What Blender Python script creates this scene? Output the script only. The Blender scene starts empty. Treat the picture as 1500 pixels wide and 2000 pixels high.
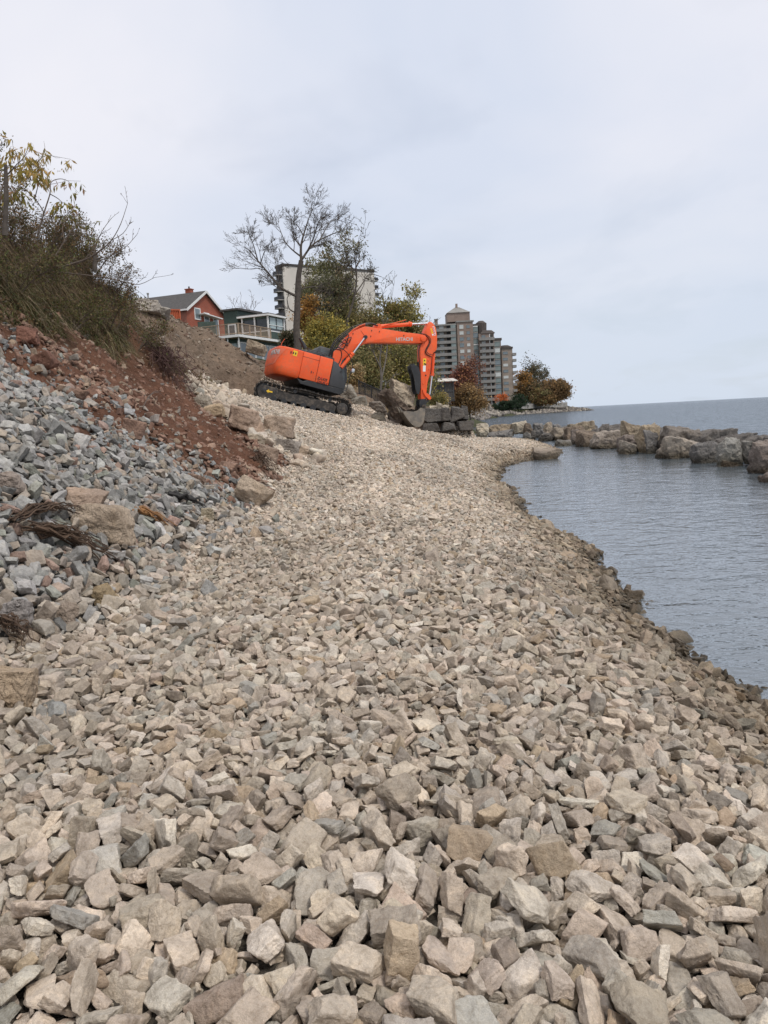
import bpy, bmesh, math, random
import numpy as np
from mathutils import Vector, Matrix, Quaternion
rad = math.radians
sc = bpy.context.scene
COL = sc.collection
# ------------------------------------------------------------------ camera
CAM_H = 2.2
FPX = 1510.0
ROLL = rad(3.0)
PITCH = math.atan(185.5 * math.cos(ROLL) / FPX)
_R = np.array([1., 0, 0]); _F = np.array([0, math.cos(PITCH), -math.sin(PITCH)]); _U = np.cross(_R, _F)
CX = math.cos(ROLL) * _R - math.sin(ROLL) * _U
CY = math.sin(ROLL) * _R + math.cos(ROLL) * _U
CPOS = np.array([0, 0, CAM_H])
cam = bpy.data.cameras.new("camera"); camo = bpy.data.objects.new("camera", cam); COL.objects.link(camo)
cam.sensor_fit = 'VERTICAL'; cam.sensor_height = 36.0; cam.lens = 36.0 * FPX / 2000.0
cam.clip_start = 0.05; cam.clip_end = 60000
camo.matrix_world = Matrix([[CX[0], CY[0], -_F[0], 0], [CX[1], CY[1], -_F[1], 0], [CX[2], CY[2], -_F[2], CAM_H], [0, 0, 0, 1]])
sc.camera = camo
sc.render.resolution_x = 768; sc.render.resolution_y = 1024

def ray(px, py): return CX * (px - 750) / FPX - CY * (py - 1000) / FPX + _F
def P(px, py, y):            # the point seen at photo pixel (px, py) at a distance y along the shore
    d = ray(px, py); return CPOS + d * (y / d[1])
def proj(p):
    v = np.asarray(p, float) - CPOS; w = v @ _F
    return 750 + FPX * (v @ CX) / w, 1000 - FPX * (v @ CY) / w
# ------------------------------------------------------------------ sky and sun (bright overcast)
SUN_EL, SUN_AZ = rad(57), rad(138)      # azimuth clockwise from +Y: high, behind the camera over the lake
world = bpy.data.worlds.new("World"); sc.world = world; world.use_nodes = True
nt = world.node_tree; nt.nodes.clear()
def N(tree, typ, loc=None, **kw):
    n = tree.nodes.new(typ)
    for k, v in kw.items():
        if k.startswith('in_'):
            key = k[3:]; key = int(key) if key.isdigit() else key.replace('_', ' ')
            n.inputs[key].default_value = v
        else: setattr(n, k, v)
    return n
def lk(tree, a, b): tree.links.new(a, b)
out = N(nt, 'ShaderNodeOutputWorld')
sky = N(nt, 'ShaderNodeTexSky', sky_type='NISHITA', sun_disc=False, sun_elevation=SUN_EL, sun_rotation=SUN_AZ)
bg_sky = N(nt, 'ShaderNodeBackground', in_Strength=0.076); lk(nt, sky.outputs[0], bg_sky.inputs[0])
tc = N(nt, 'ShaderNodeTexCoord')
sep = N(nt, 'ShaderNodeSeparateXYZ'); lk(nt, tc.outputs['Generated'], sep.inputs[0])
# clouds lie on a high flat layer: direction / (z + k)
zk = N(nt, 'ShaderNodeMath', operation='ADD', in_1=0.22); lk(nt, sep.outputs[2], zk.inputs[0])
zm = N(nt, 'ShaderNodeMath', operation='MAXIMUM', in_1=0.05); lk(nt, zk.outputs[0], zm.inputs[0])
dv = N(nt, 'ShaderNodeVectorMath', operation='DIVIDE'); lk(nt, tc.outputs['Generated'], dv.inputs[0])
cmb = N(nt, 'ShaderNodeCombineXYZ')
for i in range(3): lk(nt, zm.outputs[0], cmb.inputs[i])
lk(nt, cmb.outputs[0], dv.inputs[1])
mp = N(nt, 'ShaderNodeMapping'); mp.inputs['Scale'].default_value = (1.0, 0.8, 0.5); mp.inputs['Location'].default_value = (3.1, 0.4, 0)
lk(nt, dv.outputs[0], mp.inputs[0])
n1 = N(nt, 'ShaderNodeTexNoise', in_Scale=0.9, in_Detail=5.0, in_Roughness=0.48, in_Distortion=0.5); lk(nt, mp.outputs[0], n1.inputs['Vector'])
n2 = N(nt, 'ShaderNodeTexNoise', in_Scale=2.3, in_Detail=4.0, in_Roughness=0.5, in_Distortion=0.3); lk(nt, mp.outputs[0], n2.inputs['Vector'])
r1 = N(nt, 'ShaderNodeValToRGB'); lk(nt, n1.outputs[0], r1.inputs[0])
r1.color_ramp.elements[0].position = 0.34; r1.color_ramp.elements[0].color = (0.70, 0.755, 0.88, 1)
r1.color_ramp.elements[1].position = 0.66; r1.color_ramp.elements[1].color = (0.90, 0.893, 0.95, 1)
# lower sky turns a little bluer
hz = N(nt, 'ShaderNodeMapRange'); lk(nt, sep.outputs[2], hz.inputs[0])
hz.inputs[1].default_value = 0.0; hz.inputs[2].default_value = 0.30; hz.inputs[3].default_value = 1.0; hz.inputs[4].default_value = 0.0
mxh = N(nt, 'ShaderNodeMixRGB'); lk(nt, hz.outputs[0], mxh.inputs[0]); lk(nt, r1.outputs[0], mxh.inputs[1]); mxh.inputs[2].default_value = (0.66, 0.735, 0.85, 1)
bg_cl = N(nt, 'ShaderNodeBackground', in_Strength=0.765); lk(nt, mxh.outputs[0], bg_cl.inputs[0])
r2 = N(nt, 'ShaderNodeValToRGB'); lk(nt, n2.outputs[0], r2.inputs[0])
r2.color_ramp.elements[0].position = 0.30; r2.color_ramp.elements[0].color = (0.82, 0.82, 0.82, 1)
r2.color_ramp.elements[1].position = 0.50; r2.color_ramp.elements[1].color = (0.97, 0.97, 0.97, 1)
mxs = N(nt, 'ShaderNodeMixShader'); lk(nt, r2.outputs[0], mxs.inputs[0]); lk(nt, bg_sky.outputs[0], mxs.inputs[1]); lk(nt, bg_cl.outputs[0], mxs.inputs[2])
lk(nt, mxs.outputs[0], out.inputs[0])
sun = bpy.data.lights.new("sun", 'SUN'); sun.energy = 1.5; sun.angle = rad(11); sun.color = (1.0, 0.95, 0.88)
suno = bpy.data.objects.new("sun", sun); COL.objects.link(suno)
sd = Vector((math.sin(SUN_AZ) * math.cos(SUN_EL), math.cos(SUN_AZ) * math.cos(SUN_EL), math.sin(SUN_EL)))
suno.rotation_euler = sd.to_track_quat('Z', 'Y').to_euler(); suno.location = (20, -20, 40)
sc.view_settings.view_transform = 'Standard'; sc.view_settings.look = 'None'
sc.view_settings.exposure = 0.4; sc.view_settings.gamma = 1.0
sc.render.engine = 'CYCLES'
sc.cycles.max_bounces = 6; sc.cycles.diffuse_bounces = 3; sc.cycles.transparent_max_bounces = 8
# ------------------------------------------------------------------ noise and rocks (numpy)
def vnoise(p, seed=0):
    i = np.floor(p).astype(np.int64); f = p - i; f = f * f * (3 - 2 * f); o = np.zeros(len(p))
    for dx in (0, 1):
        for dy in (0, 1):
            for dz in (0, 1):
                a = (i[:, 0] + dx) * 374761393 + (i[:, 1] + dy) * 668265263 + (i[:, 2] + dz) * 2147483647 + seed * 1274126177
                a = (a ^ (a >> 13)) * 1274126177; a = (a ^ (a >> 16)) & 0xffffff
                w = (f[:, 0] if dx else 1 - f[:, 0]) * (f[:, 1] if dy else 1 - f[:, 1]) * (f[:, 2] if dz else 1 - f[:, 2])
                o += w * (a / float(0xffffff) * 2 - 1)
    return o
def fbm(p, seed=0, o=4, g=.5):
    s = 0; a = 1
    for k in range(o): s = s + a * vnoise(p * 2 ** k + 17.3 * k, seed + k); a *= g
    return s
def fbm2(x, y, seed=0, o=4): return fbm(np.stack([np.ravel(x), np.ravel(y), np.zeros(np.size(x))], 1), seed, o).reshape(np.shape(x))
_ico = {}
def ico(n):
    if n not in _ico:
        bm = bmesh.new(); bmesh.ops.create_icosphere(bm, subdivisions=n, radius=1.0)
        v = np.array([x.co[:] for x in bm.verts]); f = np.array([[q.index for q in x.verts] for x in bm.faces]); bm.free()
        v /= np.linalg.norm(v, axis=1)[:, None]; _ico[n] = (v, f)
    return _ico[n]
def rock(seed, n=5, asp=None, sharp=26, rough=.02, planes=None, boxy=.5, low=.0):
    """an angular broken stone: a soft intersection of random planes, then roughened; longest side = 1"""
    r = np.random.RandomState(seed)
    v, f = ico(n)
    if asp is None: asp = (1, r.uniform(.6, .92), r.uniform(.34, .7))
    Nn = []; D = []
    for ax in range(3):
        for s in (-1, 1):
            q = r.normal(0, .16, 3); q[ax] = s; q /= np.linalg.norm(q); Nn.append(q); D.append(r.uniform(.62, .8) if r.rand() < boxy else r.uniform(.75, .95))
    for k in range(planes or r.randint(7, 12)):
        q = r.normal(0, 1, 3); q /= np.linalg.norm(q); Nn.append(q); D.append(r.uniform(.74, 1.0))
    Nn = np.array(Nn); D = np.array(D)
    q = np.maximum(v @ Nn.T / D, 1e-4)
    rr = (q ** sharp).sum(1) ** (-1 / sharp)
    p = v * rr[:, None] * np.array(asp)
    p /= (2 * np.abs(p).max())
    p = p * (1 + low * vnoise(p * 3.2 + seed * 1.7, seed + 3) + low * .5 * vnoise(p * 7.1 + seed, seed + 5))[:, None]
    if rough > 0:
        d = fbm(p * 5 + seed * 3.1, seed, 3) * rough + np.abs(fbm(p * 11 + seed, seed + 9, 3)) * rough * -.6
        p = p + v * d[:, None]
    return p, f
NV = 20
# ------------------------------------------------------------------ object helpers
def mesh_from(name, v, f, mat=None, smooth=False):
    m = bpy.data.meshes.new(name)
    v = np.asarray(v, dtype=np.float32)
    if isinstance(f, np.ndarray):
        k = f.shape[1]
        m.vertices.add(len(v)); m.vertices.foreach_set('co', v.ravel())
        m.loops.add(f.size); m.loops.foreach_set('vertex_index', f.astype(np.int32).ravel())
        m.polygons.add(len(f)); m.polygons.foreach_set('loop_start', np.arange(0, f.size, k, dtype=np.int32))
        try: m.polygons.foreach_set('loop_total', np.full(len(f), k, dtype=np.int32))
        except Exception: pass
        m.update(calc_edges=True); m.validate()
    else:
        m.from_pydata(v.tolist(), [], f)
    if smooth: m.polygons.foreach_set('use_smooth', np.ones(len(m.polygons), dtype=bool))
    if mat: m.materials.append(mat)
    return m
def link(name, data, parent=None, loc=None, rot=None):
    o = bpy.data.objects.new(name, data); COL.objects.link(o)
    if parent: o.parent = parent
    if loc is not None: o.location = loc
    if rot is not None: o.rotation_euler = rot
    return o
def tag(o, label=None, cat=None, group=None, kind=None):
    if label: o['label'] = label
    if cat: o['category'] = cat
    if group: o['group'] = group
    if kind: o['kind'] = kind
    return o
def empty(name, loc, label, cat, group=None, rz=0):
    o = link(name, None, None, loc, (0, 0, rz)); o.empty_display_size = .3
    return tag(o, label, cat, group)
def copy_tree(o, parent=None):
    c = o.copy(); COL.objects.link(c)
    if parent: c.parent = parent
    for ch in [x for x in o.children]: copy_tree(ch, c)
    return c
class MB:
    """collects boxes, prisms, bars and tubes into one mesh"""
    def __init__(s): s.v = []; s.f = []
    def add(s, v, f):
        b = len(s.v); s.v += [tuple(map(float, q)) for q in v]; s.f += [tuple(int(i) + b for i in q) for q in f]; return s
    def box(s, c, d, rz=0, M=None):
        x, y, z = np.array(d) / 2.
        v = np.array([(a, b, e) for e in (-z, z) for b in (-y, y) for a in (-x, x)])
        if rz: cr, sr = math.cos(rz), math.sin(rz); v = v @ np.array([[cr, sr, 0], [-sr, cr, 0], [0, 0, 1]])
        if M is not None: v = v @ np.array(M).T
        return s.add(v + np.array(c), [(0, 2, 3, 1), (4, 5, 7, 6), (0, 1, 5, 4), (2, 6, 7, 3), (0, 4, 6, 2), (1, 3, 7, 5)])
    def prism(s, poly, y0, y1):     # polygon in local xz, extruded along y
        n = len(poly)
        a = sum(poly[i][0] * poly[(i + 1) % n][1] - poly[(i + 1) % n][0] * poly[i][1] for i in range(n))
        if a > 0: poly = poly[::-1]
        v = [(p[0], y0, p[1]) for p in poly] + [(p[0], y1, p[1]) for p in poly]
        f = [tuple(range(n))[::-1], tuple(range(n, 2 * n))] + [(i, (i + 1) % n, n + (i + 1) % n, n + i) for i in range(n)]
        return s.add(v, f)
    def tube(s, pts, r, seg=8, caps=True):
        pts = [np.array(p, float) for p in pts]; n = len(pts)
        rr = list(r) if hasattr(r, '__len__') else [r] * n
        v = []; u = None
        for i, p in enumerate(pts):
            t = pts[min(i + 1, n - 1)] - pts[max(i - 1, 0)]; t = t / (np.linalg.norm(t) + 1e-9)
            if u is None: u = np.cross(t, (0, 0, 1) if abs(t[2]) < .9 else (1, 0, 0))
            u = u - t * (u @ t); u /= (np.linalg.norm(u) + 1e-9); w = np.cross(t, u)
            for k in range(seg):
                a = 2 * math.pi * k / seg; v.append(p + rr[i] * (math.cos(a) * u + math.sin(a) * w))
        f = [(i * seg + k, i * seg + (k + 1) % seg, (i + 1) * seg + (k + 1) % seg, (i + 1) * seg + k) for i in range(n - 1) for k in range(seg)]
        if caps: f += [tuple(range(seg))[::-1], tuple(range((n - 1) * seg, n * seg))]
        return s.add(v, f)
    def bar(s, a, b, w, h=None, up=(0, 0, 1)):
        a = np.array(a, float); b = np.array(b, float); t = b - a; L = np.linalg.norm(t); t /= L
        u = np.cross(t, up); u /= np.linalg.norm(u); q = np.cross(u, t); h = h or w
        return s.box((a + b) / 2, (L, w, h), M=np.stack([t, u, q], 1))
    def build(s, name, mat, parent=None, bevel=0, smooth=False, seg=2, loc=None, ang=35):
        m = bpy.data.meshes.new(name); m.from_pydata(s.v, [], s.f)
        bm = bmesh.new(); bm.from_mesh(m)
        bmesh.ops.recalc_face_normals(bm, faces=bm.faces)
        if bevel:
            es = [e for e in bm.edges if len(e.link_faces) == 2 and e.calc_face_angle(0) > rad(ang)]
            bmesh.ops.bevel(bm, geom=es, offset=bevel, segments=seg, profile=.5, affect='EDGES', clamp_overlap=True)
        bm.to_mesh(m); bm.free()
        if smooth:
            m.polygons.foreach_set('use_smooth', np.ones(len(m.polygons), dtype=bool)); m.update()
            try: m.set_sharp_from_angle(angle=rad(38))
            except Exception: pass
        if mat: m.materials.append(mat)
        return link(name, m, parent, loc)
# ------------------------------------------------------------------ materials
def mat_new(name):
    m = bpy.data.materials.new(name); m.use_nodes = True; t = m.node_tree; b = t.nodes['Principled BSDF']; return m, t, b
def ramp(t, fac, stops):
    r = t.nodes.new('ShaderNodeValToRGB'); lk(t, fac, r.inputs[0]); e = r.color_ramp.elements
    while len(e) < len(stops): e.new(.5)
    for q, (p, c) in zip(e, stops): q.position = p; q.color = (*c, 1)
    return r.outputs[0]
def mix(t, mode, fac, a, b):
    n = t.nodes.new('ShaderNodeMixRGB'); n.blend_type = mode
    for s, x in zip(n.inputs, (fac, a, b)):
        if hasattr(x, 'is_linked') or hasattr(x, 'links'): lk(t, x, s)
        elif isinstance(x, (int, float)): s.default_value = x
        else: s.default_value = (*x, 1)
    return n.outputs[0]
def tnoise(t, vec, scale, detail=4, rough=.55, dist=0.):
    n = t.nodes.new('ShaderNodeTexNoise'); n.inputs['Scale'].default_value = scale; n.inputs['Detail'].default_value = detail
    n.inputs['Roughness'].default_value = rough; n.inputs['Distortion'].default_value = dist
    if vec is not None: lk(t, vec, n.inputs['Vector'])
    return n.outputs[0]
def bumpn(t, b, h, strength, dist, prev=None):
    n = t.nodes.new('ShaderNodeBump'); n.inputs['Strength'].default_value = strength; n.inputs['Distance'].default_value = dist
    lk(t, h, n.inputs['Height'])
    if prev is not None: lk(t, prev, n.inputs['Normal'])
    lk(t, n.outputs[0], b.inputs['Normal']); return n.outputs[0]
def coord(t, kind='Object'):
    n = t.nodes.new('ShaderNodeTexCoord'); return n.outputs[kind]
def plain(name, col, rough=.6, var=.15, scale=3., metal=0., bump=0., bscale=30., dirt=None):
    """a plain painted / wooden / metal surface with slight unevenness of its own colour"""
    m, t, b = mat_new(name); c = coord(t)
    n = tnoise(t, c, scale, 5)
    lo = tuple(x * (1 - var) for x in col); hi = tuple(min(1, x * (1 + var)) for x in col)
    o = ramp(t, n, [(.3, lo), (.7, hi)])
    if dirt:
        n3 = tnoise(t, c, dirt[2], 6, .65); f = ramp(t, n3, [(dirt[1], (0, 0, 0)), (dirt[1] + .2, (1, 1, 1))])
        o = mix(t, 'MIX', f, o, dirt[0])
    lk(t, o, b.inputs['Base Color']); b.inputs['Roughness'].default_value = rough; b.inputs['Metallic'].default_value = metal
    if bump: bumpn(t, b, tnoise(t, c, bscale, 4), bump, .02)
    return m
def stone_mat(name, attr_type=None, scale=1.0, col=None, stain=(.10, .085, .065), bs=1.0, wet=True, dist=1.0, contrast=1.0, wetz=(-.08, .08)):
    """broken limestone: tint per stone (instance attribute, object colour or fixed), blotches, pale dust, grain; wet and dark near the water level"""
    m, t, b = mat_new(name); c = coord(t)
    if attr_type == 'INST':
        a = t.nodes.new('ShaderNodeAttribute'); a.attribute_type = 'INSTANCER'; a.attribute_name = 'tint'; base = a.outputs['Color']
    elif attr_type == 'OBJ':
        a = t.nodes.new('ShaderNodeObjectInfo'); base = a.outputs['Color']
    else:
        a = t.nodes.new('ShaderNodeRGB'); a.outputs[0].default_value = (*col, 1); base = a.outputs[0]
    oi = t.nodes.new('ShaderNodeObjectInfo')
    ad = t.nodes.new('ShaderNodeVectorMath'); ad.operation = 'ADD'; lk(t, c, ad.inputs[0])
    cm = t.nodes.new('ShaderNodeCombineXYZ'); ml = t.nodes.new('ShaderNodeMath'); ml.operation = 'MULTIPLY'; ml.inputs[1].default_value = 37.0
    lk(t, oi.outputs['Random'], ml.inputs[0]); lk(t, ml.outputs[0], cm.inputs[0]); lk(t, cm.outputs[0], ad.inputs[1]); v = ad.outputs[0]
    n1 = tnoise(t, v, 2.6 * scale, 6, .6, .4)
    n2 = tnoise(t, v, 11 * scale, 5, .65)
    n3 = tnoise(t, v, 45 * scale, 3, .7)
    k1 = ramp(t, n1, [(.25, (1 - .34 * contrast, 1 - .36 * contrast, 1 - .38 * contrast)), (.5, (1., 1., 1.)), (.75, (1 + .24 * contrast, 1 + .21 * contrast, 1 + .16 * contrast))])
    o = mix(t, 'MULTIPLY', 1.0, base, k1)
    f2 = ramp(t, n2, [(.50, (0, 0, 0)), (.72, (.55, .55, .55))])
    o = mix(t, 'MIX', f2, o, mix(t, 'MULTIPLY', 1.0, base, (.52, .46, .38)))
    f3 = ramp(t, n3, [(.45, (.86, .86, .86)), (.7, (1.12, 1.12, 1.12))]); o = mix(t, 'MULTIPLY', 1.0, o, f3)
    rough = .88
    if wet:
        g = t.nodes.new('ShaderNodeNewGeometry'); s = t.nodes.new('ShaderNodeSeparateXYZ'); lk(t, g.outputs['Position'], s.inputs[0])
        mr = t.nodes.new('ShaderNodeMapRange'); mr.inputs[1].default_value = wetz[0]; mr.inputs[2].default_value = wetz[1]; mr.inputs[3].default_value = 1; mr.inputs[4].default_value = 0
        wob = t.nodes.new('ShaderNodeMath'); wob.operation = 'MULTIPLY_ADD'; wob.inputs[1].default_value = -.22
        lk(t, tnoise(t, g.outputs['Position'], 1.7, 3), wob.inputs[0]); lk(t, s.outputs[2], wob.inputs[2])
        lk(t, wob.outputs[0], mr.inputs[0])
        o = mix(t, 'MIX', mr.outputs[0], o, mix(t, 'MULTIPLY', 1.0, o, (.30, .28, .23)))
        rr = t.nodes.new('ShaderNodeMapRange'); rr.inputs[3].default_value = .88; rr.inputs[4].default_value = .35; lk(t, mr.outputs[0], rr.inputs[0]); lk(t, rr.outputs[0], b.inputs['Roughness'])
    else: b.inputs['Roughness'].default_value = rough
    b.inputs['Specular IOR Level'].default_value = .3
    lk(t, o, b.inputs['Base Color'])
    p = bumpn(t, b, n2, .5 * bs, .035 / scale * dist)
    bumpn(t, b, n3, .35 * bs, .012 / scale * dist, p)
    return m
# ------------------------------------------------------------------ terrain
ROWS = [
 (-4, [(-14, 6.5), (-9.2, 6.1), (-7.2, 4.4), (-5.6, 3.0), (-2.7, .66), (-1.8, .55), (0, .56), (1.2, .5), (1.9, .28), (2.45, 0), (3.4, -.6), (6, -1.3), (12, -2.5)]),
 (4, [(-14, 6.5), (-9.2, 6.1), (-7.2, 4.4), (-5.6, 2.9), (-2.8, .62), (-1.8, .53), (0, .56), (1.2, .5), (1.9, .28), (2.45, 0), (3.4, -.6), (6, -1.3), (12, -2.5)]),
 (8, [(-14, 6.8), (-9.2, 6.2), (-7.2, 4.5), (-5.7, 3.0), (-2.6, .60), (-1.6, .5), (0, .56), (1.2, .5), (2.0, .28), (2.66, 0), (3.8, -.6), (6, -1.3), (12, -2.5)]),
 (12, [(-14, 7), (-9.2, 6.4), (-7.2, 4.6), (-5.74, 3.12), (-2.55, .75), (-1.5, .6), (0, .6), (1.5, .48), (2.5, .26), (3.05, 0), (4, -.6), (6, -1.3), (12, -2.5)]),
 (16, [(-14, 7.2), (-9.3, 6.9), (-8, 5.4), (-7.2, 4.5), (-5.7, 3.0), (-2.31, .8), (-1.3, .68), (0, .68), (1.8, .5), (2.5, .25), (3.0, 0), (4, -.6), (6, -1.3), (12, -2.5)]),
 (20, [(-14, 7.3), (-9.3, 7.0), (-7.8, 5.2), (-6, 3.3), (-3.6, 2.0), (-2.3, 1.25), (-.5, .95), (1, .8), (2.5, .40), (3.3, 0), (4.5, -.6), (6.5, -1.3), (12, -2.5)]),
 (25, [(-14, 7.6), (-9.3, 7.3), (-7.5, 5.2), (-6.3, 3.74), (-4.5, 2.75), (-2.4, 1.8), (-.5, 1.3), (1, 1.02), (2.8, .45), (3.7, 0), (4.8, -.6), (7, -1.3), (12, -2.5)]),
 (30, [(-14, 7.9), (-9.8, 7.6), (-8.3, 5.2), (-7.17, 3.94), (-5.3, 3.25), (-2.4, 2.15), (0, 1.5), (2, 1.05), (3.7, .45), (4.6, 0), (5.8, -.6), (8, -1.3), (12, -2.5)]),
 (34, [(-14, 8), (-11, 7.7), (-8.5, 5.3), (-6.8, 3.95), (-5.3, 3.4), (-1.24, 2.3), (1.58, 1.5), (4, .95), (5.6, .3), (6.4, .06), (7.6, -.3), (9, -1), (12, -2.5)]),
 (36, [(-14, 8.1), (-11, 7.8), (-8.5, 5.6), (-6.6, 4.2), (-5.3, 3.7), (-1.24, 2.35), (1.58, 1.45), (4, .92), (6.2, .48), (7.4, .3), (8.2, -.05), (9.5, -1), (12, -2.5)]),
 (38, [(-14, 8.2), (-11, 8.15), (-8.8, 7.2), (-7.4, 6.3), (-4.9, 4.45), (-3.4, 3.5), (-1, 2.4), (1.0, 1.6), (2, 1.25), (3, 1.0), (4, .88), (7.2, .5), (8.2, .28), (8.9, -.1), (9.5, -1), (12, -2.5)]),
 (42, [(-14, 8.3), (-11, 7.9), (-9, 7.0), (-6.5, 5.5), (-4.3, 4.5), (-2.5, 3.7), (-.3, 3.2), (.5, 2.2), (2, 1.3), (3.3, .85), (5, .68), (8, .42), (9, .16), (9.8, -.1), (10.5, -1), (13, -2.5)]),
 (49.3, [(-14, 8.6), (-10, 7.2), (-6, 5.3), (-2, 4.1), (0, 3.4), (1.5, 2.0), (2.3, .8), (4, .62), (8.5, .36), (10, .2), (10.8, -.1), (12, -1), (15, -2.5)]),
 (51, [(-14, 8.6), (-10, 7.2), (-6, 5.4), (-2, 4.4), (0, 3.6), (2, 2.7), (5.6, 2.3), (6.2, .5), (8.3, .3), (9.4, 0), (11, -1), (15, -2.5)]),
 (54, [(-14, 8.5), (-10, 7.2), (-6, 5.6), (-2, 4.4), (0, 3.8), (3, 2.8), (5.7, 2.3), (6.2, .3), (6.9, -.3), (9, -1), (15, -2.5)]),
 (60, [(-30, 9), (-14, 8.4), (-6, 6.0), (0, 4.5), (3.5, 3.0), (6, 2.2), (6.6, .3), (7.3, -.3), (9, -1), (18, -2.5)]),
 (75, [(-40, 12), (-20, 9.6), (-14, 9.0), (-6, 7.0), (0, 5.5), (5, 3.6), (7.5, 2.2), (8.2, .2), (9, -.4), (20, -2.5)]),
 (100, [(-60, 14), (-28, 13.2), (-20, 12.6), (-14, 9.5), (-6, 8.0), (2, 6), (8, 3.6), (10.2, 2), (11, .2), (12, -.5), (30, -3)]),
 (200, [(-100, 12), (-14, 9), (0, 7), (15, 4), (22, 1.2), (25.3, -.2), (30, -2), (60, -4)]),
 (293, [(-100, 12), (0, 7), (25, 5), (38, 2.2), (43.6, -.2), (50, -2), (80, -4)]),
 (351, [(-100, 12), (0, 7), (50, 5), (56, 2.6), (61.5, -.2), (68, -2), (90, -4)]),
 (415, [(-100, 12), (0, 7), (60, 5), (82, 4.6), (88, 3.8), (95, .6), (110, .4), (112, -.2), (118, -2)]),
 (437, [(-100, 12), (0, 7), (60, 5), (98, 4.6), (102, 3.2), (111, .7), (117, .3), (118, -.2), (124, -2)]),
 (450, [(-100, 12), (0, 7), (60, 4.6), (98, 4.4), (103, 2), (112, .4), (114, -.2), (130, -3)]),
 (480, [(-100, 12), (0, 7), (60, 4), (80, 1), (82, -.3), (100, -3)]),
 (700, [(-300, 10), (-60, 6), (-20, 1), (-10, -2), (10, -5)]),
 (900, [(-300, -3), (0, -5)]),
]
RY = np.array([r[0] for r in ROWS], float)
# --- the excavator stands on a ramp of its own
EX_YAW, EX_PIT = rad(20), rad(16.4)
EX_P = P(592, 801, 33.4)
EXX = np.array([math.cos(EX_YAW) * math.cos(EX_PIT), math.sin(EX_YAW) * math.cos(EX_PIT), -math.sin(EX_PIT)])
EXY = np.array([-math.sin(EX_YAW), math.cos(EX_YAW), 0.])
EXZ = np.cross(EXX, EXY)
EX_O = EX_P + EXY * 1.55
def sstep(a, b, x): t = np.clip((x - a) / (b - a), 0, 1); return t * t * (3 - 2 * t)
def height0(x, y):
    x = np.asarray(x, float); y = np.asarray(y, float); sh = x.shape
    x = x.ravel(); y = y.ravel()
    xo = x; yo = y; x = x + sstep(1.2, 2.4, x) * (1 - sstep(44, 50, y)) * (.05 * np.sin(y * 1.9 + 1) + .05 * np.sin(y * 4.3) + .07 * np.sin(y * .77 + 2))
    Z = np.stack([np.interp(x, [q[0] for q in r[1]], [q[1] for q in r[1]]) for r in ROWS])
    i = np.clip(np.searchsorted(RY, y, side='right') - 1, 0, len(RY) - 2)
    t = np.clip((y - RY[i]) / (RY[i + 1] - RY[i]), 0, 1)
    k = np.arange(len(x)); z = Z[i, k] * (1 - t) + Z[i + 1, k] * t
    # ramp under the tracks
    dx = x - EX_O[0]; dy = y - EX_O[1]
    u = dx * math.cos(EX_YAW) + dy * math.sin(EX_YAW); w = -dx * math.sin(EX_YAW) + dy * math.cos(EX_YAW)
    zp = EX_O[2] - u * math.tan(EX_PIT)
    du = np.maximum(np.abs(u) - 2.4, 0); dw = np.maximum(np.abs(w) - 1.65, 0); m = 1 - sstep(0, 1.3, np.hypot(du, dw))
    z = z * (1 - m) + (zp - .05) * m
    return z.reshape(sh)

def toe(y): return np.interp(y, [-4, 8, 12, 16, 19.5, 22.5, 26, 30, 33, 37, 39, 42, 49, 51, 60], [-2.7, -2.55, -2.25, -2.25, -2.4, -4.9, -6.4, -7.2, -6.6, -5.5, -1.8, .8, 2.4, 5.8, 7.5])
def wedge(x, y): return y - (12.3 + 0.25 * np.sin(x * 2.1))          # <0: the near cone of grey stone
def zone_masks(x, y):
    """left bank: grey stone, red rubble, bare red soil, brown mound; 1 = path and beach of pale stone"""
    n = fbm2(x * 1.1, y * 1.1, 3, 4) * .75
    t = x + n * .5 < toe(y)
    w = wedge(x, y) + n * 1.5
    lim = 13.2 + (x + 5.0) * 1.75 + n * 1.5
    grey = t & (w < 0)
    redr = t & (w >= 0) & (y < lim)
    soil = t & (w >= 0) & (y >= lim) & (y < 31)
    mound = t & (w >= 0) & (y >= lim) & (y >= 31)
    return grey, redr, soil, mound
def rough_of(x, y):
    t = sstep(.6, -.8, x - toe(y)); s = sstep(0, 1.5, y - 12.5)
    top = sstep(-9, -11, x)
    a = .035 + t * s * .16 * (1 - .5 * top)
    return a * (1 - sstep(60, 90, y))
def height(x, y):
    x = np.asarray(x, float); y = np.asarray(y, float)
    a = rough_of(x, y)
    z = height0(x, y)
    h = fbm2(x * .75, y * .75, 11, 5) * a
    t = sstep(0, -1.2, x - toe(y)) * sstep(0, 1.5, y - 12.5) * (1 - sstep(50, 60, y))
    # gullies and ledges of the cut bank
    g = np.abs(fbm2(x * .55 + 4, y * .9, 31, 4))
    h = h - t * (g * .35 - .10)
    return z + h
def hz(x, y): return float(height(np.array([x]), np.array([y]))[0])
def normals(x, y, e=.12):
    zx = (height0(x + e, y) - height0(x - e, y)) / (2 * e); zy = (height0(x, y + e) - height0(x, y - e)) / (2 * e)
    n = np.stack([-zx, -zy, np.ones_like(zx)], 1); return n / np.linalg.norm(n, axis=1)[:, None]
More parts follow.
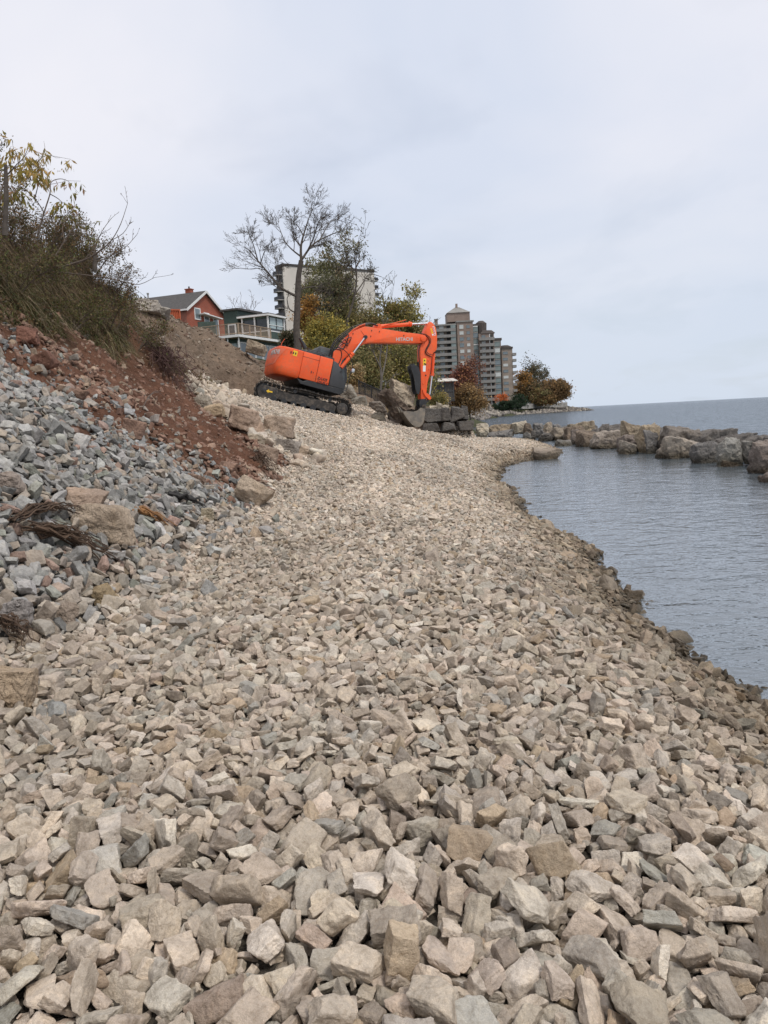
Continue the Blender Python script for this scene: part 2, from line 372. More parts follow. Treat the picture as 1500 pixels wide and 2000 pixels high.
# --- the ground sheet
def axis(parts):
    o = []
    for a, b, s in parts: o += list(np.arange(a, b, s))
    return np.array(o + [parts[-1][1]], float)
gx = axis([(-300, -60, 20), (-60, -16, 2.0), (-16, -12, .3), (-12, 4, .09), (4, 13, .25), (13, 60, 2.5), (60, 150, 3.0), (150, 900, 75)])
gy = axis([(-6, 1, .3), (1, 44, .09), (44, 80, .5), (80, 500, 4), (500, 900, 20)])
GX, GY = np.meshgrid(gx, gy)
GZ = height(GX, GY)
nx, ny = len(gx), len(gy)
idx = np.arange(nx * ny).reshape(ny, nx)
gf = np.stack([idx[:-1, :-1].ravel(), idx[:-1, 1:].ravel(), idx[1:, 1:].ravel(), idx[1:, :-1].ravel()], 1)
def ground_material():
    m, t, b = mat_new('ground_soil'); a = t.nodes.new('ShaderNodeAttribute'); a.attribute_name = 'tone'
    g = t.nodes.new('ShaderNodeNewGeometry'); p = g.outputs['Position']
    n1 = tnoise(t, p, .9, 6, .62, .3); n2 = tnoise(t, p, 6, 6, .65); n3 = tnoise(t, p, 28, 4, .7)
    o = mix(t, 'MULTIPLY', 1.0, a.outputs['Color'], ramp(t, n1, [(.28, (.62, .60, .58)), (.5, (1, 1, 1)), (.75, (1.38, 1.34, 1.28))]))
    o = mix(t, 'MULTIPLY', 1.0, o, ramp(t, n2, [(.3, (.7, .68, .66)), (.7, (1.25, 1.25, 1.25))]))
    o = mix(t, 'MULTIPLY', 1.0, o, ramp(t, n3, [(.35, (.75, .75, .75)), (.65, (1.2, 1.2, 1.2))]))
    lk(t, o, b.inputs['Base Color']); b.inputs['Roughness'].default_value = .95; b.inputs['Specular IOR Level'].default_value = .15
    q = bumpn(t, b, n2, .9, .12); bumpn(t, b, n3, .8, .035, q)
    return m
M_GROUND = ground_material()
gm = mesh_from('ground', np.stack([GX.ravel(), GY.ravel(), GZ.ravel()], 1), gf, M_GROUND, smooth=True)
fx, fy, fz = GX.ravel(), GY.ravel(), GZ.ravel()
ga, gb, gc, gd = zone_masks(fx, fy)
tone = np.tile(np.array([.085, .074, .060]), (len(fx), 1))  # base kept dark so the gaps between stones have shade in their colour
tone[ga] = (.06, .06, .058); tone[gb] = (.14, .074, .048); tone[gc] = (.145, .073, .047); tone[gd] = (.195, .148, .11)
k = sstep(26, 33, fy + fbm2(fx, fy, 5, 3) * 2) * gc; tone = tone * (1 - k[:, None]) + k[:, None] * np.array((.14, .095, .066))
k = sstep(-6.6, -8.2, fx + fbm2(fx * .7, fy * .7, 6, 3) * .8) * (fy < 31) * (fy > 9); tone = tone * (1 - k[:, None]) + k[:, None] * np.array((.07, .055, .032))
k = sstep(50, 60, fy) * 1.0; tone = tone * (1 - k[:, None]) + k[:, None] * np.array((.06, .065, .03))
k = (fz < -.05) * 1.0; tone = tone * (1 - k[:, None]) + k[:, None] * np.array((.045, .045, .034))
ca = gm.color_attributes.new('tone', 'FLOAT_COLOR', 'POINT'); ca.data.foreach_set('color', np.concatenate([tone, np.ones((len(tone), 1))], 1).astype(np.float32).ravel())
tag(link('ground', gm), kind='structure', label='sloping shore ground of red soil, brown earth and broken stone')
# stone, size, x, y, z (mm), rotation quaternion (1/99): one 3 m tile of stones as they came to rest
TILE = [
9,155,-971,-1424,45,91,-2,-4,39,19,177,-407,-1241,44,12,51,83,11,18,172,-1369,-976,46,3,-43,88,15,2,171,-24,-1009,45,2,-20,97,-4,4,182,160,-1102,53,88,0,-29,-36,9,137,-410,-790,40,55,59,46,34,9,184,55,-738,59,4,21,17,-95,
12,118,713,-783,60,56,-6,-81,-5,5,186,-1129,-520,49,70,50,-26,-42,12,166,-1364,-485,46,56,-6,-3,-81,2,118,-1177,-398,43,19,7,-71,-66,19,147,-859,-161,65,51,-12,77,32,4,176,-664,-200,48,0,89,38,-21,12,230,401,-195,72,2,10,98,-10,
12,107,-1156,18,42,11,71,-10,-67,14,190,1403,-18,55,50,81,-24,-13,2,148,-697,164,50,32,19,-21,89,14,145,1152,170,41,32,-26,-62,65,2,112,-616,435,53,6,47,42,-76,7,123,-533,439,53,26,79,-17,-51,12,136,-193,386,40,39,-30,-57,64,
15,220,211,441,57,46,-84,22,-12,0,208,-1093,571,72,8,42,85,27,3,87,-199,637,43,42,-74,-21,-47,18,122,-94,698,52,49,49,-55,-46,15,130,533,682,51,76,14,-59,-19,9,151,787,545,50,9,9,-98,5,5,154,-352,808,40,79,58,8,6,10,218,-200,727,59,68,-59,26,-32,
15,153,833,862,51,25,-40,87,7,2,176,420,1001,51,58,2,21,77,6,224,-520,1158,48,29,-5,31,89,18,178,429,1187,44,96,-6,0,-23,16,112,-821,1340,43,91,0,39,5,6,152,-26,1382,40,42,26,-84,-16,9,148,265,1429,41,3,-64,75,3,2,178,684,1378,60,79,-2,-18,57,
15,178,791,1411,46,40,57,-54,-44,9,174,1173,1410,48,69,2,17,-69,0,142,-883,-1441,120,42,-15,-55,69,9,194,-157,-1415,96,31,-67,58,-31,14,105,621,-1409,46,78,-15,25,54,12,176,-1445,-1230,56,7,-72,-67,10,7,222,-169,-1118,62,77,32,20,50,
19,155,1111,-1149,44,15,-67,69,-19,18,123,1360,-1141,97,0,97,21,5,13,117,-1012,-1047,49,78,5,47,-37,14,171,-926,-1077,61,33,-8,36,-86,0,181,-425,-1084,41,95,-4,-3,29,16,162,275,-888,56,46,-35,42,-68,14,75,387,-958,73,33,-6,0,93,
9,194,773,-972,55,60,-1,-8,-78,4,163,910,-1008,65,98,-6,-11,3,16,111,1322,-1072,51,21,-35,81,-40,2,189,-1288,-776,54,55,4,5,82,8,116,-947,-824,41,25,-71,55,33,9,126,-458,-880,102,64,-72,-13,16,19,171,-296,-940,66,38,76,-51,5,
9,144,200,-811,54,73,-66,0,-11,14,178,762,-699,122,14,-21,92,-28,14,149,1326,-723,60,30,73,25,-54,11,175,-1069,-708,80,79,12,59,-3,13,188,-867,-610,60,28,36,-78,-39,18,93,461,-633,41,90,-32,24,12,2,147,819,-618,48,85,37,21,29,
0,218,1123,-624,96,35,-6,92,-2,2,93,-1378,-308,46,29,65,58,-37,7,145,-901,-368,46,40,29,-57,-65,12,131,-839,-416,97,23,2,-72,64,8,167,-50,-483,49,2,1,-43,-89,12,135,395,-326,43,14,-3,40,-89,12,116,-463,-297,44,52,-32,34,70,
15,163,276,-211,42,42,58,-53,-43,5,119,484,-122,86,20,0,-65,72,13,230,730,-118,65,1,-2,93,-35,7,139,-1368,37,45,2,-5,98,15,1,139,-1233,-52,41,59,-71,-33,13,13,163,-826,119,48,40,89,-14,6,19,163,-418,-55,42,19,-94,25,-6,12,133,412,-84,42,5,-99,3,8,
18,151,1298,117,45,47,-9,21,-84,8,135,1349,44,104,80,-18,-14,-54,8,153,-586,105,87,22,6,13,-95,7,133,-311,122,41,3,-77,-62,4,2,125,50,296,45,5,10,95,-25,2,98,209,80,41,71,-66,15,-15,14,161,-1444,329,41,39,45,56,56,9,162,-1081,417,80,7,92,-30,22,
0,148,280,529,90,21,-92,13,26,7,144,1175,344,42,80,-52,-6,25,12,125,-377,550,40,4,-43,85,28,5,175,540,592,43,90,36,-4,-20,19,125,-1183,855,46,23,-32,-82,40,15,129,-674,882,56,63,56,52,-2,6,120,-569,759,52,31,-30,7,-89,9,144,115,784,61,8,-34,-10,-92,
1,165,444,858,41,52,13,20,81,2,133,608,913,51,81,16,-29,47,12,146,713,662,45,6,12,77,60,12,158,-982,1018,53,30,-88,32,-13,9,147,-357,887,43,3,-4,74,65,2,174,90,910,53,69,9,32,63,1,108,507,1023,102,6,92,35,-1,19,219,932,1083,77,37,37,-80,-25,
2,97,-1096,1097,40,28,-19,68,-64,7,134,-901,1066,45,23,-94,-21,1,12,117,-409,1084,73,8,-19,-46,85,11,228,255,1102,74,42,89,13,-4,6,174,702,1137,48,19,37,-21,-87,8,105,992,1203,66,6,35,-92,-2,2,108,1369,1113,61,34,92,-14,-4,
11,143,-1305,1452,64,79,25,51,-19,17,200,-892,1412,47,17,-76,-59,17,7,212,-457,1433,52,75,-65,-1,1,8,156,175,1396,66,29,-9,92,19,13,112,438,1382,67,47,5,0,-87,14,117,-1404,-1353,55,45,-53,-47,-53,11,136,-1104,-1321,57,18,60,-17,74,
6,155,-859,-1360,58,63,-55,5,52,17,220,-306,-1374,60,25,72,62,13,19,131,-47,-1368,50,39,40,17,-80,1,204,224,-1433,50,11,-91,-36,14,3,150,887,-1352,64,67,-60,-41,-11,12,129,-1172,-1318,49,54,-50,59,-31,17,92,-1074,-1238,81,4,81,57,2,
1,161,-698,-1251,52,19,-83,16,-48,0,166,-548,-1284,45,9,12,16,-97,2,120,69,-1154,49,71,-32,23,-56,8,97,1357,-1320,45,33,-27,1,89,12,137,1444,-1280,47,77,11,-18,59,12,205,-1430,-1067,109,68,19,-26,64,0,152,-851,-919,62,46,-48,56,47,
7,169,-249,-1072,123,36,4,-52,76,10,116,-46,-1091,80,84,28,-24,38,17,124,400,-1005,98,3,19,-43,87,16,170,818,-839,69,1,7,-91,39,2,106,-1233,-775,130,0,-8,-8,-98,19,225,-643,-793,95,77,-24,-13,-56,16,155,-257,-896,117,77,-10,48,38,
17,157,200,-676,112,1,-88,-40,-21,10,196,1048,-856,50,96,18,-12,5,18,117,1307,-810,47,77,-44,28,-33,12,151,-1271,-518,108,76,-25,-50,31,5,168,-1101,-458,110,16,92,-30,-10,15,147,-710,-679,52,51,78,16,31,10,230,-512,-602,64,8,41,-90,3,
2,122,1095,-498,65,19,15,-44,-85,9,161,-747,-297,64,5,97,-8,19,2,205,1018,-369,89,67,-11,36,-63,11,195,-1022,-212,84,1,55,-78,-27,2,169,-771,-100,75,49,-34,-78,-9,7,131,-483,-138,54,39,21,-84,-27,7,154,-293,-325,94,59,69,37,-17,
1,167,-90,-243,98,65,-62,15,-39,9,130,-7,-321,45,19,92,30,6,6,130,300,-229,117,50,-10,29,80,18,120,213,-71,52,20,-22,-89,32,7,163,805,-334,55,34,71,-41,-44,13,196,986,-139,73,21,91,29,-13,6,201,-1244,89,44,5,2,-99,-2,10,133,-992,96,41,10,-10,-88,44,
16,120,-314,-32,55,23,-48,41,-73,18,135,-147,-52,84,2,-2,-7,-99,14,222,39,-146,137,1,-14,-45,-87,17,127,390,85,85,98,0,15,7,14,148,-1380,107,73,71,19,-65,-13,14,172,-1219,359,56,8,0,26,-95,7,179,-870,227,59,37,-56,-24,-69,
15,170,-437,129,47,26,23,18,91,4,135,315,107,69,86,3,35,35,6,154,1203,249,77,34,73,-58,-5,7,119,-1447,250,96,15,-21,91,29,3,96,-1063,504,122,51,9,22,-82,0,117,627,493,44,32,27,81,39,6,117,926,475,52,10,-76,30,-55,18,98,1295,332,54,15,24,93,19,
4,172,-835,664,42,6,9,45,87,4,150,-454,567,54,29,33,86,-21,16,84,28,531,46,84,-48,-8,-19,16,133,-1159,772,95,7,76,55,-30,18,121,42,720,136,27,0,-51,-80,15,135,505,904,73,14,42,76,45,12,209,1260,713,107,9,-34,-88,-27,3,183,-1341,1112,47,0,-17,87,-43,
18,112,-1161,1023,62,97,0,-9,-19,1,148,-817,1019,53,6,91,24,29,6,112,-751,1059,81,15,-48,-79,-33,16,149,-627,1064,47,12,95,23,-14,13,123,-49,971,58,55,-48,-66,-12,5,141,245,943,99,7,79,-58,-14,11,106,1041,1084,48,22,30,91,13,
15,73,1065,1190,59,13,12,7,97,10,132,1406,994,92,57,3,38,71,14,217,-453,1249,105,41,13,-65,61,14,156,222,1295,46,36,68,-55,-28,18,120,589,1129,61,74,20,18,60,6,70,784,1105,58,29,89,-17,29,18,84,1300,1096,41,1,54,37,-74,
19,201,-737,1320,60,22,-68,-66,17,9,168,-295,1316,69,34,-83,-39,-14,12,189,434,1424,143,53,60,40,41,13,133,710,1221,46,54,-80,15,-12,14,176,1261,1370,112,32,-64,50,-47,1,133,-746,-1340,48,81,21,-31,42,0,211,-295,-1206,111,51,-35,-66,41,
15,137,66,-1304,72,19,-44,86,11,13,120,317,-1365,59,18,-37,-70,-56,10,156,-852,-1141,104,13,0,-16,-97,13,138,-535,-1179,56,8,-20,84,-47,5,101,239,-1135,46,8,70,-10,-69,6,122,449,-1083,46,35,-48,-79,9,7,146,952,-1281,41,95,9,-5,-26,
13,128,1448,-1352,123,18,65,71,-17,1,157,-1268,-978,96,14,-24,-34,-89,14,122,-1204,-884,48,43,-54,4,-71,8,139,-1118,-899,60,28,34,-39,80,8,172,-713,-948,70,22,93,-14,-23,12,125,340,-907,88,87,20,41,10,10,230,832,-912,156,10,-36,-67,-63,
2,109,968,-1078,120,9,77,21,58,17,102,1317,-964,47,49,48,-71,-6,3,155,-1436,-863,67,83,20,33,-38,7,106,-1134,-676,60,70,31,-58,25,14,160,-1033,-837,62,73,-30,31,-51,16,102,-684,-883,67,84,-44,27,-9,9,148,-91,-689,43,43,43,60,49,
8,189,-6,-770,104,54,-10,-36,74,14,115,105,-824,88,48,-25,82,-9,16,120,852,-727,62,59,5,20,-76,6,189,-716,-500,61,30,-7,-39,86,8,114,-475,-681,44,2,47,-6,-87,11,121,-343,-553,62,71,-16,66,-11,4,202,165,-631,56,57,1,-18,79,
1,151,439,-538,112,64,63,4,-41,4,147,877,-535,111,11,17,93,27,16,124,1264,-623,60,78,-45,41,10,4,212,-518,-420,50,12,-43,84,-27,18,147,-419,-415,100,22,39,-73,-50,13,90,58,-461,68,76,-30,-15,54,0,201,314,-442,92,21,-10,21,94,
14,185,970,-531,57,34,86,-27,-23,2,105,1124,-277,75,91,12,-14,-35,17,152,1408,-391,100,44,-82,-25,23,17,160,-1303,-154,94,54,-28,29,-73,7,136,-1191,-119,50,50,-74,-1,43,14,177,-894,-305,121,19,52,79,-23,11,138,-763,-207,118,40,28,52,68,
14,120,-254,-126,80,81,52,18,14,9,159,725,-272,108,82,-4,35,43,0,105,1275,-253,49,18,-39,-27,85,3,189,-1079,29,80,66,-9,-6,-73,3,94,-698,6,63,85,2,25,44,7,172,-576,-65,44,95,28,-2,-4,9,135,-132,48,108,2,54,-70,46,10,160,51,-21,59,12,58,-68,-41,
1,193,291,194,103,68,52,42,27,6,213,296,-20,78,27,-65,-64,27,9,106,827,152,60,88,4,45,1,10,150,1124,26,74,23,-78,-49,27,11,139,1241,15,79,48,-9,1,-86,16,120,-1449,163,52,37,-48,69,37,13,230,-1171,306,119,32,2,-23,91,9,124,-750,276,41,4,96,-23,3,
19,66,-496,246,88,2,39,91,-7,5,118,-124,222,54,69,17,69,5,3,141,710,128,70,1,69,71,0,14,74,1306,265,64,40,7,-23,87,16,158,-970,298,56,13,-94,-29,-4,19,148,-583,395,115,32,-87,-34,-3,10,230,-438,401,62,42,-39,53,-61,2,178,61,458,119,25,-7,-35,-89,
0,195,749,336,73,14,-87,-36,28,13,148,987,409,111,18,11,-86,-44,1,206,1210,495,56,13,68,-67,23,13,140,-1321,539,116,56,-64,42,27,12,230,-994,663,132,7,-34,-57,-73,0,131,-780,549,59,30,-31,70,55,18,94,-642,519,44,56,-2,-31,76,
4,173,-147,534,63,8,36,6,-92,13,109,-25,463,70,43,-4,3,89,16,133,449,680,52,44,24,85,4,2,138,814,635,128,57,-38,57,-44,12,130,1421,501,41,10,0,-66,73,18,110,-1241,815,104,44,14,82,-29,17,167,-782,787,57,53,82,-15,-1,15,118,-630,772,43,72,-42,54,-3,
6,193,-552,803,110,65,-44,-8,-59,11,218,-116,852,62,6,-95,18,22,1,196,239,733,65,14,15,67,70,9,124,670,855,60,25,68,-29,61,4,112,1196,800,62,26,2,-10,-95,14,66,1367,767,63,18,31,-82,-41,14,172,-510,1025,72,19,58,-28,73,1,94,-27,923,54,1,-46,84,-24,
13,106,213,901,49,20,-5,-52,-82,12,146,533,1014,40,73,-1,-1,67,9,142,746,907,41,0,8,-74,-65,10,126,1363,924,52,3,-54,46,69,5,209,-1153,1132,91,53,-22,-19,-78,4,147,-572,1260,77,18,-13,-15,-95,12,137,-1,1161,62,18,97,9,9,
0,138,106,1197,80,82,-48,-23,-12,3,98,488,1105,66,23,-96,-7,3,17,103,1155,1176,68,25,3,90,34,13,179,1449,1104,82,64,-1,53,53,1,230,-1180,1303,54,95,12,-5,-24,16,230,-970,1147,101,91,0,-7,-37,9,158,-881,1291,125,89,-22,-5,36,
17,132,-537,1339,61,18,-69,51,46,1,125,69,1415,45,87,19,-35,24,18,224,140,1347,149,30,-41,-49,70,12,166,284,1218,134,42,-37,-57,-59,18,122,787,1307,109,7,-1,-25,-95,12,149,1339,1428,41,47,7,-4,87,10,104,-1250,-1354,43,46,-71,28,43,
16,157,-299,-1347,146,92,29,-15,15,16,131,7,-1325,103,65,50,-24,-51,12,132,150,-1334,43,88,-39,-13,17,15,154,524,-1356,41,31,78,49,20,12,86,513,-1232,47,36,2,-86,-32,13,135,787,-1442,53,32,3,-37,-86,0,144,1020,-1380,51,59,21,17,-75,
7,183,-1449,-1349,142,53,-50,32,-59,3,152,-419,-1156,107,11,-54,82,3,16,140,-82,-1220,90,73,40,28,-46,5,76,141,-1264,48,14,-3,-76,61,18,113,313,-1010,71,24,-71,64,10,14,106,870,-1247,67,36,-63,-6,67,0,119,-801,-1063,83,32,-80,-49,-5,
12,86,-229,-1167,144,26,50,65,-50,13,173,82,-900,49,4,-8,-13,-98,14,140,144,-999,42,4,-5,77,-62,14,155,436,-895,109,23,-50,-70,43,18,151,500,-996,64,2,38,9,-91,17,106,1109,-1194,97,79,20,5,-55,9,151,1260,-912,85,43,-15,-40,-79,
8,180,1398,-961,46,78,-32,-21,47,9,178,-1391,-750,136,1,-94,-25,-20,10,88,-747,-832,69,84,-43,11,-29,11,119,-437,-722,41,85,-44,-14,23,6,135,-26,-882,89,32,19,50,-77,5,108,482,-780,86,14,50,-81,23,2,122,789,-786,136,26,29,0,91,
19,157,1173,-820,84,51,72,28,-34,13,136,1440,-852,77,20,93,8,28,10,138,-1167,-601,41,60,-73,19,-24,4,109,-787,-663,43,12,52,38,-74,19,128,-197,-517,66,90,-36,5,20,5,136,276,-607,99,19,13,16,-95,0,143,879,-626,104,95,-1,28,2,
14,83,972,-631,44,16,-59,-48,-62,4,127,1238,-690,94,7,11,-56,-80,12,105,-480,-498,117,96,-9,7,-22,10,192,-141,-396,58,30,79,-36,-37,13,125,313,-295,56,16,56,-33,73,13,153,596,-344,76,68,-5,-7,72,2,140,702,-530,97,88,-46,-6,-1,
14,173,1083,-440,147,8,-84,-51,6,1,162,1267,-405,48,21,-43,65,-57,8,108,1314,-331,44,55,71,13,-40,10,112,-1238,-200,72,42,50,66,-34,12,198,-607,-160,125,70,-69,5,6,17,102,-275,-238,75,98,11,-4,13,3,211,135,-260,75,5,26,92,-24,
17,218,495,-354,128,55,9,46,68,14,138,1294,-94,71,29,-48,63,-52,0,106,-1301,-27,56,19,91,35,-1,7,77,-473,-72,70,79,47,-35,6,2,112,-358,21,87,6,35,92,3,18,104,-242,-29,85,24,-38,87,-16,6,154,-29,-25,84,75,12,23,59,19,105,211,13,66,28,69,53,37,
13,201,1063,44,118,62,-21,-4,74,8,148,1207,84,106,94,-31,-3,-1,14,196,1254,-6,155,0,-99,7,6,17,137,-1328,185,81,90,-5,5,-40,7,123,-1320,336,109,0,32,-29,89,2,144,-697,276,115,65,-31,-5,-68,6,94,-655,41,67,52,34,43,64,7,152,-423,228,106,97,-3,-19,-11,
18,90,-234,134,55,42,8,-30,-84,4,107,381,154,45,52,3,24,81,6,141,651,196,64,16,21,-60,-74,1,78,1215,146,83,14,-97,-15,-1,7,143,1446,205,125,19,-20,-81,-50,11,120,-1230,472,54,72,2,2,-68,8,180,-964,383,101,44,4,-13,-88,
19,136,-689,447,101,44,23,-58,63,3,135,-349,378,65,6,-73,57,36,8,143,-264,337,50,21,53,81,-4,4,143,1014,339,73,6,-15,92,-32,2,104,1308,398,106,25,-80,-39,-37,2,145,-1406,643,42,22,2,-9,-96,14,113,-1128,697,47,70,-42,-48,-29,
15,162,-1148,647,143,59,-31,-16,71,16,122,-763,483,40,15,-1,-48,85,18,149,-460,720,69,60,-48,38,49,7,140,-276,519,86,37,-51,-19,-74,9,156,924,504,165,26,-9,-87,38,18,185,924,580,93,19,-63,70,24,8,130,1178,619,45,15,21,34,89,
16,157,1342,556,67,83,4,-40,36,6,174,-1437,772,81,39,60,-67,14,11,116,-1278,962,49,23,-76,42,42,16,117,-890,831,77,8,-45,88,2,6,156,-772,699,81,20,-1,-97,-6,11,127,-490,926,51,7,-26,94,-18,13,162,-65,838,97,95,14,23,2,7,98,32,797,101,59,34,-72,-2,
5,203,562,748,117,89,-43,-2,8,0,168,1028,888,56,5,2,81,-57,7,121,1104,825,95,35,61,-3,70,10,195,-1425,910,60,28,29,49,76,2,121,-1090,1054,110,29,-45,35,-76,14,173,-1117,906,85,58,48,-13,-62,9,113,-903,940,82,85,14,11,-48,
17,162,-151,1063,70,4,0,-99,-5,9,135,203,831,104,7,-99,-3,-6,6,175,324,954,83,61,8,14,76,4,90,672,1036,67,49,67,52,15,4,80,1399,849,58,30,68,-55,-33,13,169,-1332,1150,102,22,20,85,-41,5,104,-1091,1245,98,39,37,-11,-83,
13,138,-1020,1329,85,14,3,-35,-91,3,137,-846,1168,60,11,59,79,-3,14,228,-268,1138,112,20,-75,59,-17,18,214,-120,1195,135,24,-80,48,22,5,179,93,1078,124,15,44,84,-22,9,100,136,1133,82,17,-71,-16,-65,7,121,859,1333,48,57,12,-49,-63,
8,129,-1403,1334,48,61,-19,-44,62,14,113,-1063,1396,59,12,48,-7,-85,7,143,-803,1444,75,69,-31,25,-59,2,113,-699,1439,41,11,8,62,76,2,117,-395,1442,141,52,4,47,69,8,198,-129,1406,62,41,-31,14,-83,0,142,-56,1444,95,18,-90,-15,33,
11,157,319,1322,81,97,-17,9,-1,9,200,553,1325,102,12,31,-6,-93,11,114,1096,1234,84,1,3,-57,81,2,223,1386,1305,90,67,69,18,14,10,138,-1384,-1430,43,51,-73,-39,20,4,147,-720,-1440,52,37,-55,36,-64,8,230,-649,-1350,131,26,25,-38,84,
19,127,-511,-1387,73,10,78,60,3,14,160,78,-1437,78,61,59,-52,-2,5,168,213,-1290,98,38,60,-61,-32,2,119,678,-1447,43,34,36,-76,-40,18,92,722,-1417,86,11,-84,-29,42,2,117,955,-1330,129,37,-28,-3,-88,0,110,1421,-1385,76,14,-95,24,-6,
8,169,-1295,-1206,80,32,2,-4,94,12,124,-1130,-1185,50,63,31,68,-14,13,131,-984,-1273,55,98,11,10,-6,4,157,-732,-1134,99,87,-9,-42,-19,1,174,-677,-1141,62,55,8,81,14,12,133,-454,-1280,111,0,-50,-84,-15,9,139,146,-1219,85,32,38,-76,39,
14,101,849,-1315,95,78,50,-16,31,9,100,1049,-1135,82,43,-23,38,-77,2,132,1292,-1251,110,79,28,47,-23,18,142,-1371,-953,160,11,-13,-82,-53,1,95,-928,-973,60,16,-28,9,-93,12,187,-564,-941,135,54,-29,-77,8,14,141,-449,-987,75,22,-28,83,-41,
5,122,-186,-914,45,13,34,-51,-76,6,121,92,-891,102,20,94,-24,-1,6,88,358,-1140,85,35,-34,-56,-65,4,149,665,-994,60,23,-38,21,-86,9,211,709,-1111,129,9,-94,28,-7,4,113,949,-916,82,80,8,17,56,18,118,1355,-883,103,62,5,36,69,
2,91,-1406,-661,109,33,-90,6,-24,11,127,-1169,-815,94,8,-15,-8,97,10,157,-913,-749,78,66,-5,43,60,7,159,-840,-677,86,66,7,-50,54,7,132,-107,-847,85,71,69,7,3,10,90,191,-873,74,7,0,14,98,0,124,669,-893,79,41,-90,6,-3,5,127,-1202,-486,86,83,28,-41,-20,
5,130,-963,-612,94,53,-52,51,41,18,172,-412,-578,156,16,-52,-20,80,5,178,-353,-663,72,9,-17,-96,16,10,102,137,-485,73,92,-17,18,-28,13,99,374,-631,57,31,-31,14,87,3,139,1007,-605,115,95,23,-1,-14,9,158,1308,-594,142,45,27,9,83,
17,92,1359,-579,43,42,-74,47,-21,3,130,-993,-453,54,11,-3,9,-98,15,121,-762,-378,73,68,69,-1,-18,10,135,-580,-333,86,93,-33,3,-7,9,69,-267,-391,66,0,88,44,0,4,167,-133,-315,118,46,65,-55,-21,4,124,-82,-366,48,7,54,39,-73,4,75,113,-365,41,60,23,-6,76,
7,183,366,-324,145,18,-56,-23,-77,7,106,587,-461,63,83,-26,29,37,14,80,1073,-248,87,80,16,0,56,16,115,-1172,-52,92,74,34,50,-24,9,105,-933,-220,55,54,20,-72,-37,12,102,-826,-230,93,47,-14,52,-68,17,120,-370,-296,61,39,-1,2,-91,
16,106,180,-171,65,86,6,26,-41,0,131,266,-124,120,75,65,4,-7,15,139,553,-238,76,6,64,-54,52,12,109,1032,-31,52,27,-53,-8,79,16,111,1268,-179,86,23,91,-2,30,11,114,-1362,-86,52,93,-34,3,1,3,121,-1199,2,103,23,54,32,-73,4,124,-712,52,83,70,-32,-5,-62,
1,130,-569,9,73,23,-11,-10,95,2,82,-483,-24,77,48,-48,24,68,13,230,-195,-130,148,6,36,-92,-6,9,114,164,90,109,71,54,-8,43,12,128,628,27,59,3,-16,0,98,9,128,872,-46,76,28,50,33,74,19,140,1349,-172,93,54,34,-37,-66,16,93,-1387,324,79,85,0,48,14,
12,153,-1212,180,97,78,-54,24,-15,14,175,-696,132,133,13,13,-47,-85,1,110,-623,192,77,20,-26,-91,21,14,102,129,201,82,63,-13,-32,69,2,101,326,288,43,56,-65,-28,41,7,90,639,115,78,72,11,-5,-66,14,133,1066,178,85,66,-8,73,-9,
15,129,1353,218,53,35,54,69,-32,14,192,1365,283,122,87,-28,28,26,8,121,-1406,422,75,39,-89,-6,-16,10,97,-849,308,71,36,-4,-89,-26,2,131,-772,389,60,52,-8,60,-59,12,86,-410,488,116,32,52,-75,-20,3,192,-78,415,108,12,46,87,2,
5,171,873,453,91,65,-50,49,-25,4,107,1115,471,71,56,21,-7,-79,1,161,1381,428,72,5,11,98,9,2,139,-1451,527,89,62,-27,1,-73,2,78,-1211,628,59,41,47,-68,-35,15,164,-902,522,63,96,3,25,1,14,114,-865,594,63,57,78,-6,-19,8,107,-578,577,53,93,4,-9,33,
1,166,-3,661,74,8,16,97,-1,12,190,404,579,104,4,-50,-85,8,11,110,675,545,52,31,46,-73,37,13,105,1048,630,108,13,-24,82,48,0,196,1069,534,122,33,-7,89,-27,4,174,-1285,757,66,8,-18,46,85,11,90,-1401,996,93,29,34,3,-88,9,89,-671,663,53,16,22,-37,88,
1,127,-674,727,46,19,-81,32,43,3,92,-393,778,87,31,-76,-54,-14,4,125,309,627,69,62,13,7,76,13,221,890,856,118,28,-63,-71,-4,6,159,1175,843,105,26,29,90,12,1,113,-1354,1022,73,36,83,-39,-7,19,113,-1018,938,88,81,49,-1,28,2,90,-708,949,41,1,72,61,-29,
17,230,-682,950,132,12,-56,-60,54,6,165,-350,993,57,26,14,50,-80,17,151,-32,1069,86,19,-13,-92,28,3,105,148,1020,66,31,-2,5,-94,2,123,351,836,93,76,30,-4,56,15,123,747,983,58,31,31,-65,61,3,223,1097,1017,105,9,-79,-48,-34,
2,115,1212,1021,91,81,-14,-17,53,19,111,1311,1031,85,31,-19,-91,-16,5,102,-969,1293,76,12,91,35,-7,12,128,-769,1164,88,7,83,-22,-48,16,128,-637,1169,109,69,38,-3,-60,5,123,-405,949,93,38,-91,7,-5,16,101,-189,982,110,62,29,-19,-69,
5,130,213,1162,104,34,72,-54,23,9,155,534,1187,118,10,9,-38,-90,3,139,648,1162,98,31,-81,40,-25,15,117,815,1250,80,90,-38,-5,12,2,131,1063,1153,103,37,12,-8,91,1,129,1150,1085,76,28,26,5,91,7,160,-698,1421,125,26,-23,-70,61,
18,110,-635,1341,84,8,-45,87,13,1,115,-391,1341,78,6,-86,-41,27,14,192,-148,1398,174,5,56,81,8,0,136,64,1314,43,10,96,20,-6,15,138,220,1448,176,6,34,-43,-82,6,124,450,1280,87,27,76,-57,0,15,191,894,1439,101,26,-11,61,-72,
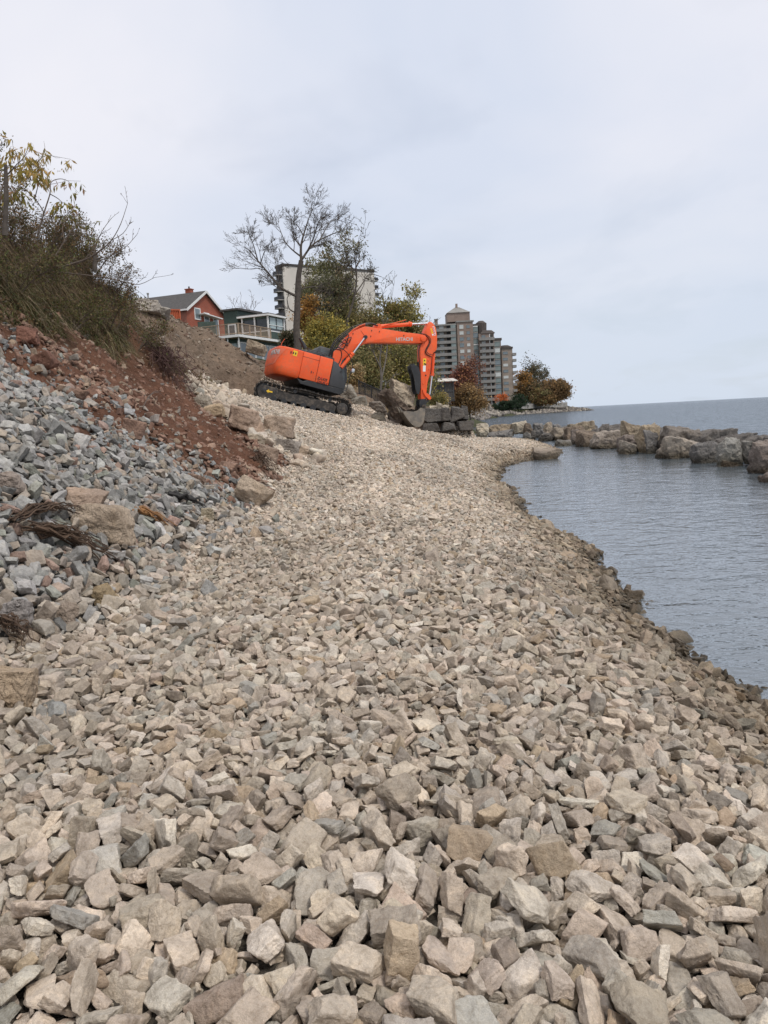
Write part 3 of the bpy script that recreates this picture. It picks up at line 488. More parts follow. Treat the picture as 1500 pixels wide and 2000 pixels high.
1,148,1093,1370,96,16,67,46,55,18,158,1342,1423,143,10,88,19,-40,3,210,-873,-1295,87,53,63,54,-9,8,89,-514,-1337,98,9,2,-29,-94,10,142,-99,-1306,70,80,-31,-42,-26,5,111,71,-1242,142,21,-92,-29,0,0,158,366,-1439,110,32,-22,-29,-86,
0,124,593,-1325,89,83,2,30,-45,16,83,915,-1399,64,31,92,21,-2,7,158,1298,-1451,90,95,-15,23,2,9,173,-1336,-1192,160,72,45,-16,-48,0,139,-1239,-1113,135,72,30,57,-20,9,137,-745,-1217,111,71,59,-27,25,7,151,-614,-1223,118,61,65,12,40,
11,107,-390,-1233,127,29,-79,-42,32,14,90,-223,-1275,49,40,49,-48,-59,16,114,247,-1181,125,89,-29,-25,-21,17,110,351,-1191,50,19,-2,93,29,18,106,649,-1177,65,55,-12,62,52,9,87,815,-1168,73,28,-92,7,24,19,122,1036,-1238,93,86,-3,-2,48,
0,101,1203,-1123,70,15,-90,-37,13,3,196,-1291,-1073,70,54,67,49,2,17,114,-672,-1044,47,11,-5,98,2,0,74,-636,-1101,73,16,66,39,61,7,106,-347,-1006,72,30,5,-72,61,1,132,-210,-989,82,58,-66,-37,26,9,133,168,-943,110,17,76,59,-12,
15,98,510,-1097,70,61,70,8,34,19,125,645,-923,129,78,38,22,-42,4,121,1024,-941,46,14,-23,20,-93,15,129,1448,-1099,84,23,-2,-36,89,3,84,-1414,-888,90,29,-83,-45,-5,8,129,-1221,-681,57,52,-65,49,22,1,151,-998,-705,74,72,-45,-46,23,
0,92,-647,-945,82,31,1,-93,13,2,135,-350,-861,102,40,17,-89,4,7,142,-254,-745,44,5,-91,39,-1,19,98,-88,-733,125,63,-18,-13,73,5,196,306,-726,109,19,-85,-46,-6,17,94,358,-811,62,1,-96,23,-12,8,113,629,-739,59,1,95,27,-5,
13,68,700,-1002,87,11,-74,-4,65,10,196,1069,-752,115,37,-35,79,32,13,151,-1327,-636,101,15,-96,-10,-15,13,184,-950,-529,120,18,40,86,-23,12,172,-759,-587,106,25,45,56,63,18,171,-625,-611,131,23,-57,68,-38,5,120,-269,-597,83,26,-12,21,-92,
19,124,-177,-659,99,67,-72,11,1,1,178,30,-577,92,53,55,11,-62,19,159,207,-528,129,40,40,-81,-10,10,140,530,-611,71,8,88,43,6,2,113,727,-626,67,50,31,-70,-37,5,110,901,-731,115,40,-1,-52,74,14,91,1358,-645,62,36,-3,90,20,
18,100,-1416,-397,75,50,-7,-14,84,3,154,-1047,-386,59,9,16,83,-51,0,159,-770,-329,140,74,-8,-9,64,1,146,-654,-440,70,77,-48,23,-33,0,110,-223,-441,81,0,-83,-41,36,5,100,45,-361,80,1,17,-82,-52,8,230,356,-437,180,7,3,-14,-98,
17,101,637,-355,120,11,10,2,-98,9,155,737,-418,107,81,-7,-3,-56,19,87,1326,-400,42,55,8,81,-8,9,93,-1374,-235,81,44,-1,31,-83,19,138,-1312,-276,95,84,4,15,-50,15,155,-976,-80,108,62,-31,-40,-58,0,177,-905,-158,157,36,-35,84,15,
2,101,-606,-257,95,97,10,-13,10,4,119,-423,-239,41,19,24,-77,54,8,121,-158,-180,75,96,1,10,23,16,73,546,-170,77,17,-25,35,-88,9,146,616,-204,131,58,-14,-30,73,18,140,852,-205,98,22,40,82,-30,12,123,1119,-136,94,57,2,51,-63,
2,130,-1365,-29,98,2,-83,43,-33,5,127,-1078,-77,77,22,-14,71,64,12,98,-826,-24,78,66,65,34,9,3,113,-655,-36,80,7,58,-68,42,1,132,-84,-172,103,54,72,-29,-30,16,98,-90,203,108,19,75,-38,-48,18,159,460,104,168,24,86,-13,40,15,117,609,-58,52,78,20,13,56,
4,135,825,59,63,84,25,-15,-44,15,115,920,15,91,66,-70,5,-22,1,91,1364,-91,92,67,-34,27,59,16,162,1450,-137,110,71,10,-17,66,15,115,-1321,277,81,7,-34,-65,66,8,96,-1089,140,51,20,-14,39,88,4,131,-587,268,74,8,30,86,39,
14,118,-179,263,80,22,-19,-51,-80,14,124,56,218,44,77,-58,-17,-17,1,120,195,149,76,89,38,12,14,8,153,483,206,91,30,-52,-42,66,6,223,609,276,102,16,-14,82,51,15,66,967,263,46,33,-22,48,77,14,118,875,124,101,39,43,-65,-47,
16,100,1273,226,88,17,-70,66,16,13,122,1437,82,89,54,-81,9,13,3,129,-1316,493,102,8,-13,69,69,13,132,-1140,514,115,37,-64,64,-16,13,148,-987,455,134,32,-19,37,84,17,95,-707,384,76,87,-15,43,-8,16,111,-482,363,140,16,87,37,25,
9,81,-366,504,82,38,38,-23,-80,13,97,-168,338,90,57,6,9,-80,8,163,47,359,82,15,97,-16,-1,0,95,483,380,59,2,56,-81,4,6,85,604,444,48,83,51,-15,-12,2,110,794,454,43,91,-8,-37,8,14,134,1223,363,111,59,-39,-41,56,5,94,-1290,637,76,57,-35,-22,70,
7,230,-846,535,164,34,-1,-23,90,19,125,-696,565,95,18,83,-15,-48,12,97,-608,626,83,21,24,74,-57,14,74,-497,617,43,11,-11,92,32,19,124,-132,629,83,85,21,-17,-44,11,146,127,550,81,85,-14,-28,-40,2,91,419,714,113,90,-1,32,-24,
9,129,604,608,125,57,-12,79,12,6,87,688,447,47,13,46,-40,-77,18,138,1130,726,109,45,29,-72,-41,4,129,1161,525,100,76,-11,-28,-56,12,115,1437,585,93,73,-13,-35,56,13,197,-1370,716,140,10,77,-59,-17,12,100,-1065,760,69,78,-33,3,52,
0,137,-989,829,41,80,12,18,54,0,200,-664,753,139,92,-11,-1,-35,5,127,-418,847,84,59,-72,-12,-31,5,106,-152,766,110,19,-17,-82,49,5,105,18,758,51,72,-29,5,62,2,168,195,642,121,89,32,21,-22,16,131,450,791,90,5,30,-88,-34,
9,153,739,820,104,33,13,-86,-35,2,133,972,668,52,22,7,96,-3,18,127,1027,769,99,95,7,-24,-15,5,190,1365,806,140,18,59,-72,-29,8,105,-1380,976,58,11,38,91,8,14,118,-1260,1061,104,56,52,-18,60,0,182,-844,1058,147,21,-8,79,-55,
14,105,-637,1050,111,66,64,33,20,6,136,-145,972,79,18,7,97,-3,5,133,80,981,118,25,23,-89,27,6,113,169,942,75,40,42,69,41,9,133,445,1083,134,54,-7,83,-3,8,157,576,906,110,78,42,-6,-43,4,159,1002,1097,124,15,60,47,62,5,143,1285,959,113,84,-49,19,4,
14,203,-1275,1252,146,72,30,19,-58,15,155,-1010,1274,155,42,88,10,-9,10,106,-882,1239,74,70,-19,7,68,19,92,-571,1095,74,33,35,-85,17,15,141,-379,1140,132,53,28,79,-6,9,115,-352,1010,136,13,-84,41,-29,10,119,-112,1272,59,73,21,-29,-57,
19,116,694,1279,86,32,40,68,-50,16,229,826,1200,153,84,27,-2,45,15,168,1294,1158,76,84,-48,-20,5,15,96,-1296,1387,74,35,5,-79,-47,3,136,-1260,1340,103,17,12,11,-96,8,108,-733,1218,44,60,-24,68,32,2,122,-529,1412,148,89,39,2,-21,
4,151,-446,1435,197,76,10,-24,-57,0,169,-239,1316,160,59,33,-22,69,17,111,17,1394,69,16,77,-47,-39,1,154,29,1407,149,52,-71,11,45,10,187,674,1434,155,10,87,46,0,19,131,781,1451,137,5,84,-12,51,2,111,1265,1253,135,28,44,-34,-77,
11,92,-1413,-1411,89,19,-14,52,81,9,230,-956,-980,168,8,59,-55,-57,2,121,-793,-1350,99,89,10,-1,41,15,152,-568,-1446,105,21,82,-34,39,5,92,71,-1306,126,91,-5,-27,29,7,150,120,-1345,131,34,-16,48,-78,9,87,283,-1406,108,83,-14,37,38,
6,109,455,-1420,130,91,11,-1,-38,1,110,565,-1400,88,13,56,47,-65,6,67,770,-1404,75,8,-47,-82,-28,6,107,1166,-1282,51,25,-5,48,83,2,230,1276,-1350,186,77,53,13,30,10,133,1321,-1356,79,84,4,-7,51,16,114,-1094,-1126,76,96,12,8,-17,
15,108,-924,-1234,100,66,-7,-19,-71,11,97,-540,-1098,52,42,-69,55,-17,19,105,-456,-1083,114,77,-10,-46,-40,0,161,-170,-1250,120,65,47,-12,-57,15,143,22,-1220,83,80,-14,-7,-56,7,136,302,-1103,90,58,24,-30,-71,3,99,446,-1221,60,20,-19,49,-82,
18,132,527,-1155,75,4,43,-51,-73,9,139,666,-1270,114,91,-15,23,-28,5,223,978,-1190,162,12,-46,87,4,12,146,1201,-1227,105,40,65,-38,-51,4,95,-1340,-1035,111,18,70,-24,-63,11,101,-1079,-1007,65,76,-8,-10,62,10,96,-1084,-868,96,28,70,-56,-32,
11,97,-736,-1049,61,7,77,61,8,5,221,-396,-968,169,40,8,19,-88,18,128,-116,-950,104,38,84,23,-29,14,174,72,-1032,123,59,-51,61,-9,1,113,395,-1085,87,8,-98,-8,9,5,97,583,-975,80,31,45,-6,-82,14,220,873,-1070,151,69,8,6,-70,
18,69,1086,-1023,91,6,-84,-52,10,9,207,1196,-1053,154,92,-21,-29,12,9,141,1302,-1024,118,25,-67,-66,18,17,179,-1291,-861,153,82,-54,11,9,12,96,-1183,-725,89,2,-98,-7,-14,3,150,-971,-813,117,57,-12,-48,64,0,111,-837,-799,69,14,-39,-89,15,
13,109,-596,-684,76,39,87,-23,-9,11,105,-452,-787,98,73,1,-23,-62,15,145,-159,-746,85,17,35,85,33,15,128,-188,-861,98,11,78,-57,18,15,93,82,-644,87,63,46,-28,53,12,111,443,-717,89,72,-58,32,-13,1,171,895,-815,133,20,94,-25,0,
18,102,998,-887,113,5,-6,14,-98,4,103,-1379,-565,86,65,2,-43,61,7,104,-883,-463,142,23,10,-87,40,4,167,-685,-507,154,56,-63,-19,49,5,92,-588,-519,74,49,-21,-16,82,8,111,-246,-677,85,18,81,-48,-25,13,124,-138,-575,91,97,6,18,-1,
6,174,-30,-640,80,87,11,5,-46,15,111,242,-543,42,78,10,-55,-24,9,86,445,-484,50,64,-60,47,2,16,134,848,-429,113,46,4,67,56,2,111,893,-352,115,5,72,-52,43,17,168,1228,-509,84,90,-38,0,-15,16,173,1429,-609,123,65,-5,44,-60,
3,122,-1274,-415,83,29,-9,11,94,2,195,-1024,-335,141,90,-20,4,-37,9,110,-728,-436,127,17,-77,34,-49,3,213,-648,-332,143,17,-72,60,-27,4,166,-345,-440,129,24,-37,78,-41,5,151,-226,-339,132,70,-13,7,68,18,119,-34,-428,98,62,39,34,-58,
1,124,547,-138,144,52,65,48,24,14,128,444,-412,109,54,61,-48,-28,14,83,879,-476,70,49,67,52,14,7,128,926,-287,50,25,-4,-61,-74,6,117,1167,-405,54,73,-38,-55,-6,5,127,-1390,-167,80,17,-93,-28,1,5,107,-1207,-268,74,79,-38,1,-46,
10,177,-1060,-41,159,65,-16,-3,-72,7,167,-501,-258,128,14,-92,-1,-35,5,83,-502,-226,48,44,18,-2,87,12,76,-193,-261,91,7,-64,22,72,12,118,1,-221,52,85,28,-3,-43,15,155,239,-326,130,15,16,-12,96,16,143,401,-148,155,48,-7,-10,-85,
10,115,474,-200,151,27,-20,-8,-93,3,130,742,-195,148,27,5,-52,80,13,121,952,-276,103,33,-55,-75,-1,15,128,1186,-145,72,51,-17,71,-44,13,189,1352,-311,110,26,-19,1,-93,15,188,-1249,58,126,76,-61,-18,4,1,130,-993,17,77,20,-69,-3,-68,
8,107,-768,29,91,18,52,74,36,15,160,-566,61,134,81,10,-6,55,8,114,-290,45,46,18,47,59,-62,8,103,-395,-242,86,15,90,34,-18,0,143,8,-10,142,21,-72,-61,19,17,145,422,-39,95,7,24,93,-22,0,186,541,28,125,92,7,-5,-34,9,158,788,-11,104,64,40,-10,63,
3,112,944,88,82,29,3,19,-93,19,106,1157,153,111,38,-10,-8,91,3,112,-1134,134,81,65,-43,-27,55,15,130,-967,177,71,29,60,-61,-40,3,104,-784,211,67,90,7,-23,33,19,106,-537,301,105,91,-6,35,15,15,102,-201,198,74,11,23,95,5,18,144,-27,253,88,20,-43,85,17,
17,97,124,123,65,87,-25,39,6,12,139,561,118,69,76,7,14,-61,8,100,721,231,89,43,14,-66,59,18,63,1113,122,70,91,-28,-1,-26,9,114,1254,176,122,30,0,9,94,12,159,-1435,375,139,25,-11,20,-93,14,88,-900,312,102,31,56,59,47,13,119,-814,453,84,18,86,26,38,
9,110,-515,527,78,74,26,-27,-54,2,93,-486,463,115,8,47,-57,65,13,93,-106,322,67,74,-15,-4,64,10,117,-246,307,113,73,63,11,19,2,103,158,380,79,13,36,24,88,7,120,598,359,53,58,67,-3,-44,4,230,885,266,128,58,63,28,41,9,194,1252,344,215,48,37,56,-55,
4,111,-1348,579,68,16,23,-55,-77,0,127,-841,689,135,28,-22,92,6,5,114,-777,610,89,62,62,15,-43,5,116,-533,667,64,55,-60,17,-53,14,97,-345,641,54,43,36,2,81,6,147,-216,571,87,39,26,87,-1,7,174,509,609,144,55,30,-62,45,16,136,579,501,85,88,31,-27,-18,
0,121,835,345,120,92,29,3,22,15,125,1052,678,95,61,-69,25,27,14,154,1214,593,111,15,-22,-88,-37,9,139,1305,519,127,14,-40,51,74,7,168,-1090,831,146,62,-36,61,-29,7,115,-957,900,93,27,85,-43,10,11,82,-828,860,52,8,88,-41,15,
17,129,-604,987,99,47,38,-62,48,10,85,-332,764,62,85,50,1,1,5,154,-233,650,103,41,-85,14,-28,6,118,-37,746,71,56,-16,80,-12,19,132,124,671,81,24,9,-88,-38,12,111,369,701,71,28,-60,69,-26,7,66,607,839,55,81,7,-14,-55,1,127,774,883,172,30,-5,86,-38,
15,116,933,751,42,22,-27,74,-56,3,166,1290,849,97,11,-51,83,13,16,91,-1224,1006,97,6,-24,58,76,8,207,-931,916,167,15,11,-14,-96,6,109,-752,987,58,3,-69,51,-49,11,101,-439,998,73,73,37,40,-38,17,230,-270,878,139,28,90,29,-7,
0,118,176,988,147,30,71,-25,-57,19,230,424,956,157,46,-12,6,-86,18,128,830,977,99,30,-33,84,27,17,132,986,958,81,6,-20,-89,38,1,129,1141,1144,128,32,-50,-13,-78,17,122,1411,903,110,52,-82,9,17,15,135,-1358,1286,100,51,-56,61,17,
17,191,-1181,1177,181,50,-4,16,-84,11,174,-1148,1352,138,87,12,10,-45,3,96,-824,1248,74,84,-25,10,44,9,90,-680,1121,102,12,48,65,56,16,105,-432,1143,140,76,-15,-55,-27,5,107,-39,1312,78,6,3,-16,-98,14,177,28,1233,140,8,91,-19,34,
11,90,299,1170,61,84,-49,14,12,10,114,364,1147,111,75,-56,15,-29,2,60,585,1213,57,23,4,7,96,5,109,938,1365,89,61,-77,11,-7,19,77,1050,1256,50,93,32,-10,7,16,138,1214,1243,58,12,19,-3,96,15,113,-1385,1405,85,6,-19,-23,94,
11,109,-1209,1398,75,6,26,71,-64,1,126,-603,1437,102,18,-50,-77,-32,19,138,-375,1336,134,50,23,10,82,7,200,-293,1423,176,69,-9,-70,4,13,154,298,1424,140,42,0,53,-72,15,113,344,1385,108,66,45,57,14,7,126,540,1419,150,89,-32,14,27,
2,116,1015,1446,46,94,17,-24,-9,17,63,-1342,-1371,62,6,-96,4,-25,9,171,-1194,-1405,123,93,18,25,17,16,108,-1055,-1367,42,23,85,30,-34,14,167,-783,-1436,144,76,46,34,-27,17,194,-78,-1425,159,22,22,-94,-5,19,85,-69,-1415,71,17,9,96,18,
19,132,188,-1440,127,89,-4,-4,43,6,166,316,-1297,119,20,-96,0,-10,15,152,493,-1373,114,58,-65,-16,-45,0,77,804,-1385,89,52,20,10,81,13,229,1087,-1331,158,85,-40,17,26,8,112,1418,-1286,121,12,92,31,-12,0,86,-1300,-1318,78,82,-9,-17,52,
19,97,-1187,-1238,83,49,77,27,-26,2,184,-972,-1156,167,70,-60,-33,15,18,81,-851,-1212,99,41,-84,-6,31,9,115,-543,-1277,131,50,44,55,49,19,156,-506,-1125,151,18,35,3,-91,14,125,-237,-1123,203,97,-10,6,15,5,124,-29,-1176,131,61,-55,7,-55,
5,153,389,-1169,142,39,-11,-80,-43,19,155,311,-1226,88,52,-75,-25,-29,8,70,622,-1114,44,14,67,-72,1,5,90,1094,-1082,89,59,-35,-61,-38,6,81,1280,-1147,72,55,58,-7,-58,10,97,1351,-1084,142,85,38,9,32,6,159,-1352,-1304,153,3,-35,-12,-92,
8,146,-1130,-1031,100,18,82,53,-3,12,132,-677,-1039,119,24,-86,40,15,1,150,-858,-983,96,63,66,-34,20,10,81,-520,-1037,50,43,73,-31,-40,16,126,-343,-1082,129,63,-3,64,42,14,110,-13,-951,116,1,77,55,-29,12,114,13,-841,155,76,-38,36,-36,
2,127,231,-1050,109,81,16,-54,-7,1,128,476,-1040,107,39,-69,57,-18,2,152,556,-876,119,37,25,-14,87,4,109,478,-1127,106,16,91,7,36,7,166,1145,-922,96,45,12,-48,-73,15,81,-1100,-941,66,22,-11,-78,-55,13,152,-1264,-656,153,15,-86,-45,-12,
16,139,-1156,-648,140,12,67,72,-5,1,149,-754,-724,121,35,86,33,-9,12,143,-691,-918,153,21,7,25,-93,19,138,-396,-713,131,77,51,-26,23,4,137,-204,-762,110,44,-21,-40,76,11,141,228,-857,126,61,-9,-3,-77,2,148,160,-752,157,40,-72,-32,-45,
19,114,389,-769,95,30,91,9,-22,14,133,554,-784,95,1,64,62,43,10,89,653,-803,69,73,-3,-35,57,12,230,1207,-745,197,72,34,42,-42,15,109,1411,-691,64,34,27,89,3,12,110,-1449,-509,86,87,-21,-29,30,18,141,-1057,-587,108,29,67,-63,-22,
14,82,-846,-586,132,61,-54,-26,50,7,67,-687,-592,138,65,-29,-4,69,5,118,-337,-763,57,66,20,63,-33,5,60,-113,-619,102,46,-78,-40,3,11,220,-68,-667,174,11,51,83,-13,14,210,387,-593,158,22,34,1,90,4,212,611,-649,100,86,8,-10,48,
3,145,910,-644,157,22,-25,11,-93,15,130,995,-686,49,93,-2,-35,5,1,149,1335,-501,109,64,11,3,75,18,189,-1258,-385,146,93,-32,-1,9,1,164,-1101,-495,179,10,10,7,-98,2,154,-821,-447,188,17,-10,-24,-94,7,127,-598,-405,81,15,-35,-54,-74,
18,136,-281,-503,112,19,-89,-24,-31,9,149,-112,-475,133,61,36,12,-68,3,91,172,-433,46,80,-13,-9,56,14,90,506,-505,77,37,-29,87,-5,13,149,593,-512,114,81,23,0,53,11,86,626,-501,43,20,-71,-13,65,4,136,931,-390,69,46,-35,20,-78,
6,176,1233,-294,98,68,38,-21,-58,3,130,1216,-421,106,86,-32,-27,25,16,182,-1417,-150,151,15,45,87,5,0,155,-1130,-126,119,46,34,-32,74,3,134,-1117,-327,85,10,19,-20,95,7,133,-891,-68,109,57,7,-22,77,19,209,-502,-23,163,11,42,-87,-20,
8,156,-449,-173,115,34,-27,-88,-15,14,227,-387,-277,205,27,-39,-58,-65,15,119,47,-277,109,57,-22,-29,72,10,83,132,-388,61,93,-4,23,-26,12,116,313,-186,166,14,59,71,-32,15,92,844,-261,82,49,84,15,-12,17,120,956,-44,83,31,-13,74,56,
9,130,1190,-200,115,91,23,-2,31,15,141,-1452,-14,113,25,-45,72,-44,2,143,-1075,80,161,35,37,85,-1,16,133,-943,44,92,50,59,-25,-56,0,112,-867,35,97,86,-2,26,-41,9,129,-410,58,131,45,14,87,-3,4,171,-359,-91,104,4,-13,93,30,
11,157,-176,133,117,92,0,-7,37,11,156,15,105,75,28,6,2,-95,3,147,248,-21,149,66,6,-7,73,1,137,678,-58,91,69,-41,2,58,17,84,782,99,87,30,6,93,12,17,101,981,163,54,28,31,-83,35,3,97,1134,-111,45,84,9,-43,28,11,119,1437,-202,151,26,-75,-58,-5,
14,60,-1259,147,73,53,8,-82,-13,12,135,-1076,208,141,69,39,-6,59,5,94,-1040,234,80,98,7,4,-15,9,130,-800,172,127,9,76,-3,-63,17,147,-575,197,135,16,47,84,18,4,163,-334,129,108,5,25,94,-20,9,96,-258,73,89,18,24,94,2,3,158,181,287,100,97,-19,-4,-7,
13,96,508,239,74,25,50,64,50,0,187,735,184,143,83,22,3,50,19,108,1038,252,94,22,41,69,53,4,111,1249,289,106,26,43,-71,47,3,156,1424,133,102,1,5,-80,58,3,99,-1369,258,111,11,68,71,-5,16,136,-1247,441,129,15,82,8,-52,19,159,-968,261,138,31,84,-42,4,
11,85,-782,289,84,43,-14,9,88,2,144,-371,318,108,4,6,-37,92,11,147,-263,399,93,65,10,4,74,17,211,-166,445,136,75,7,-30,-56,3,175,109,350,170,40,59,28,63,16,179,407,347,97,36,-7,-14,91,7,126,570,418,86,6,32,23,-91,6,90,837,390,62,89,19,-36,-17,
6,108,1128,393,61,20,29,-77,-52,15,230,1233,482,195,15,-12,-9,97,13,170,1402,391,142,23,-23,-93,6,10,150,-1447,624,117,73,52,-33,-27,7,114,-894,747,139,21,32,3,-91,17,100,-706,643,91,13,-87,-40,-22,16,107,-600,691,73,80,44,-35,-18,
4,161,-279,586,115,73,-42,-27,-44,15,89,364,494,66,85,-4,30,-40,12,118,338,456,113,59,-28,73,16,14,121,469,485,44,93,9,-8,30,5,230,733,543,137,83,11,-22,-48,15,114,1235,645,160,32,-90,24,11,18,115,1446,530,152,63,-12,6,-75,
7,129,-1348,812,83,6,-29,90,-29,18,144,-1295,885,107,79,-59,0,-11,18,147,-983,785,120,13,-54,65,50,13,128,-596,885,57,34,-11,87,-32,16,86,-437,785,44,69,40,-59,-1,4,217,-100,771,168,0,-16,-22,-95,16,76,2,567,78,25,75,56,20,
16,230,585,825,183,56,79,-21,1,19,146,745,725,114,56,-19,-54,-58,0,85,679,773,54,86,11,-14,-46,17,157,941,741,123,83,-41,-21,28,14,128,996,863,152,24,-74,58,17,9,201,1269,862,195,71,16,22,63,14,110,-1422,1048,76,71,19,-47,47,
10,146,-1218,942,58,10,-53,61,56,14,86,-840,968,104,87,-25,40,4,10,135,-569,1094,138,41,59,62,28,6,145,-508,903,110,12,-69,-69,-12,15,88,32,1012,70,66,65,35,4,7,83,211,891,123,2,-35,16,91,11,87,299,768,71,11,32,86,35,7,221,644,951,181,32,-83,43,-4,
10,169,972,1013,145,81,-6,28,-49,8,154,1037,963,150,44,33,5,82,17,104,1343,998,123,59,6,35,71,14,195,-1440,1361,143,8,-72,-58,-35,9,151,-1340,1042,141,27,90,-28,-13,17,112,-1071,1108,152,19,13,88,-40,13,105,-849,1168,122,62,16,48,59,
10,135,-506,1162,143,40,-32,-22,-82,8,90,-329,1236,77,44,-62,-63,-11,17,102,-148,1064,109,9,2,-4,98,11,126,-25,1089,133,27,88,9,-36,17,135,143,1168,149,62,9,-3,77,19,128,388,1212,122,22,25,26,89,8,135,653,1257,133,30,-83,-30,-32,
6,202,755,1055,139,6,-38,22,89,10,152,929,1244,86,49,79,17,28,2,60,1222,1097,64,77,25,26,52,5,89,1284,1228,88,7,-65,62,-41,12,125,-1287,1398,155,76,-52,-13,-35,17,142,-1017,1390,120,23,-8,-95,12,17,184,-765,1359,163,70,15,0,-68,
2,170,-626,1304,153,81,10,-6,-56,5,152,-333,1242,179,15,-66,64,-33,13,195,12,1328,153,14,17,55,80,16,80,250,1281,149,43,-69,32,46,14,93,490,1333,170,13,-90,13,36,13,101,915,1325,76,24,38,-85,23,18,72,959,1402,55,60,-52,-54,-24,
7,114,1135,1291,86,5,83,52,14,1,103,-988,-1280,101,22,-11,27,-92,19,230,-1078,-1347,168,48,-15,-85,0,4,201,-830,-1239,164,41,0,-3,90,17,144,-459,-1395,122,97,16,12,-2,1,125,-400,-1386,65,21,92,7,29,1,121,-234,-1401,146,66,-57,-44,-17,
13,193,240,-1401,181,93,-21,3,-27,18,96,438,-1375,41,87,0,40,-25,15,156,519,-1262,135,77,-20,52,27,2,179,872,-1419,145,21,-89,-16,-35,13,133,1135,-1354,91,12,42,-85,26,7,129,-1442,-1189,146,72,50,-14,-43,6,169,-1218,-1196,128,32,-14,14,-92,
17,86,-1054,-1174,72,9,36,-66,-64,17,60,-768,-1108,99,34,-44,-17,80,13,87,-511,-1128,87,1,-6,99,3,13,120,-371,-1305,101,77,44,36,26,13,81,-86,-1029,88,82,34,-19,-39,6,140,-82,-1265,167,86,4,27,-40,3,95,155,-1376,85,96,17,-2,19,
7,76,414,-1137,62,82,52,17,7,16,70,868,-1174,60,34,28,-21,-86,16,97,1377,-1268,75,30,33,-33,-82,10,167,1265,-1149,156,8,90,34,-21,14,130,-1241,-920,125,25,-95,8,5,1,92,-1160,-953,91,7,76,63,-2,17,122,-942,-907,81,44,-54,61,35,
12,60,-629,-1007,75,78,54,-22,-17,12,116,-371,-1277,176,1,95,17,-21,18,230,-116,-866,183,3,62,74,-23,8,150,147,-1053,132,63,-18,74,-7,15,120,125,-1136,97,29,-35,-3,88,15,115,317,-1006,137,13,-41,89,9,18,143,559,-1052,163,45,3,-1,88,
1,140,959,-972,142,46,32,-43,-69,19,126,1021,-981,106,73,18,-21,-61,12,92,1388,-1022,110,1,79,60,-4,11,71,-1215,-857,97,96,17,-17,-4,0,90,-900,-849,78,69,-20,-5,68,10,99,-791,-749,46,23,-23,87,34,14,132,-522,-718,118,96,-8,16,18,
8,149,-257,-786,118,35,-87,-12,-28,4,130,125,-864,135,5,-41,2,-90,4,177,338,-869,155,12,72,64,-20,8,94,343,-825,87,7,-81,57,-8,1,141,493,-704,119,39,23,-87,8,17,61,732,-863,62,78,-13,60,3,10,215,1001,-828,188,43,60,64,18,
2,106,1090,-855,130,95,18,-15,16,9,144,1390,-782,99,31,-74,-46,35,16,127,-1435,-535,141,63,12,25,-71,7,106,-1209,-580,96,3,-31,91,22,2,104,-996,-460,142,49,62,21,55,4,150,-808,-501,128,92,-22,-19,23,18,117,-589,-485,127,77,-36,9,50,
18,128,-254,-609,144,66,4,1,74,9,108,-18,-501,148,81,-10,40,40,13,86,206,-489,65,78,-7,32,-52,3,95,509,-615,114,15,-45,87,-8,2,93,569,-532,58,6,-10,-98,-7,17,114,781,-559,108,48,58,62,18,14,151,990,-688,141,91,-4,-27,29,
15,90,1310,-588,61,57,-73,34,7,14,135,-1398,-438,132,10,-1,61,77,19,116,-1192,-541,160,6,74,28,60,2,99,-985,-219,159,22,53,-78,20,7,102,-937,-416,102,3,10,-12,-98,6,97,-535,-408,104,35,22,-28,-85,3,111,-397,-524,80,3,-90,9,-41,
15,122,-189,-469,119,60,24,20,72,8,178,-188,-563,175,95,-5,25,14,10,123,229,-333,65,83,-27,-8,46,2,152,611,-702,159,16,-82,-53,-6,10,128,651,-427,91,16,69,44,53,8,103,1013,-241,71,91,5,-10,38,7,92,1135,-436,74,20,-13,-34,90,
1,230,1441,-440,140,46,-40,-78,1,18,195,-1244,-287,177,13,38,81,-40,19,150,-1227,-152,146,45,4,88,8,2,125,-1141,-227,112,14,37,-25,-87,1,85,-708,-147,45,44,-6,75,-47,4,62,-609,-10,95,37,-38,-75,37,13,99,-494,-98,106,70,1,-8,-70,
4,136,-470,-343,109,10,-1,31,-94,1,92,-6,-297,91,10,70,-69,9,0,101,216,-201,103,46,28,6,83,15,96,382,21,93,49,31,70,-39,19,138,562,-285,157,50,14,31,-78,2,60,738,-86,106,79,-29,-13,51,13,110,946,-108,111,61,-19,-15,-74,
7,146,1136,-332,134,85,-51,-1,-3,4,101,1431,-258,73,49,-31,-54,59,12,77,-1368,40,126,28,95,-8,-4,9,94,-1245,-34,112,63,72,18,21,8,115,-1034,137,79,35,51,-77,-10,19,173,-812,15,150,2,23,10,96,10,106,-655,34,125,68,63,-29,-19,
13,117,-459,47,82,37,-10,-91,-4,13,117,-335,-187,94,59,-14,6,78,3,88,-70,127,94,66,-6,3,73,15,184,139,-11,109,74,52,6,39,7,129,173,-95,149,81,-5,10,56,5,168,632,-39,136,75,-52,-28,26,4,108,723,37,77,68,18,-35,60,2,127,949,54,139,36,66,-60,23,
14,164,1027,105,194,10,-25,10,-95,7,143,1385,-37,160,55,-49,5,-66,11,157,-1437,174,162,29,79,-42,-30,2,145,-1172,241,180,77,57,-3,-27,18,150,-906,148,132,22,-52,-69,-44,4,100,-846,374,66,36,-24,5,89,12,98,-535,198,84,3,-10,-91,-38,
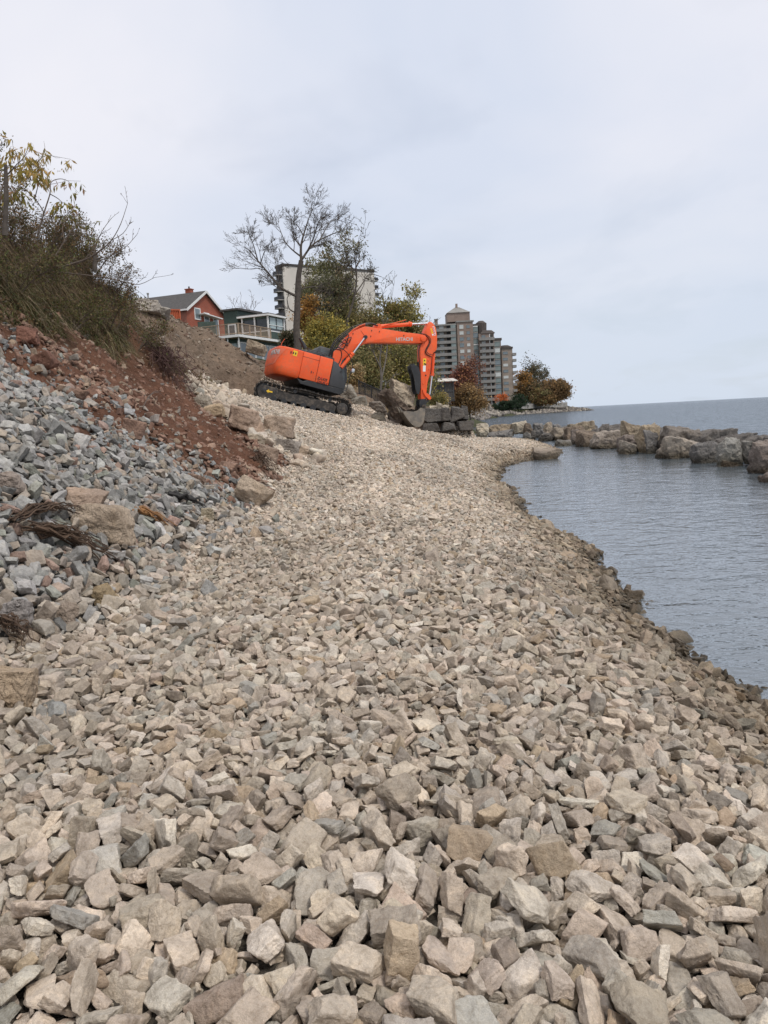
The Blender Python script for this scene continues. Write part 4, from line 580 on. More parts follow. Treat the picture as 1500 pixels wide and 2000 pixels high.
5,116,-277,180,88,31,-8,6,94,5,85,-312,254,72,31,-40,84,-14,11,186,-2,137,133,72,2,-12,-67,11,107,190,208,115,13,97,5,-14,13,119,378,170,82,17,92,25,-22,3,104,850,324,41,44,-8,-88,-9,17,186,963,177,118,19,64,-73,5,16,99,1333,105,113,38,-20,21,87,
9,194,1358,138,196,3,98,-16,1,14,125,-1320,421,104,33,83,-11,-42,1,130,-1179,449,110,46,-68,11,-55,18,97,-982,542,142,5,-67,73,1,7,120,-861,443,116,30,48,80,15,18,120,-684,382,134,18,-72,60,25,5,124,-470,611,95,2,-72,65,-21,
4,180,-324,439,146,31,-14,-3,93,14,138,29,326,153,30,58,-72,-21,15,138,274,334,88,49,-45,71,16,12,82,426,233,68,75,10,55,33,4,153,512,468,120,28,66,54,41,13,97,690,405,56,45,-85,-5,22,12,185,1093,369,138,21,7,-4,96,14,100,1121,260,85,21,58,-76,-14,
1,200,-1426,499,185,92,1,-3,37,7,162,-1214,562,123,72,17,-61,-25,1,77,-993,563,52,10,-78,-43,-43,15,101,-647,584,97,30,39,21,83,19,117,-589,507,98,27,8,-14,94,5,200,-412,613,145,24,80,-47,-24,7,180,-300,642,164,88,-39,-18,-14,
0,103,-59,587,61,92,-29,-12,-16,9,155,77,574,138,79,-40,7,43,10,109,203,501,138,24,58,64,42,16,105,447,435,104,21,-87,31,-28,12,199,1016,573,198,63,-38,-5,66,5,86,1099,620,74,40,-76,-48,-11,10,102,1300,622,130,33,13,26,-89,
3,132,-1429,835,133,89,17,18,35,2,144,-1255,681,136,33,52,-75,-21,11,90,-1030,873,67,40,46,77,-11,13,142,-838,782,121,9,-93,-20,-24,4,156,-773,876,99,88,-42,-5,15,10,144,-335,725,106,39,88,18,17,2,141,-214,717,166,3,-42,-84,31,
12,92,-68,693,126,9,64,75,-3,5,230,204,773,184,20,6,-8,-96,19,174,315,714,144,35,17,-81,-42,7,126,656,667,126,22,25,82,45,13,111,817,713,75,0,67,71,17,5,107,925,798,138,46,-83,-18,22,13,180,1128,826,175,10,72,-67,0,10,179,-1251,937,153,10,29,77,-54,
8,209,-976,1025,160,93,17,-30,-1,2,99,-779,935,111,40,82,-17,34,17,92,-554,956,60,13,5,93,-30,6,68,-386,1020,71,63,32,-69,3,0,126,-253,982,135,22,50,75,-34,17,184,-42,965,137,7,-88,40,21,14,100,135,906,125,54,-40,29,-67,8,81,403,1090,84,3,90,30,-29,
17,101,512,1099,108,71,49,-1,49,3,155,768,942,128,20,-85,46,6,18,93,1113,921,113,13,-70,38,57,6,142,1184,932,94,82,4,-49,-26,8,95,1390,1054,78,7,0,53,-83,3,223,-1409,1190,145,13,10,97,-11,1,110,-1159,1226,118,17,-22,-25,-92,
11,138,-1077,1179,143,96,2,-21,-14,17,132,-730,1254,117,12,3,-98,-11,9,154,-651,1088,177,22,21,-11,-94,7,146,-446,1048,152,54,34,64,40,10,198,-169,1080,180,19,66,-59,-39,1,116,-92,1320,106,16,41,88,-7,10,180,206,1116,191,7,-91,-38,0,
14,177,437,1226,181,33,72,-58,-16,15,168,645,1083,142,2,-36,49,78,5,178,933,1304,158,3,92,-35,12,7,151,1035,1302,104,92,6,-35,-13,1,222,1176,1211,166,63,-54,21,-50,17,131,-1240,1444,98,41,5,-24,-87,12,166,-888,1429,139,98,-1,-8,15,
13,101,-454,1360,98,78,-51,-33,-5,15,96,271,1351,129,3,-14,52,-83,5,84,387,1296,114,28,-90,-27,16,4,156,518,1261,158,94,15,-25,9,18,130,845,1399,190,69,-16,48,-49,14,92,1028,1379,87,22,74,-4,62,5,131,1161,1385,125,16,-79,56,10,
7,138,-1317,-1409,100,74,-33,-43,38,8,187,-966,-1353,141,87,-22,-39,17,13,139,-407,-1436,144,5,-97,13,17,7,94,-99,-1325,150,49,70,-10,-49,5,92,-2,-1422,86,79,-36,-16,46,1,133,391,-1361,153,2,-32,93,8,10,101,388,-1358,95,40,49,-62,44,
13,127,436,-1294,106,7,-81,14,-54,10,157,664,-1356,133,5,69,5,71,11,155,1014,-1430,131,2,-75,-63,-10,9,85,-1365,-1296,60,34,-36,-7,86,19,148,-1189,-1301,158,1,-33,78,-51,13,172,-1098,-1182,140,13,83,-50,-17,18,112,-840,-1062,144,24,-95,-2,-11,
18,214,-624,-1137,204,77,-20,-11,-58,9,88,-74,-1163,59,71,37,50,-29,11,128,35,-1153,117,82,-22,-13,-49,5,89,252,-1188,52,2,96,19,-14,6,130,485,-1282,75,78,46,-4,-40,4,112,588,-1196,95,38,26,-40,78,15,208,803,-1287,148,17,-31,8,92,
3,206,819,-1188,159,50,-66,47,26,16,162,1130,-1216,163,10,-29,-13,93,2,75,1373,-1218,109,74,-27,-48,-36,18,108,-1208,-1015,127,87,3,43,-19,16,170,-1114,-958,152,4,24,95,13,16,127,-1030,-874,134,44,16,12,87,14,104,-797,-993,40,88,25,-21,-31,
5,97,-583,-1058,70,85,-42,-18,21,10,109,-375,-786,125,53,-8,80,24,8,200,-172,-1030,159,24,8,-88,37,2,146,237,-969,172,10,30,34,87,7,165,406,-1060,155,46,-37,48,-64,7,100,791,-1043,128,60,-40,-44,51,17,60,705,-952,73,15,-83,-16,50,
13,218,1070,-990,181,11,77,62,1,12,124,1258,-855,143,29,87,29,-21,9,178,1439,-1056,173,10,79,-56,-18,3,117,-1431,-892,135,25,-62,66,-32,8,103,-1263,-882,44,14,53,-29,-77,6,139,-1022,-945,81,43,-3,-10,89,2,184,-815,-846,156,59,1,9,79,
7,104,-761,-778,89,7,7,-20,96,
]
# ------------------------------------------------------------------ lake
def lake():
    m, t, b = mat_new('lake_water'); g = t.nodes.new('ShaderNodeNewGeometry')
    mp = t.nodes.new('ShaderNodeMapping'); mp.inputs['Scale'].default_value = (1.0, 1.5, 1.0); mp.inputs['Rotation'].default_value = (0, 0, rad(-14)); lk(t, g.outputs['Position'], mp.inputs[0])
    p = mp.outputs[0]
    w1 = tnoise(t, p, .55, 3, .55, .6); w2 = tnoise(t, p, 2.3, 3, .6, .5); w3 = tnoise(t, p, 8.0, 2, .6, .3)
    # the bay behind the breakwater is calmer than the open lake
    s = t.nodes.new('ShaderNodeSeparateXYZ'); lk(t, g.outputs['Position'], s.inputs[0])
    op = t.nodes.new('ShaderNodeMapRange'); op.inputs[1].default_value = 10.5; op.inputs[2].default_value = 14; op.inputs[3].default_value = .16; op.inputs[4].default_value = 1.7; lk(t, s.outputs[0], op.inputs[0])
    def mul(a, k):
        n = t.nodes.new('ShaderNodeMath'); n.operation = 'MULTIPLY'; lk(t, a, n.inputs[0])
        if isinstance(k, float): n.inputs[1].default_value = k
        else: lk(t, k, n.inputs[1])
        return n.outputs[0]
    def add(a, c):
        n = t.nodes.new('ShaderNodeMath'); n.operation = 'ADD'; lk(t, a, n.inputs[0]); lk(t, c, n.inputs[1]); return n.outputs[0]
    h = add(add(mul(mul(w1, 1.0), op.outputs[0]), mul(w2, .12)), mul(w3, .040))
    bumpn(t, b, h, 1.0, .30)
    nrm = b.inputs['Normal'].links[0].from_socket
    t.nodes.remove(b)
    df = t.nodes.new('ShaderNodeBsdfDiffuse'); df.inputs[0].default_value = (.125, .155, .175, 1); lk(t, nrm, df.inputs['Normal'])
    gl = t.nodes.new('ShaderNodeBsdfGlossy'); gl.inputs['Roughness'].default_value = .07; gl.inputs[0].default_value = (.95, .97, 1.0, 1); lk(t, nrm, gl.inputs['Normal'])
    far = t.nodes.new('ShaderNodeMapRange'); far.inputs[1].default_value = 10.5; far.inputs[2].default_value = 14; lk(t, s.outputs[0], far.inputs[0])
    lk(t, mix(t, 'MIX', far.outputs[0], (.150, .180, .200), (.045, .070, .092)), df.inputs[0])  # paler bay tone puts part of the sky's reflection into the colour
    tr = t.nodes.new('ShaderNodeBsdfTransparent'); tr.inputs[0].default_value = (.55, .62, .58, 1)
    fr = t.nodes.new('ShaderNodeFresnel'); fr.inputs[0].default_value = 1.33; lk(t, nrm, fr.inputs['Normal'])
    # body of the water: murky, with some sky reflection in its colour, a little see-through when looked into steeply
    mb0 = t.nodes.new('ShaderNodeMixShader'); mb0.inputs[0].default_value = .30; lk(t, df.outputs[0], mb0.inputs[1]); lk(t, tr.outputs[0], mb0.inputs[2])
    fc = t.nodes.new('ShaderNodeMapRange'); lk(t, fr.outputs[0], fc.inputs[0]); fc.inputs[1].default_value = .0; fc.inputs[2].default_value = .62; fc.inputs[3].default_value = .10; fc.inputs[4].default_value = .76
    fk = t.nodes.new('ShaderNodeMapRange'); fk.inputs[3].default_value = 1.0; fk.inputs[4].default_value = .74; lk(t, far.outputs[0], fk.inputs[0]); fm = t.nodes.new('ShaderNodeMath'); fm.operation = 'MULTIPLY'; lk(t, fc.outputs[0], fm.inputs[0]); lk(t, fk.outputs[0], fm.inputs[1])
    mx = t.nodes.new('ShaderNodeMixShader'); lk(t, fm.outputs[0], mx.inputs[0]); lk(t, mb0.outputs[0], mx.inputs[1]); lk(t, gl.outputs[0], mx.inputs[2])
    lk(t, mx.outputs[0], t.nodes['Material Output'].inputs[0])
    v = [(-300, -60, 0), (30000, -60, 0), (30000, 40000, 0), (-20000, 40000, 0), (-20000, 900, 0), (-300, 900, 0)]
    tag(link('lake_water', mesh_from('lake_water', v, [(0, 1, 2, 3, 4, 5)], m)), kind='structure', label='grey blue rippled lake water out to the horizon')
    mb, tb, bb = mat_new('lake_floor'); bb.inputs['Base Color'].default_value = (.02, .025, .022, 1); bb.inputs['Roughness'].default_value = .9
    v = [(-300, -60, -6), (30000, -60, -6), (30000, 40000, -6), (-20000, 40000, -6)]
    tag(link('lake_bed', mesh_from('lake_bed', v, [(0, 1, 2, 3)], mb)), kind='structure', label='dark lake bed below the water')
lake()
# ------------------------------------------------------------------ stones, settled once in a physics run: one 3 m tile
_t = np.array(TILE, float).reshape(-1, 9)
T_K = _t[:, 0].astype(int); T_L = _t[:, 1] / 1000.; T_POS = _t[:, 2:5] / 1000.; T_Q = _t[:, 5:9] / 99.
T_Q = T_Q / np.linalg.norm(T_Q, axis=1)[:, None]
def qmul(a, b):
    aw, ax, ay, az = a.T; bw, bx, by, bz = b.T
    return np.stack([aw * bw - ax * bx - ay * by - az * bz, aw * bx + ax * bw + ay * bz - az * by, aw * by - ax * bz + ay * bw + az * bx, aw * bz + ax * by - ay * bx + az * bw], 1)
def qrot(q, v):
    w = q[:, :1]; u = q[:, 1:]; return v + 2 * np.cross(u, np.cross(u, v) + w * v)
def qtilt(n):      # rotation taking +Z to n
    w = 1 + n[:, 2]; q = np.stack([w, -n[:, 1], n[:, 0], np.zeros(len(n))], 1); return q / np.linalg.norm(q, axis=1)[:, None]
def lay(x0, x1, y0, y1, scale, keep, zoff=-.045, zmin=.0, seed=0, lift=0.):
    r = np.random.RandomState(seed); step = 2.9 * scale; out = []
    for i in range(int(math.ceil((x1 - x0) / step))):
        for j in range(int(math.ceil((y1 - y0) / step))):
            cx, cy = x0 + (i + .5) * step, y0 + (j + .5) * step
            s = (np.abs(T_POS[:, 0]) < 1.45) & (np.abs(T_POS[:, 1]) < 1.45) & (T_POS[:, 2] > zmin)
            p = T_POS[s]; q = T_Q[s]; L = T_L[s]; kk = T_K[s]
            a = r.randint(4) * math.pi / 2
            qa = np.tile([math.cos(a / 2), 0, 0, math.sin(a / 2)], (len(p), 1))
            p = qrot(qa, p * np.array([1, 1, .82])) * scale; q = qmul(qa, q)
            x = p[:, 0] + cx; y = p[:, 1] + cy; kp = keep(x, y)
            if not kp.any(): continue
            x, y, q, L, kk, pz = x[kp], y[kp], q[kp], L[kp], kk[kp], p[kp, 2]
            nn = normals(x, y); qt = qtilt(nn); z = height(x, y)
            hh = pz + zoff * scale + lift
            pos = np.stack([x, y, z], 1) + nn * hh[:, None]
            out.append(np.concatenate([pos, qmul(qt, q), (L * scale)[:, None], kk[:, None], pz[:, None] / scale], 1))
    return np.concatenate(out)
def scatter(n, x0, x1, y0, y1, keep, lo, hi, seed, sink=.2, flat=False):
    r = np.random.RandomState(seed); x = r.uniform(x0, x1, n); y = r.uniform(y0, y1, n); k = keep(x, y); x, y = x[k], y[k]
    q = r.normal(0, 1, (len(x), 4)); q /= np.linalg.norm(q, axis=1)[:, None]
    L = lo * (hi / lo) ** (r.uniform(0, 1, len(x)) ** 2.2)
    z = height(x, y) + L * (.22 - sink)
    return np.concatenate([np.stack([x, y, z], 1), q, L[:, None], r.randint(0, NV, (len(x), 1)), np.ones((len(x), 1)) * .2], 1)
def in_view(A, m=60):
    v = A[:, :3] - CPOS; w = v @ _F; px = 750 + FPX * (v @ CX) / w; py = 1000 - FPX * (v @ CY) / w
    return (w > .5) & (px > -m * 5 - 1500 / w) & (px < 1500 + m * 5 + 1500 / w) & (py < 2000 + m + 1200 / w), px, py, w
def pick(r, n, cols, pr):
    i = r.choice(len(cols), n, p=np.array(pr) / sum(pr)); c = np.array(cols)[i]
    return c * np.clip(r.normal(1.0, .15, (n, 1)), .55, 1.3) * r.uniform(.985, 1.015, (n, 3))
PALE = [(.45, .385, .315), (.42, .362, .30), (.40, .362, .31), (.37, .295, .215), (.48, .435, .375), (.31, .265, .215), (.41, .335, .27), (.34, .325, .29)]
PALE_P = [6, 6, 3.4, 1.0, 2.4, 1.2, .8, .8]
GREY = [(.33, .335, .325), (.27, .275, .268), (.40, .405, .395), (.20, .205, .20), (.37, .325, .27), (.32, .235, .195), (.30, .315, .28), (.33, .30, .265)]
GREY_P = [5, 4, 3.4, 2.4, 2.6, 1.3, 1.0, 2]
RED = [(.27, .165, .12), (.33, .22, .165), (.21, .12, .085), (.36, .27, .20), (.30, .27, .235)]
RED_P = [4, 3.5, 3, 2.4, 1.2]
def is_path(x, y):
    n = fbm2(x * 1.1, y * 1.1, 3, 4) * .75
    return (x + n * .5 >= toe(y)) & (height0(x, y) > -.45)
def under_machine(x, y):
    dx = x - EX_O[0]; dy = y - EX_O[1]; u = dx * math.cos(EX_YAW) + dy * math.sin(EX_YAW); w = -dx * math.sin(EX_YAW) + dy * math.cos(EX_YAW)
    return (np.abs(u + .1) < 2.35) & (w > -1.42 - .12 * u) & (w < 2.0)
def path_keep(x, y): return is_path(x, y) & ~under_machine(x, y) & (y < 53) & ~((y > 39) & (x > 9.6))
def beyond(x, y): return path_keep(x, y) & (y > 20)
A0 = lay(-4.5, 5.5, .6, 3.3, .80, lambda x, y: path_keep(x, y) & (y <= 3.0), seed=1)
A1 = lay(-4.5, 5.5, 2.9, 7.2, .66, lambda x, y: path_keep(x, y) & (y <= 7) & (y > 3.0), seed=5)
A1b = lay(-4.5, 5.5, 6.9, 20.4, .55, lambda x, y: path_keep(x, y) & (y <= 20) & (y > 7), seed=6, zmin=.05)
A2 = lay(-8.6, 11.7, 19.8, 61, .66, beyond, seed=2, zmin=.085)
A5 = scatter(11000, -3, 3.2, 1, 10, path_keep, .014, .05, 26, sink=-.75)
r = np.random.RandomState(7)
# a few larger stones, and bigger ones along the water's edge
def edge_keep(x, y): h = height0(x, y); return is_path(x, y) & (h < .34) & (h > -.30)
A3 = scatter(5200, 1.5, 9.5, 1, 40, edge_keep, .08, .36, 9, sink=.10)
A4 = scatter(1400, -7, -1.5, 18, 33, lambda x, y: path_keep(x, y) & (x < toe(y) + 2.6 - (y > 25) * 1.2), .12, .55, 10, sink=.05)
A4b = scatter(420, -2.4, 2.5, 2, 20, is_path, .10, .21, 19, sink=-.16)
B = np.concatenate([A0, A1, A1b, A2, A3, A4, A4b, A5])
v, px, py, w = in_view(B); B = B[v]
G1 = lay(-8.5, -1.0, 1.2, 13.6, 1.02, lambda x, y: (zone_masks(x, y)[0] | ((x < toe(y) + .9) & (y < 12.8) & (fbm2(x * 3, y * 3, 8, 2) > .15 + (x - toe(y)) * .5) & (x > toe(y)))) & (x > -8.2), seed=3, zmin=.03)
G2 = scatter(380, -7.5, -2.4, 1.5, 12.5, lambda x, y: zone_masks(x, y)[0], .16, .36, 23, sink=-.08)
G1 = np.concatenate([G1, G2]); v, *_ = in_view(G1); G1 = G1[v]
R1 = lay(-8, -2, 12, 19.5, .92, lambda x, y: zone_masks(x, y)[1] | (zone_masks(x, y)[2] & (fbm2(x * 1.1, y * 1.1, 14, 3) > .42)), seed=4, zmin=.04)
R2 = scatter(14000, -9.5, -2, 12, 31, lambda x, y: zone_masks(x, y)[2] & (x > -8.6 + (y > 19) * 1.0), .02, .22, 12, sink=.20)
R3 = scatter(2600, -12, -3, 30, 41, lambda x, y: zone_masks(x, y)[3], .04, .30, 13, sink=.12)
R4 = scatter(2600, -7.8, -2, 11.5, 16.5, lambda x, y: (zone_masks(x, y)[1] | zone_masks(x, y)[2]) & (wedge(x, y) < 3.2), .05, .27, 24, sink=.06)
R = np.concatenate([R1, R2, R4]); v, *_ = in_view(R); R = R[v]
v, *_ = in_view(R3); R3 = R3[v]
def source_rocks():
    c = bpy.data.collections.new('rock_shapes'); ms = []
    for lod, n in ((0, 5), (1, 4), (2, 3)):
        for k in range(NV):
            p, f = rock(100 + k, n, rough=.030 if lod == 0 else .02, sharp=(26, 40, 60, 90)[k % 4], low=.07, planes=(3, 5, 7, 9)[(k * 7) % 4])
            p = p * np.array([1, 1, .80]); m = mesh_from('stone_shape', p, f, None, smooth=(lod < 2)); ms.append(m)
            if lod < 2:
                try: m.set_sharp_from_angle(angle=rad(50))
                except Exception: pass
    return ms
SHAPES = source_rocks()
def source_collection(name, mat):
    c = bpy.data.collections.new(name)
    for i, m in enumerate(SHAPES):
        q = m.copy(); q.materials.clear(); q.materials.append(mat)
        o = bpy.data.objects.new('%s_%03d' % (name, i), q); c.objects.link(o)
    return c
def instancer(name, A, tint, mat, label, near=6.0):
    w = np.linalg.norm(A[:, :3] - CPOS, axis=1)
    m = bpy.data.meshes.new(name); m.vertices.add(len(A)); m.vertices.foreach_set('co', A[:, :3].astype(np.float32).ravel())
    a = m.attributes.new('rot', 'QUATERNION', 'POINT'); a.data.foreach_set('value', A[:, 3:7].astype(np.float32).ravel())
    a = m.attributes.new('size', 'FLOAT', 'POINT'); a.data.foreach_set('value', A[:, 7].astype(np.float32))
    a = m.attributes.new('shape', 'INT', 'POINT'); a.data.foreach_set('value', (A[:, 8] + NV * (1 * (w > near) + 1 * (w > 17))).astype(np.int32))
    a = m.attributes.new('tint', 'FLOAT_COLOR', 'POINT'); a.data.foreach_set('color', np.concatenate([tint, np.ones((len(tint), 1))], 1).astype(np.float32).ravel())
    o = link(name, m); tag(o, label, None, None, 'stuff')
    g = bpy.data.node_groups.new(name + '_scatter', 'GeometryNodeTree')
    g.interface.new_socket(name='Geometry', in_out='INPUT', socket_type='NodeSocketGeometry'); g.interface.new_socket(name='Geometry', in_out='OUTPUT', socket_type='NodeSocketGeometry')
    gi = g.nodes.new('NodeGroupInput'); go = g.nodes.new('NodeGroupOutput')
    ci = g.nodes.new('GeometryNodeCollectionInfo'); ci.inputs[0].default_value = source_collection(name + '_shapes', mat); ci.inputs[1].default_value = True; ci.inputs[2].default_value = True
    ip = g.nodes.new('GeometryNodeInstanceOnPoints'); ip.inputs['Pick Instance'].default_value = True
    def attr(n, ty):
        q = g.nodes.new('GeometryNodeInputNamedAttribute'); q.data_type = ty; q.inputs[0].default_value = n; return [s for s in q.outputs if s.enabled and s.name == 'Attribute'][0]
    g.links.new(gi.outputs[0], ip.inputs['Points']); g.links.new(ci.outputs[0], ip.inputs['Instance'])
    g.links.new(attr('shape', 'INT'), ip.inputs['Instance Index']); g.links.new(attr('rot', 'QUATERNION'), ip.inputs['Rotation']); g.links.new(attr('size', 'FLOAT'), ip.inputs['Scale'])
    g.links.new(ip.outputs[0], go.inputs[0])
    md = o.modifiers.new('scatter', 'NODES'); md.node_group = g
    return o
M_ST = stone_mat('limestone', 'INST', contrast=1.25); M_STO = stone_mat('limestone_single', 'OBJ', contrast=1.25)
def individuals(A, tint, name, label, group, n, cat='stone'):
    """the n that show largest stand as objects of their own; returns the mask of the rest"""
    v, px, py, w = in_view(A, 0)
    inn = (px > 0) & (px < 1500) & (py > 0) & (py < 2000) & v
    hq = np.clip((A[:, 9] - .05) / .08, .05, 1)
    score = np.where(inn, A[:, 7] / w * hq, 0); ix = np.argsort(-score)[:n]
    ms = []
    for i in range(NV):
        q = SHAPES[i].copy(); q.materials.clear(); q.materials.append(M_STO); q.name = name; ms.append(q)
    for i in ix:
        o = bpy.data.objects.new(name, ms[int(A[i, 8])]); COL.objects.link(o)
        o.rotation_mode = 'QUATERNION'; o.location = A[i, :3]; o.rotation_quaternion = A[i, 3:7]; o.scale = (A[i, 7],) * 3
        o.color = (*tint[i], 1); tag(o, label, cat, group)
    k = np.ones(len(A), bool); k[ix] = False; return k
r = np.random.RandomState(21)
tB = pick(r, len(B), PALE, PALE_P)
# paler, cleaner stone on the track; browner wet-stained stone towards the water
hb = height0(B[:, 0], B[:, 1]); e = sstep(.50, .14, hb + .10 * fbm2(B[:, 0] * 1.6, B[:, 1] * 1.6, 61, 3))[:, None]; tB = tB * (1 - e) + e * tB * np.array((.60, .565, .51))
mac = fbm2(B[:, 0] * .7, B[:, 1] * .45, 51, 3)[:, None]; tB = tB * (1 + .16 * mac) * np.array((1.24, 1.225, 1.20)) * (1 + .10 * np.exp(-((B[:, 0] + .2) / 1.6) ** 2))[:, None]
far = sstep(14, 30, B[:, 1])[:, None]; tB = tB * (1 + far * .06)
tG = pick(r, len(G1), GREY, GREY_P) * np.array((1.10, 1.06, 1.03)); tR = pick(r, len(R), RED, RED_P)
mixr = 1.0 * (sstep(16.2, 12.2, R[:, 1]) > r.rand(len(R)) * 1.15); gg = pick(r, len(R), GREY, GREY_P); tR = np.where(mixr[:, None] > .5, gg, tR)
blend = sstep(.9, -.5, G1[:, 0] - toe(G1[:, 1])) ; gp = pick(r, len(G1), PALE, PALE_P); tG = np.where((r.rand(len(G1)) > .30 + .7 * sstep(.0, .8, toe(G1[:, 1]) - G1[:, 0]) + .0 * blend)[:, None], gp, tG)
tM = pick(r, len(R3), [(.24, .19, .14), (.30, .25, .2), (.18, .12, .085)], [3, 2, 2])
k = individuals(B, tB, 'rubble_stone', 'pale tan angular stone lying among the loose stones of the foreground path', 'pale stones of the foreground path', 300)
instancer('rubble_stones', B[k], tB[k], M_ST, 'pale angular broken stones covering the path and the beach')
k = individuals(G1, tG, 'grey_rubble_stone', 'blue grey angular stone lying in the heap on the left slope', 'grey stones heaped on the left slope', 280)
instancer('grey_rubble_stones', G1[k], tG[k], M_ST, 'blue grey broken stones heaped against the foot of the bank')
instancer('red_rubble_stones', R, tR, M_ST, 'reddish broken stones and clods on the red soil slope')
instancer('earth_clods', R3, tM, M_ST, 'brown clods and small stones on the earth mound')
print('stones', len(B), len(G1), len(R), len(R3))
# ------------------------------------------------------------------ boulders
M_BOULD = stone_mat('boulder_stone', 'OBJ', scale=.62, bs=1.6, dist=2.6, contrast=1.7, wetz=(.0, .34))
def boulder(name, label, cat, c, d, seed, col, rot=(0, 0, 0), group=None, boxy=.5, rough=.03, sharp=22, low=.06, planes=None, mat=None):
    sharp = sharp * 2.4; planes = planes or 5 + seed % 4
    p, f = rock(seed, 6 if name == 'breakwater_rock' or max(d) > 1.5 else 5, asp=(1, 1, 1), sharp=sharp, rough=0, planes=planes, boxy=boxy, low=low)
    p = p / (np.abs(p).max(0) * 2)
    p = p * np.array(d)
    s = max(d); nn = p / (np.linalg.norm(p, axis=1)[:, None] + 1e-9)
    q = p / s * 3.0 + seed * 2.3
    # broken ledges along the bedding, then grain
    st = np.sin((p[:, 2] / s * 14 + fbm(q, seed, 2) * 1.6) * 2) * .25 * rough
    p = p + nn * (s * (fbm(q * 1.3, seed, 4) * rough * 1.5 - np.abs(fbm(q * 2.6, seed + 4, 4)) * rough * 1.5 + st))[:, None]
    m = mesh_from(name, p, f, mat or M_BOULD, smooth=True)
    try: m.set_sharp_from_angle(angle=rad(55))
    except Exception: pass
    o = link(name, m, None, c, rot); o.color = (*col, 1)
    return tag(o, label, cat, group)
def pxrock(x0, x1, y0, y1, dep, name, label, cat, seed, col, group=None, dd=None, sink=0., **k):
    """a boulder as wide and high as it looks at its distance"""
    c = P((x0 + x1) / 2, (y0 + y1) / 2, dep); w = (x1 - x0) * dep / FPX; h = (y1 - y0) * dep / FPX
    c[2] -= sink / 2; h += sink
    return boulder(name, label, cat, c, (w * 1.04, dd or min(w, 1.6 * h) * .9, h * 1.06), seed, col, group=group, **k)
TAN = (.42, .345, .25); CREAM = (.50, .44, .345); DKB = (.17, .155, .14); DGR = (.21, .20, .19); MGR = (.30, .285, .26); RDG = (.29, .245, .215); BRN = (.24, .19, .145)
def C8(a): return 1050 + a / 3.3333
def R8(a): return 760 + a / 3.3333
def C7(a): return 930 + a / 6.5217
def R7(a): return 690 + a / 6.5217
BW = 'armour rocks of the breakwater'
for (x0, x1, y0, y1, dep, col, lab) in [
    (1400, 1640, 305, 520, 22.5, RDG, 'large reddish grey breakwater rock cut off by the right edge of the photo'),
    (1462, 1600, 520, 640, 20.0, (.36, .30, .27), 'pale pinkish rock low in the water at the right edge of the photo'),
    (1335, 1420, 325, 440, 25.5, MGR, 'small grey rock squeezed in beside the large reddish rock at the right end'),
    (1155, 1352, 308, 480, 25.5, (.34, .33, .30), 'grey breakwater rock with a white crusted crown, second large one from the right'),
    (980, 1190, 335, 490, 27.5, DGR, 'dark rounded breakwater rock just left of the white crusted one'),
    (1175, 1310, 455, 505, 25.5, BRN, 'flat brown rock just above the water below the white crusted rock'),
    (790, 1072, 290, 455, 30.5, (.36, .315, .265), 'broad breakwater rock with a pale flat top, in front of the long dark ledge rock'),
    (788, 1068, 234, 330, 33.5, (.25, .22, .19), 'long dark ledge rock with speckled face at the back of the breakwater'),
    (690, 800, 248, 400, 34.0, DGR, 'dark upright rock right of the tallest tan rock'),
    (638, 784, 208, 400, 35.0, TAN, 'tallest tan yellow rock on the crest of the breakwater'),
    (523, 650, 262, 400, 36.0, RDG, 'square reddish grey rock left of the tallest tan rock'),
    (540, 648, 328, 424, 34.5, (.36, .32, .27), 'small pale rock standing in the water under the square reddish rock'),
    (540, 700, 203, 290, 38.5, TAN, 'low tan rock on the far side, behind the square reddish rock'),
    (345, 560, 238, 378, 40.0, (.38, .33, .28), 'wedge rock with a pale sloping top in the middle of the breakwater'),
    (395, 465, 222, 290, 44.0, DKB, 'dark pointed rock peeping out behind the wedge rock'),
    (235, 450, 245, 385, 43.0, BRN, 'slanting brown slab rock left of the wedge rock'),
    (210, 290, 260, 350, 46.0, RDG, 'reddish rock leaning on the slanting slab rock'),
    (105, 245, 330, 385, 45.0, MGR, 'low wet rock at the water line below the slanting slab rock'),
    (165, 340, 228, 290, 49.0, BRN, 'wide brown rock behind the reddish leaning rock'),
    (200, 385, 203, 262, 52.0, TAN, 'tan capped rock on the far crest left of the centre'),
    (85, 180, 215, 330, 53.0, (.36, .31, .25), 'tan and grey rock above the low wet rock')]:
    pxrock(C8(x0), C8(x1), R8(y0 + .09 * (y1 - y0)), R8(y1), dep, 'breakwater_rock', lab, 'rock', 300 + int(x0) % 97 + int(y0), col, BW, sink=.35 if y1 > 370 else .9, sharp=24)
